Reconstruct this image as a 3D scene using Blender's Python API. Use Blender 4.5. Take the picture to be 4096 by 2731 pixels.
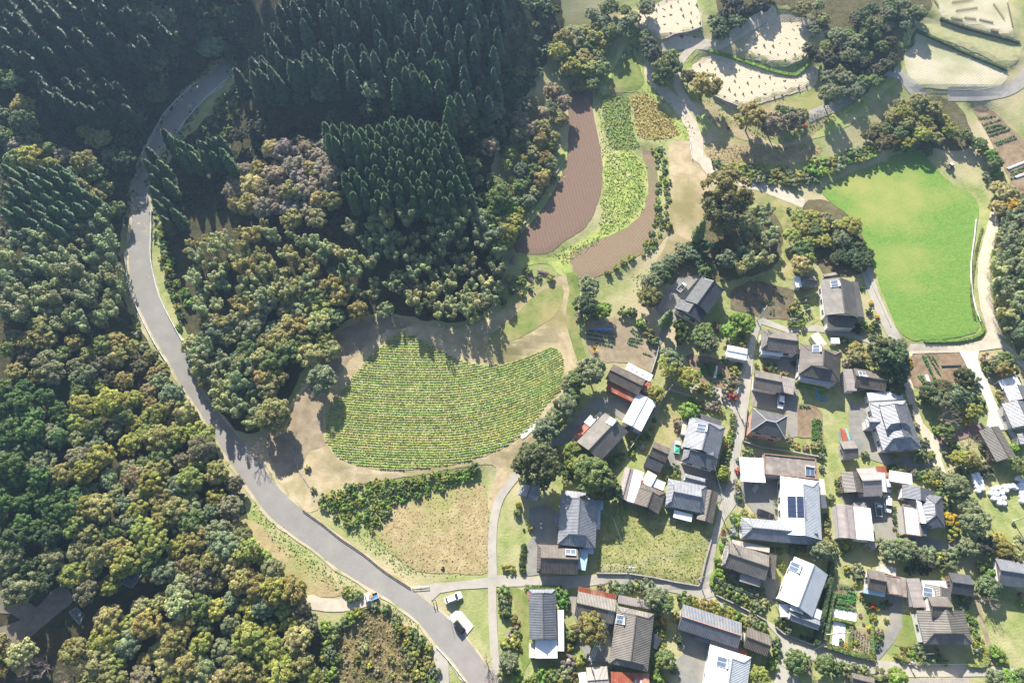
import bpy, bmesh, math, random
import numpy as np
from mathutils import Vector, Matrix
from mathutils.geometry import delaunay_2d_cdt

for o in list(bpy.data.objects):
    bpy.data.objects.remove(o)
scene = bpy.context.scene
COL = scene.collection
rnd = random.Random(7)
nr = np.random.RandomState(11)

# ------------------------------------------------------------------ camera
CAM_H = 180.0
TILT = math.radians(25.7)
FPX = 2731.0                       # focal length in photo pixels (24 mm on 36 mm)
cam_d = bpy.data.cameras.new('camera')
cam_d.lens = 24.0; cam_d.sensor_width = 36.0
cam_d.clip_start = 1.0; cam_d.clip_end = 9000.0
cam = bpy.data.objects.new('camera', cam_d); COL.objects.link(cam)
cam.location = (0, 0, CAM_H); cam.rotation_euler = (TILT, 0, 0)
scene.camera = cam

# ------------------------------------------------------------------ sky, sun, exposure
SUN_AZ = math.radians(16.6)        # to the left of straight ahead
SUN_EL = math.radians(33.0)
world = bpy.data.worlds.new('World'); scene.world = world
world.use_nodes = True
wn = world.node_tree.nodes; wl = world.node_tree.links
for n in list(wn): wn.remove(n)
w_out = wn.new('ShaderNodeOutputWorld'); w_bg = wn.new('ShaderNodeBackground')
w_sky = wn.new('ShaderNodeTexSky'); w_sky.sky_type = 'NISHITA'
w_sky.sun_disc = False; w_sky.sun_elevation = SUN_EL; w_sky.sun_rotation = -SUN_AZ
w_sky.altitude = 300; w_sky.air_density = 1.0; w_sky.dust_density = 1.5
w_bg.inputs['Strength'].default_value = 0.07
wl.new(w_sky.outputs['Color'], w_bg.inputs['Color']); wl.new(w_bg.outputs['Background'], w_out.inputs['Surface'])
sun_d = bpy.data.lights.new('sun', 'SUN'); sun_d.energy = 5.0; sun_d.angle = math.radians(0.5)
sun_d.color = (1.0, 0.95, 0.86)
sun = bpy.data.objects.new('sun', sun_d); COL.objects.link(sun)
to_sun = Vector((-math.sin(SUN_AZ) * math.cos(SUN_EL), math.cos(SUN_AZ) * math.cos(SUN_EL), math.sin(SUN_EL)))
sun.rotation_euler = (-to_sun).to_track_quat('-Z', 'Y').to_euler()
sun.location = (-60, 200, 300)
vs = scene.view_settings
vs.view_transform = 'Standard'; vs.look = 'None'; vs.exposure = 1.5; vs.gamma = 1.0
vs.use_curve_mapping = False
scene.render.engine = 'CYCLES'
scene.render.resolution_x = 1024; scene.render.resolution_y = 682
scene.cycles.max_bounces = 5; scene.cycles.diffuse_bounces = 2; scene.cycles.glossy_bounces = 2
scene.cycles.transmission_bounces = 3; scene.cycles.volume_bounces = 0; scene.cycles.transparent_max_bounces = 6

# ------------------------------------------------------------------ pixel helpers
TILES = dict(S=(0, 0, 1), T1=(2000, 1000, 2.8), T2=(2600, 1000, 2.8), T3=(3200, 1000, 2.8), T4=(2000, 1450, 2.8),
             T5=(2600, 1450, 2.8), T6=(3396, 1450, 2.8), T7=(2000, 1900, 2.8), T8=(2600, 1900, 2.8),
             U1=(3200, 1900, 3.92), U2=(3596, 1850, 3.92), U3=(3596, 2250, 3.92), U4=(3100, 2250, 3.92),
             U5=(2600, 2300, 3.638), U6=(2000, 2280, 3.477), U7=(1200, 2200, 2.94), U8=(3800, 1400, 3.135),
             Z1=(0, 0, 1.912), Z2=(900, 0, 1.912), Z3=(0, 750, 1.912), Z4=(900, 750, 1.912), Z5=(0, 1500, 1.912),
             V1=(900, 1500, 1.093), V2=(1900, 0, 1.093), V3=(2700, 0, 1.4), V4=(3396, 0, 1.6), V5=(3396, 500, 1.6),
             V6=(2700, 560, 1.4), V7=(1900, 500, 1.4), V8=(3700, 900, 1.4925), V9=(1200, 1200, 1.018), W1=(3000, 2500, 1.226),
             W2=(0, 2000, 2.145), W3=(1640, 2330, 3.584), W4=(3380, 1680, 4.98), D=(0, 0, 0.57422))
def px(tile, pts):
    ox, oy, s = TILES[tile]
    return [(ox + x / s, oy + y / s) for x, y in pts]
def ray(p):
    dx = (p[0] - 2048.0) / FPX; dy = (1365.5 - p[1]) / FPX
    return dx, dy * math.cos(TILT) + math.sin(TILT), dy * math.sin(TILT) - math.cos(TILT)
def at_z(p, z):
    x, y, d = ray(p); t = (z - CAM_H) / d
    return Vector((x * t, y * t, z))

# ------------------------------------------------------------------ terrain heights
CTRL = [(2100,2600,0),(2600,2700,0),(3000,2600,0),(3500,2600,.5),(4000,2600,1),(2500,2330,0),(3200,2000,1),(3500,2250,1),(4000,2000,2),
 (2400,1700,1.2),(3000,1500,2),(3700,1600,2.5),(4000,1550,3),(2700,1250,3),(3400,1200,4),(3150,1350,3),(2900,1850,1),
 (3700,1000,4.5),(3400,800,5),(3900,700,6),(4090,900,6),(4090,1200,5),(4090,1400,3.5),(3850,1390,3.4),
 (1800,1600,2.5),(1500,1700,2.5),(2150,1500,3),(2100,1290,4),(2330,1250,4),(2250,900,6),(2320,450,8.5),(2480,1000,5),(2600,750,7),(2750,900,6),(2980,800,6),
 (3000,350,12),(2650,80,17),(3100,180,15),(3800,250,13.5),(3900,60,17),(4090,300,13),(2500,250,11),(2720,420,9.5),(3200,560,8),(3600,550,7.5),(3950,500,9),
 (3300,430,11),(3450,200,16),(3000,50,19),(3400,20,20),(4090,50,18),
 (1950,2650,0),(1640,2350,.4),(1300,2150,.6),(1000,1850,1.6),(800,1600,3),(600,1200,6),(540,900,9),(620,560,12),(900,270,16),
 (1750,2150,.2),(1450,2600,-1.5),(1300,2350,.6),(1050,2250,2),
 (700,2400,4),(300,2500,7),(0,2650,8),(500,2000,9),(0,2050,15),(650,1750,6),(200,1600,15),(0,1350,20),(300,1200,14),(430,1000,11),
 (0,900,22),(250,750,20),(0,550,26),(250,450,21),(0,150,33),(350,200,27),(650,80,27),(450,480,17),(900,60,25),(950,450,15),
 (1150,350,18),(1200,60,29),(1700,30,32),(1500,300,22),(1900,280,21),(2000,60,28),(2150,250,10),(2230,30,17),(2130,500,9),(2040,750,7),
 (1640,650,20),(1600,880,13),(1300,650,15),(1300,1000,9.5),(1100,850,11.5),(950,1200,7),(1800,1120,6),(1200,1600,3.2),(780,950,8.5),
 (1350,430,16),(1850,600,15),(1950,950,7),(1080,1700,2.6),(1400,1300,4)]
cp = np.array([list(at_z((a, b), c)) for a, b, c in CTRL])
# the hill goes on rising beyond the far edge of the picture
cp = np.vstack([cp, [[-230,270,46],[-120,290,42],[-40,300,40],[30,290,34],[120,290,27],[220,290,26],[-260,120,38],[-240,40,24],[-200,-40,12],[0,-50,-1],[120,-50,0],[220,-40,3],[260,120,12],[260,220,24]]])
def tps(d2):
    return np.where(d2 > 1e-9, 0.5 * d2 * np.log(np.maximum(d2, 1e-9)), 0.0)
_n = len(cp)
_d2 = ((cp[:, None, :2] - cp[None, :, :2]) ** 2).sum(-1)
_A = np.zeros((_n + 3, _n + 3)); _A[:_n, :_n] = tps(_d2) + np.eye(_n) * 220.0
_A[:_n, _n] = 1; _A[:_n, _n + 1:] = cp[:, :2]; _A[_n, :_n] = 1; _A[_n + 1:, :_n] = cp[:, :2].T
_w = np.linalg.solve(_A, np.concatenate([cp[:, 2], [0, 0, 0]]))
def tps_eval(X, Y):
    out = np.zeros(X.shape)
    for i in range(_n):
        out += _w[i] * tps((X - cp[i, 0]) ** 2 + (Y - cp[i, 1]) ** 2)
    return out + _w[_n] + _w[_n + 1] * X + _w[_n + 2] * Y
STEP = 1.25
GX = np.arange(-270, 270.01, STEP); GY = np.arange(-60, 315.01, STEP)
MX, MY = np.meshgrid(GX, GY)
HZ = np.clip(tps_eval(MX, MY), -4, 95)
HZ += 0.10 * np.sin(MX * 0.37 + 1.3 * np.sin(MY * 0.21)) * np.cos(MY * 0.33)
def hgt(x, y):
    fx = min(max((x - GX[0]) / STEP, 0), len(GX) - 1.001); fy = min(max((y - GY[0]) / STEP, 0), len(GY) - 1.001)
    i = int(fx); j = int(fy); a = fx - i; b = fy - j
    return (HZ[j, i] * (1 - a) + HZ[j, i + 1] * a) * (1 - b) + (HZ[j + 1, i] * (1 - a) + HZ[j + 1, i + 1] * a) * b
def hgt_np(X, Y):
    fx = np.clip((X - GX[0]) / STEP, 0, len(GX) - 1.001); fy = np.clip((Y - GY[0]) / STEP, 0, len(GY) - 1.001)
    i = fx.astype(int); j = fy.astype(int); a = fx - i; b = fy - j
    return (HZ[j, i] * (1 - a) + HZ[j, i + 1] * a) * (1 - b) + (HZ[j + 1, i] * (1 - a) + HZ[j + 1, i + 1] * a) * b
def ground(p, h=0.0):
    """point of the photo -> world point h metres above the terrain"""
    rx, ry, rz = ray(p); z = h
    for k in range(14):
        t = (z - CAM_H) / rz
        z += 0.7 * (hgt(rx * t, ry * t) + h - z)
    t = (z - CAM_H) / rz
    return Vector((rx * t, ry * t, z))
def gxy(pts, h=0.0):
    return [ground(p, h).xy for p in pts]
def spline(pts, closed=True, step=1.5):
    P = [Vector((p[0], p[1])) for p in pts]; n = len(P); out = []
    for i in range(n if closed else n - 1):
        if closed: a, b, c, d = P[(i - 1) % n], P[i], P[(i + 1) % n], P[(i + 2) % n]
        else: a, b, c, d = P[max(i - 1, 0)], P[i], P[i + 1], P[min(i + 2, n - 1)]
        m = max(1, int((c - b).length / step))
        for k in range(m):
            t = k / m
            out.append(0.5 * ((2 * b) + (c - a) * t + (2 * a - 5 * b + 4 * c - d) * t * t + (3 * b - a - 3 * c + d) * t ** 3))
    if not closed: out.append(P[-1])
    return out
def dens(pts, closed=True, step=1.5):
    P = [Vector((p[0], p[1])) for p in pts]; n = len(P); out = []
    for i in range(n if closed else n - 1):
        b, c = P[i], P[(i + 1) % n]; m = max(1, int((c - b).length / step))
        out += [b.lerp(c, k / m) for k in range(m)]
    if not closed: out.append(P[-1])
    return out
def inside(poly, X, Y):
    r = np.zeros(X.shape, bool); n = len(poly)
    for i in range(n):
        x0, y0 = poly[i]; x1, y1 = poly[(i + 1) % n]
        if y0 == y1: continue
        c = ((y0 > Y) != (y1 > Y)) & (X < (x1 - x0) * (Y - y0) / (y1 - y0) + x0)
        r ^= c
    return r
def edge_dist(poly, X, Y):
    d = np.full(X.shape, 1e9); n = len(poly)
    for i in range(n):
        x0, y0 = poly[i]; x1, y1 = poly[(i + 1) % n]
        ex, ey = x1 - x0, y1 - y0; L = ex * ex + ey * ey + 1e-9
        t = np.clip(((X - x0) * ex + (Y - y0) * ey) / L, 0, 1)
        d = np.minimum(d, (X - x0 - t * ex) ** 2 + (Y - y0 - t * ey) ** 2)
    return np.sqrt(d)
def flatten(pts, bank=3.0, lift=0.0):
    """level a terrace and give it a bank of the given width"""
    global HZ
    poly = spline(gxy(pts), True, 4.0)
    xs = [p[0] for p in poly]; ys = [p[1] for p in poly]
    m = (MX > min(xs) - bank - 2) & (MX < max(xs) + bank + 2) & (MY > min(ys) - bank - 2) & (MY < max(ys) + bank + 2)
    X, Y = MX[m], MY[m]
    ins = inside(poly, X, Y); d = edge_dist(poly, X, Y); d[ins] = 0
    if not ins.any(): return
    # keep a gentle tilt: plane fit
    zi = HZ[m][ins]; A = np.c_[X[ins], Y[ins], np.ones(ins.sum())]
    c, *_ = np.linalg.lstsq(A, zi, rcond=None); c[:2] *= 0.35
    c[2] = zi.mean() - c[0] * X[ins].mean() - c[1] * Y[ins].mean()
    pl = c[0] * X + c[1] * Y + c[2] + lift
    t = np.clip(d / bank, 0, 1); t = t * t * (3 - 2 * t)
    HZ[m] = pl * (1 - t) + HZ[m] * t
# ------------------------------------------------------------------ objects and materials
def tag(o, label=None, cat=None, group=None, kind=None):
    if label: o['label'] = label
    if cat: o['category'] = cat
    if group: o['group'] = group
    if kind: o['kind'] = kind
    return o
def link(o, parent=None):
    COL.objects.link(o)
    if parent is not None: o.parent = parent
    return o
def empty(name, loc, rz=0.0):
    o = bpy.data.objects.new(name, None); o.location = loc; o.rotation_euler = (0, 0, rz)
    o.empty_display_size = 0.5
    return link(o)
class MB:
    def __init__(s): s.v = []; s.f = []; s.m = []; s.uv = {}
    def add(s, vs_, fs, mi=0):
        n = len(s.v); s.v += [tuple(v) for v in vs_]
        for f in fs: s.f.append(tuple(i + n for i in f)); s.m.append(mi)
    def quad(s, a, b, c, d, mi=0, uv=None):
        if uv: s.uv[len(s.f)] = uv
        s.add([a, b, c, d], [(0, 1, 2, 3)], mi)
    def box(s, x0, x1, y0, y1, z0, z1, mi=0):
        s.add([(x0,y0,z0),(x1,y0,z0),(x1,y1,z0),(x0,y1,z0),(x0,y0,z1),(x1,y0,z1),(x1,y1,z1),(x0,y1,z1)],
              [(0,3,2,1),(4,5,6,7),(0,1,5,4),(1,2,6,5),(2,3,7,6),(3,0,4,7)], mi)
    def hexa(s, b, t, mi=0):
        s.add(list(b) + list(t), [(0,3,2,1),(4,5,6,7),(0,1,5,4),(1,2,6,5),(2,3,7,6),(3,0,4,7)], mi)
    def tube(s, pts, rad, seg=6, mi=0, cap=True):
        pts = [Vector(p) for p in pts]; n = len(pts); base = len(s.v)
        for i, p in enumerate(pts):
            d = (pts[min(i + 1, n - 1)] - pts[max(i - 1, 0)]).normalized()
            a = Vector((0, 0, 1)) if abs(d.z) < .9 else Vector((1, 0, 0))
            u = d.cross(a).normalized(); w = d.cross(u)
            r = rad[i] if isinstance(rad, (list, tuple)) else rad
            for k in range(seg):
                an = 2 * math.pi * k / seg
                s.v.append(tuple(p + u * math.cos(an) * r + w * math.sin(an) * r))
        for i in range(n - 1):
            for k in range(seg):
                a = base + i * seg + k; b = base + i * seg + (k + 1) % seg
                s.f.append((a, b, b + seg, a + seg)); s.m.append(mi)
        if cap:
            s.f.append(tuple(base + k for k in range(seg))); s.m.append(mi)
            s.f.append(tuple(base + (n - 1) * seg + seg - 1 - k for k in range(seg))); s.m.append(mi)
    def lathe(s, prof, seg=10, c=(0, 0, 0), mi=0):
        base = len(s.v)
        for r, z in prof:
            for k in range(seg):
                a = 2 * math.pi * k / seg
                s.v.append((c[0] + r * math.cos(a), c[1] + r * math.sin(a), c[2] + z))
        for i in range(len(prof) - 1):
            for k in range(seg):
                a = base + i * seg + k; b = base + i * seg + (k + 1) % seg
                s.f.append((a, b, b + seg, a + seg)); s.m.append(mi)
        s.f.append(tuple(base + k for k in range(seg))[::-1]); s.m.append(mi)
        s.f.append(tuple(base + (len(prof) - 1) * seg + k for k in range(seg))); s.m.append(mi)
    def mesh(s, name, mats, smooth=False):
        me = bpy.data.meshes.new(name); me.from_pydata(s.v, [], s.f)
        for m in (mats if isinstance(mats, (list, tuple)) else [mats]): me.materials.append(m)
        me.polygons.foreach_set('material_index', s.m)
        if smooth: me.polygons.foreach_set('use_smooth', [True] * len(s.f))
        if s.uv:
            ul = me.uv_layers.new(name='UVMap')
            for fi, uv in s.uv.items():
                for li, c in zip(me.polygons[fi].loop_indices, uv): ul.data[li].uv = c
        me.update(); return me
    def build(s, name, mats, parent=None, smooth=False):
        return link(bpy.data.objects.new(name, s.mesh(name, mats, smooth)), parent)
def np_mesh(name, V, Q, mat, smooth=False):
    me = bpy.data.meshes.new(name)
    V = np.asarray(V, np.float32); Q = np.asarray(Q, np.int32)
    k = Q.shape[1]
    me.vertices.add(len(V)); me.vertices.foreach_set('co', V.ravel())
    me.loops.add(Q.size); me.loops.foreach_set('vertex_index', Q.ravel())
    me.polygons.add(len(Q)); me.polygons.foreach_set('loop_start', np.arange(0, Q.size, k, dtype=np.int32))
    me.polygons.foreach_set('loop_total', np.full(len(Q), k, np.int32))
    if smooth: me.polygons.foreach_set('use_smooth', np.ones(len(Q), bool))
    me.update(calc_edges=True); me.validate()
    if mat: me.materials.append(mat)
    return me

MATS = {}
def mat(name, col, rough=0.8, spec=0.3, metal=0.0, col2=None, scale=1.0, detail=6, bump=0.0, bscale=None, col3=None, scale3=0.05, dist=0.0, lo=.35, hi=.65, coord='Object'):
    if name in MATS: return MATS[name]
    m = bpy.data.materials.new(name); m.use_nodes = True
    nt = m.node_tree; b = nt.nodes['Principled BSDF']; L = nt.links.new
    b.inputs['Roughness'].default_value = rough; b.inputs['Specular IOR Level'].default_value = spec
    b.inputs['Metallic'].default_value = metal
    c4 = lambda c: (c[0], c[1], c[2], 1)
    b.inputs['Base Color'].default_value = c4(col)
    tc = nt.nodes.new('ShaderNodeTexCoord')
    if col2:
        no = nt.nodes.new('ShaderNodeTexNoise'); no.inputs['Scale'].default_value = scale
        no.inputs['Detail'].default_value = detail; no.inputs['Roughness'].default_value = .65; no.inputs['Distortion'].default_value = dist
        L(tc.outputs[coord], no.inputs['Vector'])
        r = nt.nodes.new('ShaderNodeValToRGB'); e = r.color_ramp.elements
        e[0].position = lo; e[0].color = c4(col); e[1].position = hi; e[1].color = c4(col2)
        L(no.outputs['Fac'], r.inputs['Fac']); out = r.outputs['Color']
        if col3:
            n3 = nt.nodes.new('ShaderNodeTexNoise'); n3.inputs['Scale'].default_value = scale3; n3.inputs['Detail'].default_value = 5
            n3.inputs['Roughness'].default_value = .6
            L(tc.outputs[coord], n3.inputs['Vector'])
            r3 = nt.nodes.new('ShaderNodeValToRGB'); r3.color_ramp.elements[0].position = .47; r3.color_ramp.elements[1].position = .64
            L(n3.outputs['Fac'], r3.inputs['Fac'])
            mx = nt.nodes.new('ShaderNodeMix'); mx.data_type = 'RGBA'
            L(r3.outputs['Color'], mx.inputs['Factor']); L(out, mx.inputs['A']); mx.inputs['B'].default_value = c4(col3)
            out = mx.outputs['Result']
        L(out, b.inputs['Base Color'])
    if bump:
        nb = nt.nodes.new('ShaderNodeTexNoise'); nb.inputs['Scale'].default_value = bscale or scale * 3; nb.inputs['Detail'].default_value = 5
        L(tc.outputs[coord], nb.inputs['Vector'])
        bp = nt.nodes.new('ShaderNodeBump'); bp.inputs['Strength'].default_value = 1.0; bp.inputs['Distance'].default_value = bump
        L(nb.outputs['Fac'], bp.inputs['Height']); L(bp.outputs['Normal'], b.inputs['Normal'])
    MATS[name] = m; return m
def leaf_mat(name, trans=0.35, vary=0.35):
    """foliage: the colour comes from each tree (object colour), varied by noise; part of the light passes through"""
    m = bpy.data.materials.new(name); m.use_nodes = True; nt = m.node_tree; L = nt.links.new
    for n in list(nt.nodes): nt.nodes.remove(n)
    out = nt.nodes.new('ShaderNodeOutputMaterial'); oi = nt.nodes.new('ShaderNodeObjectInfo')
    geo = nt.nodes.new('ShaderNodeNewGeometry')
    no = nt.nodes.new('ShaderNodeTexNoise'); no.inputs['Scale'].default_value = 0.9; no.inputs['Detail'].default_value = 3
    L(geo.outputs['Position'], no.inputs['Vector'])
    ma = nt.nodes.new('ShaderNodeMapRange'); ma.inputs[1].default_value = .3; ma.inputs[2].default_value = .7
    ma.inputs[3].default_value = 1 - vary; ma.inputs[4].default_value = 1 + vary
    L(no.outputs['Fac'], ma.inputs[0])
    hs = nt.nodes.new('ShaderNodeHueSaturation'); L(oi.outputs['Color'], hs.inputs['Color']); L(ma.outputs[0], hs.inputs['Value'])
    n2 = nt.nodes.new('ShaderNodeTexNoise'); n2.inputs['Scale'].default_value = 0.35; n2.inputs['Detail'].default_value = 3
    L(geo.outputs['Position'], n2.inputs['Vector'])
    mh = nt.nodes.new('ShaderNodeMapRange'); mh.inputs[1].default_value = .3; mh.inputs[2].default_value = .7
    mh.inputs[3].default_value = .475; mh.inputs[4].default_value = .525
    L(n2.outputs['Fac'], mh.inputs[0]); L(mh.outputs[0], hs.inputs['Hue'])
    d = nt.nodes.new('ShaderNodeBsdfPrincipled'); d.inputs['Roughness'].default_value = .55; d.inputs['Specular IOR Level'].default_value = .35
    t = nt.nodes.new('ShaderNodeBsdfTranslucent')
    L(hs.outputs['Color'], d.inputs['Base Color'])
    br = nt.nodes.new('ShaderNodeHueSaturation'); br.inputs['Value'].default_value = 1.5; br.inputs['Saturation'].default_value = 1.1
    L(hs.outputs['Color'], br.inputs['Color']); L(br.outputs['Color'], t.inputs['Color'])
    mx = nt.nodes.new('ShaderNodeMixShader'); mx.inputs[0].default_value = trans
    L(d.outputs[0], mx.inputs[1]); L(t.outputs[0], mx.inputs[2]); L(mx.outputs[0], out.inputs['Surface'])
    return m
def tile_mat(name, col, col2, rough=.35, spec=.5, course=0.30, rows=0.35, stain=None, metal=0.0):
    """roof covering: noise weathering, darker joints between the courses (UV in metres)"""
    m = bpy.data.materials.new(name); m.use_nodes = True; nt = m.node_tree; L = nt.links.new
    b = nt.nodes['Principled BSDF']; b.inputs['Roughness'].default_value = rough; b.inputs['Specular IOR Level'].default_value = spec; b.inputs['Metallic'].default_value = metal
    uv = nt.nodes.new('ShaderNodeUVMap'); tc = nt.nodes.new('ShaderNodeTexCoord')
    no = nt.nodes.new('ShaderNodeTexNoise'); no.inputs['Scale'].default_value = .55; no.inputs['Detail'].default_value = 7; no.inputs['Roughness'].default_value = .7
    L(tc.outputs['Object'], no.inputs['Vector'])
    r = nt.nodes.new('ShaderNodeValToRGB'); e = r.color_ramp.elements
    e[0].position = .33; e[0].color = (*col, 1); e[1].position = .67; e[1].color = (*col2, 1)
    L(no.outputs['Fac'], r.inputs['Fac']); src = r.outputs['Color']
    if stain:
        n3 = nt.nodes.new('ShaderNodeTexNoise'); n3.inputs['Scale'].default_value = .25; n3.inputs['Detail'].default_value = 8
        L(tc.outputs['Object'], n3.inputs['Vector'])
        r3 = nt.nodes.new('ShaderNodeValToRGB'); r3.color_ramp.elements[0].position = .52; r3.color_ramp.elements[1].position = .66
        L(n3.outputs['Fac'], r3.inputs['Fac'])
        mx3 = nt.nodes.new('ShaderNodeMix'); mx3.data_type = 'RGBA'; L(r3.outputs['Color'], mx3.inputs['Factor'])
        L(src, mx3.inputs['A']); mx3.inputs['B'].default_value = (*stain, 1); src = mx3.outputs['Result']
    if course:
        sx = nt.nodes.new('ShaderNodeSeparateXYZ'); L(uv.outputs['UV'], sx.inputs[0])
        mu = nt.nodes.new('ShaderNodeMath'); mu.operation = 'DIVIDE'; L(sx.outputs['Y'], mu.inputs[0]); mu.inputs[1].default_value = course
        fr = nt.nodes.new('ShaderNodeMath'); fr.operation = 'FRACT'; L(mu.outputs[0], fr.inputs[0])
        mr = nt.nodes.new('ShaderNodeMapRange'); L(fr.outputs[0], mr.inputs[0]); mr.inputs[1].default_value = 0; mr.inputs[2].default_value = .35
        mr.inputs[3].default_value = 1 - rows; mr.inputs[4].default_value = 1
        mx = nt.nodes.new('ShaderNodeMix'); mx.data_type = 'RGBA'; mx.blend_type = 'MULTIPLY'; mx.inputs['Factor'].default_value = 1
        cb = nt.nodes.new('ShaderNodeCombineColor')
        for k in range(3): L(mr.outputs[0], cb.inputs[k])
        L(src, mx.inputs['A']); L(cb.outputs[0], mx.inputs['B']); src = mx.outputs['Result']
        bp = nt.nodes.new('ShaderNodeBump'); bp.inputs['Distance'].default_value = .03; L(fr.outputs[0], bp.inputs['Height'])
        L(bp.outputs['Normal'], b.inputs['Normal'])
    L(src, b.inputs['Base Color'])
    MATS[name] = m; return m
def row_mat(name, c_low, c_high, spacing, angle, wob=0.6, contrast=(.3, .7), bump=.08, c3=None):
    """tilled soil or stubble: fine furrows of relief and colour"""
    m = bpy.data.materials.new(name); m.use_nodes = True; nt = m.node_tree; L = nt.links.new
    b = nt.nodes['Principled BSDF']; b.inputs['Roughness'].default_value = .95; b.inputs['Specular IOR Level'].default_value = .1
    tc = nt.nodes.new('ShaderNodeTexCoord'); mp = nt.nodes.new('ShaderNodeMapping'); mp.inputs['Rotation'].default_value = (0, 0, angle)
    L(tc.outputs['Object'], mp.inputs['Vector'])
    wv = nt.nodes.new('ShaderNodeTexWave'); wv.bands_direction = 'X'; wv.inputs['Scale'].default_value = 2 * math.pi / spacing / 20 * 1.0
    wv.inputs['Distortion'].default_value = wob; wv.inputs['Detail'].default_value = 3; wv.inputs['Detail Scale'].default_value = .6
    L(mp.outputs[0], wv.inputs['Vector'])
    no = nt.nodes.new('ShaderNodeTexNoise'); no.inputs['Scale'].default_value = 1.1; no.inputs['Detail'].default_value = 8; no.inputs['Roughness'].default_value = .7
    L(tc.outputs['Object'], no.inputs['Vector'])
    ad = nt.nodes.new('ShaderNodeMath'); ad.operation = 'MULTIPLY_ADD'; L(wv.outputs['Fac'], ad.inputs[0]); ad.inputs[1].default_value = .35
    ml = nt.nodes.new('ShaderNodeMath'); ml.operation = 'MULTIPLY'; ml.inputs[1].default_value = .8; L(no.outputs['Fac'], ml.inputs[0]); L(ml.outputs[0], ad.inputs[2])
    r = nt.nodes.new('ShaderNodeValToRGB'); e = r.color_ramp.elements
    e[0].position = contrast[0]; e[0].color = (*c_low, 1); e[1].position = contrast[1]; e[1].color = (*c_high, 1)
    L(ad.outputs[0], r.inputs['Fac']); src = r.outputs['Color']
    if c3:
        n3 = nt.nodes.new('ShaderNodeTexNoise'); n3.inputs['Scale'].default_value = .07; n3.inputs['Detail'].default_value = 5
        L(tc.outputs['Object'], n3.inputs['Vector'])
        r3 = nt.nodes.new('ShaderNodeValToRGB'); r3.color_ramp.elements[0].position = .45; r3.color_ramp.elements[1].position = .62
        L(n3.outputs['Fac'], r3.inputs['Fac']); mx = nt.nodes.new('ShaderNodeMix'); mx.data_type = 'RGBA'
        L(r3.outputs['Color'], mx.inputs['Factor']); L(src, mx.inputs['A']); mx.inputs['B'].default_value = (*c3, 1); src = mx.outputs['Result']
    L(src, b.inputs['Base Color'])
    bp = nt.nodes.new('ShaderNodeBump'); bp.inputs['Distance'].default_value = bump; L(ad.outputs[0], bp.inputs['Height']); L(bp.outputs['Normal'], b.inputs['Normal'])
    MATS[name] = m; return m

GRASS = mat('meadow_grass', (.165,.21,.06), 1, .1, col2=(.30,.295,.13), scale=.30, detail=9, bump=.12, bscale=2.2, col3=(.38,.32,.20), scale3=.035, dist=.5)
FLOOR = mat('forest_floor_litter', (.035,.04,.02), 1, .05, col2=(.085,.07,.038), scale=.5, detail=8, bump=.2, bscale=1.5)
ASPH = mat('worn_asphalt', (.20,.187,.172), .9, .25, col2=(.25,.232,.21), scale=.25, detail=9, bump=.008, bscale=12, lo=.3, hi=.7)
CONC = mat('concrete_lane', (.29,.265,.225), .92, .2, col2=(.37,.34,.29), scale=.35, detail=9, bump=.01, bscale=9, lo=.3, hi=.7)
YARD = mat('grey_yard', (.17,.165,.155), .95, .2, col2=(.235,.225,.20), scale=.45, detail=9, bump=.02, bscale=7, col3=(.26,.235,.19), scale3=.12)
GRAVEL = mat('pale_gravel', (.44,.41,.36), .95, .2, col2=(.55,.52,.46), scale=.5, detail=9, bump=.02, bscale=8)
DRY = mat('dry_mown_grass', (.30,.235,.135), 1, .1, col2=(.44,.36,.23), scale=.28, detail=9, bump=.07, bscale=2.5, col3=(.22,.19,.085), scale3=.06, dist=.6)
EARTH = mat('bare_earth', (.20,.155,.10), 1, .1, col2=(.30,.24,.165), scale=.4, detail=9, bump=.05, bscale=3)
TRACK = mat('dirt_track', (.40,.345,.265), 1, .1, col2=(.50,.44,.35), scale=.5, detail=8, bump=.03, bscale=4)
PLOUGH = row_mat('ploughed_soil', (.115,.075,.053), (.19,.132,.098), 1.0, math.radians(-12), 3.0, (.0, 1.05), .05)
TILLED = row_mat('tilled_soil', (.155,.11,.072), (.225,.165,.11), .8, math.radians(40), 2.0, (.2, .8), .04, c3=(.15,.15,.07))
STUBBLE = row_mat('rice_stubble', (.36,.30,.205), (.54,.465,.345), .7, math.radians(60), 1.2, (.3, .75), .05)
STUBBLE2 = row_mat('pale_rice_stubble', (.36,.315,.22), (.46,.415,.305), .8, math.radians(55), 1.5, (.3, .75), .04, c3=(.30,.29,.17))
GREYGREEN = mat('regrown_stubble', (.25,.25,.125), 1, .1, col2=(.33,.31,.17), scale=.6, detail=8, bump=.04, bscale=3, col3=(.22,.25,.10), scale3=.05)
LUSH = mat('lush_green_field', (.09,.18,.03), .9, .15, col2=(.15,.24,.047), scale=1.3, detail=9, bump=.12, bscale=2.5, col3=(.24,.255,.07), scale3=.03, dist=.4)
YOUNG = mat('young_grass', (.10,.15,.035), 1, .1, col2=(.19,.21,.065), scale=.5, detail=9, bump=.08, bscale=2.4, col3=(.27,.225,.105), scale3=.06)
BROWNF = mat('brown_fallow', (.24,.19,.095), 1, .1, col2=(.36,.29,.16), scale=.35, detail=9, bump=.12, bscale=2.2, col3=(.23,.235,.08), scale3=.06, dist=.6)
LAWN = mat('village_lawn', (.14,.165,.045), 1, .1, col2=(.29,.27,.115), scale=.4, detail=9, bump=.1, bscale=2.5, col3=(.33,.28,.14), scale3=.09, dist=.5)
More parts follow.
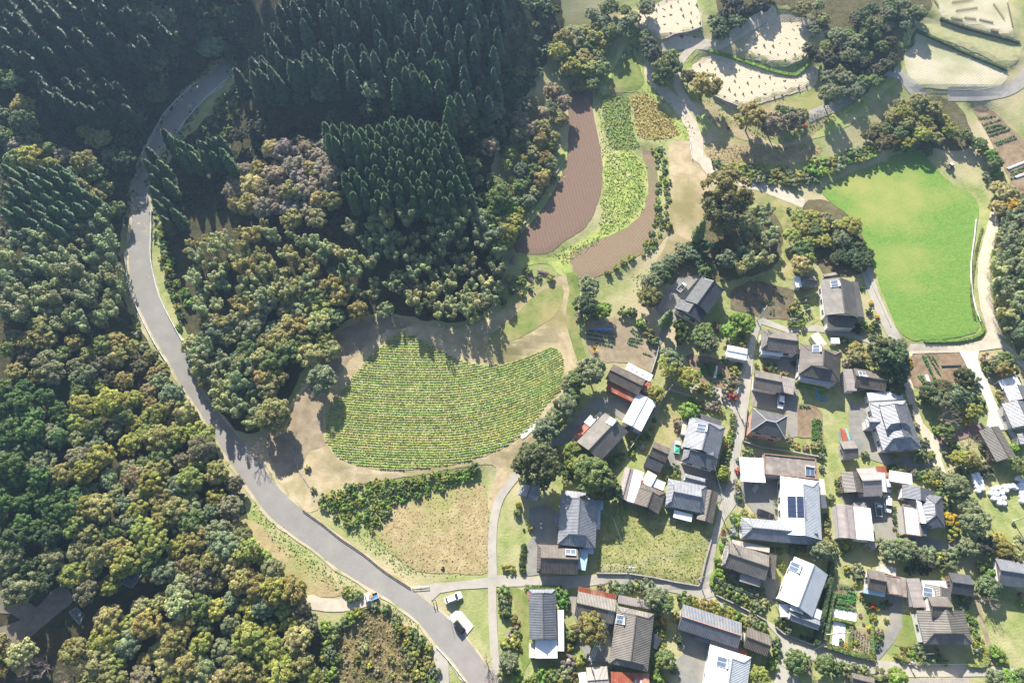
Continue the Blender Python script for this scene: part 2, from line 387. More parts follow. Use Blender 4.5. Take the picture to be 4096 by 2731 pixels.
SOIL = mat('garden_soil', (.155,.105,.065), 1, .1, col2=(.26,.195,.13), scale=.6, detail=9, bump=.08, bscale=3)
SHADES = mat('shaded_garden_soil', (.10,.08,.05), 1, .1, col2=(.17,.135,.085), scale=.6, detail=8, bump=.06, bscale=3)  # garden soil with the shade over it put into a darker colour
WHITE = mat('white_sheet', (.72,.72,.70), .5, .4, col2=(.60,.59,.57), scale=.8, bump=.03, bscale=2)
LEAF = leaf_mat('leaves', .42, .40)
NEEDLE = leaf_mat('needles', .36, .35)
BARK = mat('bark', (.09,.065,.045), .95, .1, col2=(.17,.13,.095), scale=3, bump=.03)
TWIG = mat('grey_twigs', (.24,.18,.155), .9, .2, col2=(.34,.27,.24), scale=2)
METALW = mat('white_metal', (.74,.75,.76), .4, .5, col2=(.62,.63,.65), scale=1.2)
POLE = mat('concrete_pole', (.42,.40,.37), .85, .3, col2=(.52,.50,.46), scale=2)

# ------------------------------------------------------------------ ground sheets
def drape(name, pts, material, layer=1, smooth=True, step=2.0, wob=0.25, world_pts=None):
    base = world_pts if world_pts is not None else gxy(pts)
    edge = spline(base, True, 1.6) if smooth else dens(base, True, 1.6)
    r = random.Random(name + str(len(edge)))
    ed = []
    for i, p in enumerate(edge):
        q = edge[(i + 1) % len(edge)] - edge[i - 1]
        nrm = Vector((-q.y, q.x)); nrm = nrm.normalized() if nrm.length > 1e-6 else Vector((0, 0))
        ed.append(p + nrm * wob * (r.random() - .5) * 2 * .8)
    xs = [p.x for p in ed]; ys = [p.y for p in ed]
    X, Y = np.meshgrid(np.arange(min(xs), max(xs), step), np.arange(min(ys), max(ys), step))
    tp = [(p.x, p.y) for p in ed]
    m = inside(tp, X, Y); X, Y = X[m], Y[m]
    if len(X):
        d = edge_dist(tp, X, Y) > step * .4; X, Y = X[d], Y[d]
    vin = [Vector(p) for p in tp] + [Vector((a, b)) for a, b in zip(X, Y)]
    n = len(tp)
    vo, _, fo, _, _, _ = delaunay_2d_cdt(vin, [(i, (i + 1) % n) for i in range(n)], [list(range(n))], 1, 1e-4)
    off = 0.05 + 0.02 * layer
    vx = np.array([[v.x, v.y] for v in vo]); z = hgt_np(vx[:, 0], vx[:, 1]) + off
    V = [(a, b, c) for (a, b), c in zip(vx, z)]
    F = []
    for f in fo:
        a, b, c = [Vector(V[i]).xy for i in f[:3]]
        F.append(tuple(f) if (b - a).cross(c - a) > 0 else tuple(f)[::-1])
    me = bpy.data.meshes.new(name); me.from_pydata(V, [], F); me.update(); me.materials.append(material)
    o = link(bpy.data.objects.new(name, me)); tag(o, kind='structure'); return o
def strip(left, right): return left + right[::-1]
def ribbon(pts_px, width, h=0.0):
    c = spline(gxy(pts_px), False, 3.0); L = []; R = []
    for i, p in enumerate(c):
        d = (c[min(i + 1, len(c) - 1)] - c[max(i - 1, 0)]).normalized(); nn = Vector((-d.y, d.x))
        L.append(p + nn * width / 2); R.append(p - nn * width / 2)
    return L + R[::-1]
# ------------------------------------------------------------------ fields (photo outlines)
F_STRIPE = px('V9', [(400,130),(470,150),(560,200),(650,245),(760,265),(860,255),(960,215),(1020,185),(1065,215),(1080,290),(1060,370),(1000,430),(940,520),(830,600),(700,650),(550,680),(400,692),(260,680),(160,645),(105,580),(100,470),(150,400),(230,290),(300,210)])
F_SMALL = [(2246,1143),(2256,1170),(2229,1250),(2157,1307),(2071,1354),(2000,1375),(1950,1372),(1962,1340),(2050,1270),(2130,1190),(2200,1150)]
F_PLOUGH = [(2307,352),(2367,366),(2371,403),(2376,476),(2403,604),(2409,714),(2393,807),(2343,907),(2250,971),(2186,1014),(2064,1011),(2054,993),(2064,957),(2171,836),(2250,686),(2271,607),(2275,500),(2271,403),(2293,357)]
F_TILL = [(2571,600),(2607,607),(2629,714),(2625,843),(2607,943),(2564,1014),(2457,1086),(2314,1114),(2289,1064),(2279,1021),(2329,993),(2471,929),(2557,864),(2586,750),(2575,664)]
F_STRIP = [(2531,156),(2559,174),(2550,238),(2577,338),(2504,366),(2431,366),(2449,293),(2495,201)]
F_YCROP = [(2522,384),(2577,375),(2640,425),(2687,476),(2714,540),(2632,558),(2550,540),(2531,430)]
F_GCROP = [(2408,384),(2513,393),(2522,503),(2552,585),(2495,604),(2440,585),(2420,480)]
F_PAD1 = [(2495,87),(2580,40),(2659,-2),(2740,-40),(2790,-40),(2785,10),(2801,82),(2798,119),(2740,140),(2678,151),(2650,160),(2560,118)]
F_PAD2 = [(2771,264),(2871,214),(2986,243),(3100,286),(3186,300),(3236,257),(3268,271),(3257,343),(3157,379),(2957,432),(2864,393),(2793,343)]
F_PAD3 = [(2979,221),(2993,157),(3107,68),(3186,68),(3271,107),(3232,157),(3229,221),(3129,268),(3040,246)]
F_BSTRIP = [(3029,436),(3150,395),(3279,350),(3330,375),(3307,421),(3229,471),(3160,455),(3057,471)]
F_PAD4 = [(3668,134),(3850,205),(4021,275),(4034,300),(3990,350),(3834,359),(3665,344),(3621,269),(3621,206),(3652,188)]
F_GG = [(3665,62),(3784,88),(3930,125),(4077,169),(4081,225),(4027,269),(3910,215),(3796,169),(3675,122)]
F_PAD5 = [(3746,0),(3740,-40),(4040,-40),(4030,0),(4052,119),(4040,156),(3900,120),(3775,81)]
F_VEG = [(3896,431),(3959,437),(4030,500),(4090,556),(4130,625),(4130,762),(4052,769),(4034,712),(3984,606),(3934,512)]
F_GREEN = [(3286,767),(3386,703),(3500,660),(3600,615),(3671,603),(3702,628),(3796,725),(3912,812),(3890,962),(3880,1080),(3884,1181),(3911,1275),(3901,1329),(3767,1356),(3646,1361),(3611,1343),(3586,1304),(3532,1179),(3486,1046),(3450,950),(3390,860)]
F_FALLOW = [(1486,2086),(1540,2040),(1678,1994),(1815,1948),(1924,1930),(1948,1990),(1952,2120),(1952,2234),(1948,2290),(1800,2293),(1700,2288),(1640,2270),(1568,2214),(1490,2145)]
F_VILL = [(2482,2014),(2571,2050),(2640,2070),(2700,2071),(2780,2108),(2846,2121),(2829,2204),(2793,2335),(2700,2318),(2600,2300),(2511,2286),(2386,2284),(2393,2221),(2418,2129),(2450,2060)]
for poly, bank in ((F_STRIPE, 5), (F_SMALL, 4), (F_PLOUGH, 3), (F_TILL, 3), (F_STRIP, 3), (F_PAD1, 2.5), (F_PAD2, 2.5), (F_PAD3, 2.5), (F_BSTRIP, 2.5), (F_PAD4, 2.5), (F_GG, 2), (F_PAD5, 2), (F_VEG, 3), (F_GREEN, 3), (F_FALLOW, 4)):
    flatten(poly, bank)
flatten(F_VILL, 1.2, 0.9)
ROAD_L = [(910,246),(847,293),(785,340),(706,418),(654,481),(601,580),(575,622),(554,680),(541,766),(523,933),(515,1012),(528,1153),(565,1247),(617,1351),(675,1446),(722,1531),(785,1625),(863,1751),(931,1861),(1024,1992),(1083,2067),(1174,2140),(1266,2204),(1346,2268),(1479,2350),(1574,2407),(1676,2489),(1741,2571),(1799,2629),(1873,2727),(1930,2820)]
ROAD_R = [(905,322),(816,397),(743,476),(701,539),(628,612),(604,690),(592,758),(602,828),(599,959),(601,1038),(622,1142),(648,1221),(696,1315),(743,1398),(770,1480),(812,1573),(889,1672),(973,1771),(1065,1884),(1120,1957),(1211,2040),(1357,2150),(1449,2214),(1533,2282),(1646,2353),(1710,2407),(1788,2469),(1863,2550),(1965,2686),(2000,2731),(2050,2800)]
def bench(cpx, half, bank):
    """cut a level bench along a road into the slope"""
    c = spline(gxy(cpx), False, 2.0); zs = np.array([hgt(p.x, p.y) for p in c])
    k = np.ones(9) / 9; zs = np.convolve(np.pad(zs, 4, mode='edge'), k, mode='valid')
    best = np.full(MX.shape, 1e9); zb = np.zeros(MX.shape)
    for p, z in zip(c, zs):
        d = (MX - p.x) ** 2 + (MY - p.y) ** 2; m = d < best; best[m] = d[m]; zb[m] = z
    t = np.clip((np.sqrt(best) - half) / bank, 0, 1); t = t * t * (3 - 2 * t)
    HZ[:] = zb * (1 - t) + HZ * t
bench([((a[0] + b[0]) / 2, (a[1] + b[1]) / 2) for a, b in zip(ROAD_L[:28], ROAD_R[:28])], 4.2, 7)
for k in range(2):                              # soften the sharpest creases
    HZ[1:-1, 1:-1] = .6 * HZ[1:-1, 1:-1] + .1 * (HZ[:-2, 1:-1] + HZ[2:, 1:-1] + HZ[1:-1, :-2] + HZ[1:-1, 2:])

# ------------------------------------------------------------------ the ground: one sheet out to the horizon
ox = [-4000, -2000, -1000, -600, -400, -320]; oxp = [320, 400, 600, 1000, 2000, 4000]
oy = [-4000, -2000, -1000, -500, -250, -120]; oyp = [370, 450, 650, 1100, 2200, 4400]
AX = np.concatenate([ox, GX, oxp]); AY = np.concatenate([oy, GY, oyp])
TX, TY = np.meshgrid(AX, AY)
TZ = hgt_np(TX, TY)
out = np.maximum(np.maximum(np.abs(TX) - 270, 0), np.maximum(np.maximum(-60 - TY, TY - 315), 0))
TZ = TZ + np.clip(out / 400, 0, 1) * (12 - TZ) * .7
ny, nx = TX.shape
idx = np.arange(nx * ny).reshape(ny, nx)
Q = np.stack([idx[:-1, :-1], idx[:-1, 1:], idx[1:, 1:], idx[1:, :-1]], -1).reshape(-1, 4)
gm = np_mesh('ground', np.stack([TX, TY, TZ], -1).reshape(-1, 3), Q, GRASS, True)
tag(link(bpy.data.objects.new('ground', gm)), kind='structure')

# forest floors
FF = {
 'forest_floor': [(-100,-420),(600,-420),(1400,-420),(2000,-420),(2260,-300),(2240,-20),(2250,120),(2150,300),(2060,500),(1960,700),(2000,950),(2010,1100),(1960,1230),(1800,1290),(1560,1260),(1330,1320),(1150,1590),(1070,1700),(960,1730),(860,1620),(790,1480),(740,1320),(690,1200),(650,1050),(650,850),(660,700),(740,560),(860,440),(960,300),(900,220),(780,320),(690,410),(600,540),(540,680),(510,800),(480,1000),(500,1200),(560,1320),(640,1460),(700,1560),(830,1760),(960,1980),(1010,2120),(1130,2290),(1260,2470),(1300,2760),(300,2860),(-200,2860),(-500,2400),(-600,1500),(-600,700),(-450,100)],
}
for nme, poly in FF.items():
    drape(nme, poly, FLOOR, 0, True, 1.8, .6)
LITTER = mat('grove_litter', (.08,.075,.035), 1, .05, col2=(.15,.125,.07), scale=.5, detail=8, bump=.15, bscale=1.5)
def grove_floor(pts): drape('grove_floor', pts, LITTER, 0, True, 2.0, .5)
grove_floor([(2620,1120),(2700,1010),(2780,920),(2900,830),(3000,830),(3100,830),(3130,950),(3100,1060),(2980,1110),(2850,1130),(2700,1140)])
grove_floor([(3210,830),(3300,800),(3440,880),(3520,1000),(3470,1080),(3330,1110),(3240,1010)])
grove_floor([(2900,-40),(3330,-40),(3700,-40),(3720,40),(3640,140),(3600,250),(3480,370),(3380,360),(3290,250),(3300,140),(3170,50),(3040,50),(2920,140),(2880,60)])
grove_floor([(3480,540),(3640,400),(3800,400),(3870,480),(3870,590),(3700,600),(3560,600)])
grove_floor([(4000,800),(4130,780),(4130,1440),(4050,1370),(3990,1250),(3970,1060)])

drape('ploughed_field', F_PLOUGH, PLOUGH, 2)
drape('dry_field_margin', [(1060,1790),(1110,1690),(1200,1560),(1330,1340),(1420,1270),(1560,1255),(1700,1300),(1850,1310),(1990,1250),(2110,1180),(2240,1105),(2290,1130),(2280,1330),(2320,1430),(2290,1540),(2190,1700),(2090,1830),(2000,1970),(1965,2050),(1950,1990),(1985,1870),(1900,1860),(1700,1895),(1500,1925),(1400,1950),(1300,2010),(1240,2050),(1150,1970),(1090,1880)], DRY, 1)
drape('shadowed_field_edge', [(1075,1740),(1120,1690),(1220,1560),(1330,1360),(1420,1290),(1560,1265),(1650,1300),(1540,1330),(1420,1420),(1330,1540),(1290,1640),(1300,1780),(1240,1800),(1200,1880),(1120,1900),(1070,1800)], EARTH, 2)  # tree shadow on the margin laid as a darker earth sheet
drape('crop_field', F_STRIPE, mat('crop_field_soil', (.27,.23,.11), 1, .1, col2=(.36,.31,.165), scale=.5, detail=8, bump=.05, bscale=3, col3=(.30,.28,.11), scale3=.08), 3)
drape('small_grass_field', F_SMALL, YOUNG, 3)
drape('tilled_field', F_TILL, TILLED, 2)
drape('grass_strip_field', F_STRIP, YOUNG, 2)
drape('yellow_crop_field', F_YCROP, mat('yellow_crop_soil', (.24,.19,.07), 1, .1, col2=(.33,.27,.12), scale=.8, bump=.1), 2)
drape('leafy_crop_field', F_GCROP, mat('leafy_crop_soil', (.12,.15,.04), 1, .1, col2=(.2,.2,.08), scale=.8, bump=.1), 2)
drape('rice_paddy', F_PAD1, STUBBLE, 2, True); drape('rice_paddy', F_PAD2, STUBBLE, 2); drape('rice_paddy', F_PAD3, STUBBLE, 2)
drape('rice_paddy', F_PAD4, STUBBLE2, 2, True); drape('rice_paddy', F_PAD5, STUBBLE2, 2)
drape('fallow_strip', F_BSTRIP, BROWNF, 2); drape('regrown_paddy', F_GG, GREYGREEN, 2)
VEGPLOT = drape('vegetable_plot', F_VEG, SOIL, 2)
drape('green_field', F_GREEN, LUSH, 3)
drape('fallow_field', F_FALLOW, BROWNF, 2)
drape('village_meadow', F_VILL, LAWN, 2)
BANK = mat('sunny_bank_grass', (.20,.27,.06), 1, .1, col2=(.34,.36,.12), scale=.5, detail=9, bump=.12, bscale=2.4, col3=(.42,.37,.2), scale3=.08)
drape('grass_bank', px('V2', [(560,420),(545,380),(600,280),(650,180),(720,150),(800,190),(760,260),(745,340),(800,420),(900,510),(950,590),(870,610),(740,420),(680,405)]), BANK, 1)
drape('grass_bank', px('V2', [(800,300),(850,250),(880,230),(860,300),(880,370),(930,430),(990,460),(1040,520),(1000,600),(960,560),(900,480),(830,400),(790,350)]), BANK, 1)
drape('grass_bank', px('V3', [(60,300),(140,280),(90,350),(110,420),(200,540),(330,620),(360,640),(500,600),(780,490),(800,505),(520,630),(380,680),(280,660),(180,580),(60,480),(20,400)]), BANK, 1)
drape('grass_bank', px('V3', [(880,640),(960,600),(1060,540),(1120,460),(1180,440),(1120,520),(1000,680),(900,740),(760,780),(840,690)]), BANK, 2)
drape('grass_bank', px('V4', [(30,720),(150,600),(250,510),(300,510),(220,600),(120,700),(50,760)]), BANK, 1)
drape('grass_bank', px('V7', [(190,660),(330,440),(430,260),(510,100),(525,150),(480,300),(370,480),(240,640),(215,720)]), BANK, 1)
drape('grass_bank', px('V7', [(200,740),(420,740),(520,690),(600,640),(700,560),(730,400),(720,180),(870,150),(970,250),(950,480),(800,600),(560,700),(530,800),(560,860),(480,840),(400,780),(260,790)]), BANK, 1)
drape('sandy_bank', px('V3', [(170,570),(230,600),(330,690),(480,770),(600,810),(760,740),(900,640),(1080,560),(1120,600),(1000,680),(880,740),(720,800),(600,830),(440,800),(300,750),(180,660)]), DRY, 1)
drape('dry_slope', px('V2', [(850,640),(930,620),(960,700),(1020,780),(1000,880),(960,960),(860,1010),(780,1100),(760,1080),(840,900),(850,760)]), DRY, 1)
drape('dry_slope', px('V6', [(0,20),(80,20),(130,160),(210,230),(180,400),(100,560),(0,620),(-80,690),(-140,740),(-60,600),(0,400)]), DRY, 1)
drape('brown_bank', px('V6', [(170,30),(330,0),(500,50),(640,50),(760,20),(820,60),(700,130),(500,140),(300,130),(200,110)]), BROWNF, 1)
drape('orchard_grass', px('V6', [(400,280),(560,280),(690,360),(710,480),(700,560),(760,640),(740,760),(600,760),(620,560),(560,420),(440,330)]), LAWN, 1)
drape('brown_roadside', px('V1', [(60,640),(130,640),(220,720),(330,800),(420,860),(480,896),(520,960),(330,960),(200,880),(100,760)]), BROWNF, 1)
drape('scrub_hollow', px('U7', [(560,760),(700,690),(900,680),(1080,760),(1300,960),(1500,1150),(1570,1350),(1600,1640),(450,1640),(430,1300),(440,1000)]), mat('scrub_ground', (.055,.055,.022), 1, .1, col2=(.24,.18,.09), scale=.16, detail=9, bump=.2, bscale=1.6, lo=.42, hi=.62), 1)

# ------------------------------------------------------------------ roads, lanes and yards
def widen(pts, d):
    c = [Vector(p) for p in pts]; o = []
    for i, p in enumerate(c):
        t = (c[min(i + 1, len(c) - 1)] - c[max(i - 1, 0)]).normalized(); o.append(tuple(p + Vector((t.y, -t.x)) * d))
    return o
drape('road_margin', strip(widen(ROAD_L, -13)[:-1], widen(ROAD_R, 9)[:-1]), mat('sandy_margin', (.36,.30,.21), 1, .1, col2=(.46,.40,.29), scale=.6, detail=8, bump=.03, bscale=4, col3=(.24,.25,.10), scale3=.3), 5, True, 1.6, .25)
drape('road', strip(ROAD_L, ROAD_R), ASPH, 6, True, 1.6, .04)
drape('road', [(1640,2345),(1717,2353),(1720,2333),(1829,2326),(1948,2309),(2000,2299),(2090,2306),(2171,2304),(2386,2298),(2511,2299),(2620,2312),(2720,2332),(2795,2347),(2800,2330),(2815,2250),(2850,2132),(2882,2014),(2911,1929),(2914,1871),(2948,1700),(2930,1640),(2879,1610),(2780,1560),(2700,1540),(2690,1520),(2800,1545),(2960,1560),(2978,1450),(2990,1375),(3020,1290),(3050,1280),(3020,1380),(3012,1450),(2995,1614),(2968,1771),(2950,1893),(2943,2018),(2900,2079),(2864,2186),(2846,2346),(2861,2380),(2944,2418),(3067,2481),(3200,2556),(3318,2582),(3506,2639),(3595,2647),(3800,2655),(3962,2663),(4130,2675),(4130,2702),(3897,2704),(3600,2706),(3489,2692),(3326,2650),(3180,2630),(3200,2760),(3090,2760),(3110,2640),(3114,2547),(3067,2496),(2950,2450),(2830,2400),(2700,2370),(2560,2345),(2439,2330),(2261,2357),(2096,2343),(1990,2346),(1952,2350),(1846,2356),(1761,2370),(1720,2410)], CONC, 4, False, 1.6, .05)
drape('road', [(3621,1411),(3640,1375),(3700,1376),(3834,1382),(3928,1362),(3948,1329),(3921,1235),(3908,1134),(3914,1034),(3934,954),(3955,880),(3975,800),(3995,900),(3981,967),(3961,1034),(3961,1168),(3981,1262),(4022,1369),(4130,1485),(4130,1515),(4008,1392),(3914,1404),(3834,1409),(3650,1415),(3628,1471),(3653,1546),(3660,1611),(3692,1693),(3739,1746),(3767,1796),(3764,1836),(3785,1893),(3782,1893),(3732,1861),(3707,1800),(3682,1736),(3653,1664),(3628,1593),(3596,1471)], TRACK, 5, False, 1.6, .08)
drape('road', strip([(3028,1290),(3150,1330),(3260,1325),(3400,1350),(3486,1376),(3610,1412)], [(3050,1270),(3150,1310),(3260,1300),(3400,1330),(3486,1362),(3618,1386)]), CONC, 3, False, 1.6, .08)
drape('farm_road', [], CONC, 4, True, 1.5, .05, world_pts=ribbon([(3455,1055),(3500,1190),(3545,1290),(3590,1370)], 3.0))
drape('farm_road', [], TRACK, 4, True, 1.5, .1, world_pts=ribbon([(2850,690),(2820,650),(2793,630),(2785,560),(2765,500),(2700,410),(2630,340),(2600,290),(2615,240),(2680,185),(2760,175),(2850,180),(2900,165),(3000,100),(3100,40)], 4.0))
drape('farm_road', [], TRACK, 3, True, 1.5, .1, world_pts=ribbon([(2960,735),(3040,745),(3130,780),(3215,815)], 3.6))
drape('farm_road', [], TRACK, 4, True, 1.5, .1, world_pts=ribbon([(2770,190),(2720,250),(2705,320),(2740,400),(2800,460)], 2.6))
drape('farm_road', [], mat('grey_lane', (.27,.25,.22), .9, .2, col2=(.33,.31,.27), scale=.5), 4, True, 1.5, .06, world_pts=ribbon([(3230,470),(3300,440),(3390,395),(3470,320),(3530,285),(3600,300),(3650,355),(3690,390)], 3.8))
drape('farm_road', [], mat('grey_lane', (.27,.25,.22)), 4, True, 1.5, .06, world_pts=ribbon([(3790,380),(3900,378),(4000,370),(4080,330),(4140,260)], 4.2))
drape('driveway', [(3835,1406),(3860,1450),(3877,1496),(3918,1553),(3938,1600),(3953,1640),(3945,1703),(3975,1722),(4023,1719),(4062,1776),(4075,1760),(4023,1690),(3991,1630),(3953,1537),(3924,1473),(3912,1440),(3915,1403)], GRAVEL, 6, False, 1.5, .1)
drape('brick_path', px('T6', [(960,830),(1010,950),(1300,850),(1560,750),(1480,670),(1250,740),(1100,800)]), mat('brick_paving', (.17,.11,.095), .9, .2, col2=(.24,.165,.14), scale=1.5), 4, False)
drape('footpath', [], CONC, 5, True, 1.5, .05, world_pts=ribbon([(1968,2345),(1970,2450),(1975,2560),(1982,2660),(1990,2760)], 2.0))
drape('footpath', [], CONC, 5, True, 1.5, .05, world_pts=ribbon([(1972,2310),(1968,2200),(1975,2080),(2000,1990),(2050,1920),(2090,1870)], 2.2))
drape('footpath', [], TRACK, 4, True, 1.5, .1, world_pts=ribbon([(1490,2385),(1420,2412),(1340,2420),(1225,2405)], 3.0))
drape('footpath', [], mat('forest_path', (.17,.14,.11), 1, .1, col2=(.24,.2,.16), scale=.8), 4, True, 1.5, .2, world_pts=ribbon([(270,2370),(190,2440),(90,2520),(-20,2560)], 4.5))
drape('footpath', [], mat('forest_path', (.17,.14,.11)), 5, True, 1.5, .2, world_pts=ribbon([(130,2455),(60,2425),(-20,2405)], 3.5))
drape('footpath', [], CONC, 5, True, 1.5, .05, world_pts=ribbon([(1755,2580),(1765,2640),(1772,2760)], 3.2))
drape('footpath', [], GRAVEL, 6, True, 1.5, .05, world_pts=ribbon(px('T4', [(425,665),(330,750),(228,835)]), 1.6))
drape('footpath', [], YOUNG, 4, True, 1.5, .05, world_pts=ribbon([(2285,1090),(2298,1160),(2285,1240),(2290,1310),(2330,1440)], 3.0))
drape('footpath', [], EARTH, 4, True, 1.5, .05, world_pts=ribbon(px('U3', [(1170,420),(1240,640),(1320,980),(1400,1250),(1470,1600)]), 1.0))
drape('parking_apron', px('W3', [(530,500),(660,395),(740,410),(915,620),(800,760),(680,620)]), GRAVEL, 7, False, 1.5, .03)
for y in (px('T4', [(420,990),(680,790),(960,500),(1060,380),(1250,410),(1540,420),(1450,540),(1390,660),(1200,540),(990,560),(850,830),(600,960)]),
          px('T7', [(330,370),(500,330),(640,420),(640,770),(450,800),(440,1110),(290,1130),(310,780),(385,640),(330,490)]),
          px('T5', [(1130,330),(1180,310),(1450,360),(1660,290),(1660,830),(1530,840),(1530,570),(1150,490)]),
          px('T8', [(1000,70),(1460,70),(1460,460),(1390,510),(1200,470),(1070,300),(950,330),(960,250),(1030,200)]),
          px('U1', [(630,320),(1440,290),(1460,600),(1640,1060),(1400,1060),(1200,1010),(1120,570),(690,440)]),
          px('U5', [(470,830),(860,990),(780,1600),(440,1600),(370,1230),(500,1130),(400,1000)]),
          px('T2', [(60,640),(190,450),(330,300),(580,280),(330,550),(290,660),(330,760),(220,830),(160,980),(60,1180),(0,1350),(-20,1350),(80,1000),(160,800)]),
          px('T6', [(0,460),(200,430),(180,760),(380,1030),(700,1060),(940,1080),(930,1180),(500,1160),(250,1090),(0,1010)]),
          px('T2', [(1230,1140),(1690,1180),(1660,1420),(1300,1280)]),
          px('U4', [(1740,470),(1990,510),(1990,1000),(1850,1260),(1720,1420),(1600,1560),(1560,1500),(1690,1200),(1800,900)]),
          px('U5', [(1590,60),(1900,60),(1850,260),(1790,420),(1640,330),(1660,180)]),
          px('T5', [(230,900),(340,800),(330,1100),(760,1240),(900,1200),(960,1240),(780,1580),(640,1400),(380,1330),(190,1150)]),
          px('U2', [(60,1140),(500,1190),(800,1240),(1050,1140),(1230,1230),(900,1390),(600,1420),(250,1300),(30,1200)]),
          px('U6', [(980,330),(1070,350),(1040,600),(1560,760),(1520,1300),(1250,1280),(1000,900),(1060,720),(940,440)])):
    drape('yard', y, YARD, 3, False, 1.6, .12)
SUNGRASS = drape('garden_lawn', px('U6', [(120,230),(340,290),(395,300),(395,1000),(440,1250),(330,1400),(230,1000),(270,700),(180,400)]), YOUNG, 2)
drape('garden_lawn', px('U3', [(0,780),(180,790),(280,1150),(300,1280),(-80,1280),(-60,900)]), YOUNG, 2)
drape('garden_lawn', px('T4', [(1870,360),(1960,500),(1960,900),(1900,960),(1730,880),(1720,800),(1800,560)]), LAWN, 2)
drape('garden_lawn', px('T5', [(230,350),(440,420),(520,560),(370,660),(260,880),(100,900),(20,850),(100,640),(160,500)]), LAWN, 2)
PLOT1 = drape('vegetable_plot', px('T1', [(960,790),(1290,750),(1450,830),(1700,900),(1780,1050),(1740,1250),(1690,1370),(1430,1260),(1200,1260),(1000,1180),(950,1000)]), EARTH, 2, False)
PLOT2 = drape('vegetable_plot', px('T3', [(1215,1180),(1500,1165),(1780,1155),(1870,1250),(1890,1400),(1650,1500),(1270,1530),(1215,1300)]), SOIL, 2)
PLOT3 = drape('vegetable_plot', px('T5', [(1655,470),(1830,460),(1930,560),(1935,870),(1655,830)]), SOIL, 4, False)
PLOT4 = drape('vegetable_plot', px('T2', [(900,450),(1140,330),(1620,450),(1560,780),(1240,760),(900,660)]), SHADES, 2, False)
PLOT5 = drape('vegetable_plot', px('T2', [(400,1180),(560,1180),(860,1260),(880,1420),(800,1560),(620,1560),(520,1400)]), SOIL, 2)
PLOT6 = drape('vegetable_plot', px('U4', [(990,330),(1240,360),(1280,760),(910,720),(940,560)]), SOIL, 2, False)
PLOT7 = drape('vegetable_plot', px('U4', [(1240,1010),(1520,1060),(1520,1440),(1230,1380)]), EARTH, 2, False)
for q in ([(905,720),(1275,770),(1270,920),(900,860)], [(920,905),(1105,960),(1085,1290),(885,1300)]):
    o = drape('plastic_sheet', px('U4', q), WHITE, 5, False, 1.5, .03)
# ------------------------------------------------------------------ foliage meshes
def unit(a): return a / np.maximum(np.linalg.norm(a, axis=-1, keepdims=True), 1e-9)
def leaf_quads(P, N, size, r, asp=1.0, up=None):
    n = len(P); a = r.normal(size=(n, 3)) if up is None else up + .35 * r.normal(size=(n, 3))
    T = unit(np.cross(N, a)); B = unit(np.cross(N, T)); s = size * (0.6 + .8 * r.rand(n, 1))
    T = T * s * .5; B = B * s * .5 * asp; bend = N * s * .18
    V = np.stack([P - T - B - bend, P + T - B * .8, P + T + B - bend, P - T * .8 + B], 1).reshape(-1, 3)
    return V, np.arange(4 * n).reshape(n, 4)
def blob_core(c, rad, r, seg=7, rings=5):
    V = []; Q = []
    for i in range(rings + 1):
        th = math.pi * i / rings
        for k in range(seg):
            ph = 2 * math.pi * k / seg; j = .85 + .3 * r.rand()
            V.append((c[0] + rad[0] * j * math.sin(th) * math.cos(ph), c[1] + rad[1] * j * math.sin(th) * math.sin(ph), c[2] + rad[2] * j * math.cos(th)))
    for i in range(rings):
        for k in range(seg):
            Q.append((i * seg + k, (i + 1) * seg + k, (i + 1) * seg + (k + 1) % seg, i * seg + (k + 1) % seg))
    return np.array(V), np.array(Q)
def join(parts):
    V = []; Q = []; n = 0
    for v, q in parts: V.append(v); Q.append(q + n); n += len(v)
    return np.concatenate(V), np.concatenate(Q)
def broad_crown(seed, R=4.0, Hc=5.0, clumps=58, per=60, leaf=.34, base=3.2, spread=1.0):
    """rounded crown made of leaf clumps over its dome, uneven outline"""
    r = np.random.RandomState(seed); parts = []
    lob = r.normal(size=(5, 3)); lob[:, 2] = abs(lob[:, 2]); lob = unit(lob)
    for k in range(clumps):
        d = unit(r.normal(size=3)); d[2] = abs(d[2]) * 1.1 - .22; d = unit(d)
        f = .60 + .24 * max(0, float((lob @ d).max())) + .26 * r.rand() ** 2
        c = np.array([d[0] * R * f * spread, d[1] * R * f, base + Hc * .42 + d[2] * Hc * .56 * f])
        cr = R * (.15 + .14 * r.rand())
        dd = unit(r.normal(size=(per, 3)) + d * .8 + np.array([0, 0, .35]))
        P = c + dd * cr * (.62 + .5 * r.rand(per, 1)) * np.array([1, 1, .8])
        N = unit(dd * .8 + r.normal(size=(per, 3)) * .42 + np.array([0, 0, .5]))
        parts.append(leaf_quads(P, N, leaf, r))
    parts.append(blob_core((0, 0, base + Hc * .42), (R * .55, R * .55, Hc * .38), r))
    return join(parts)
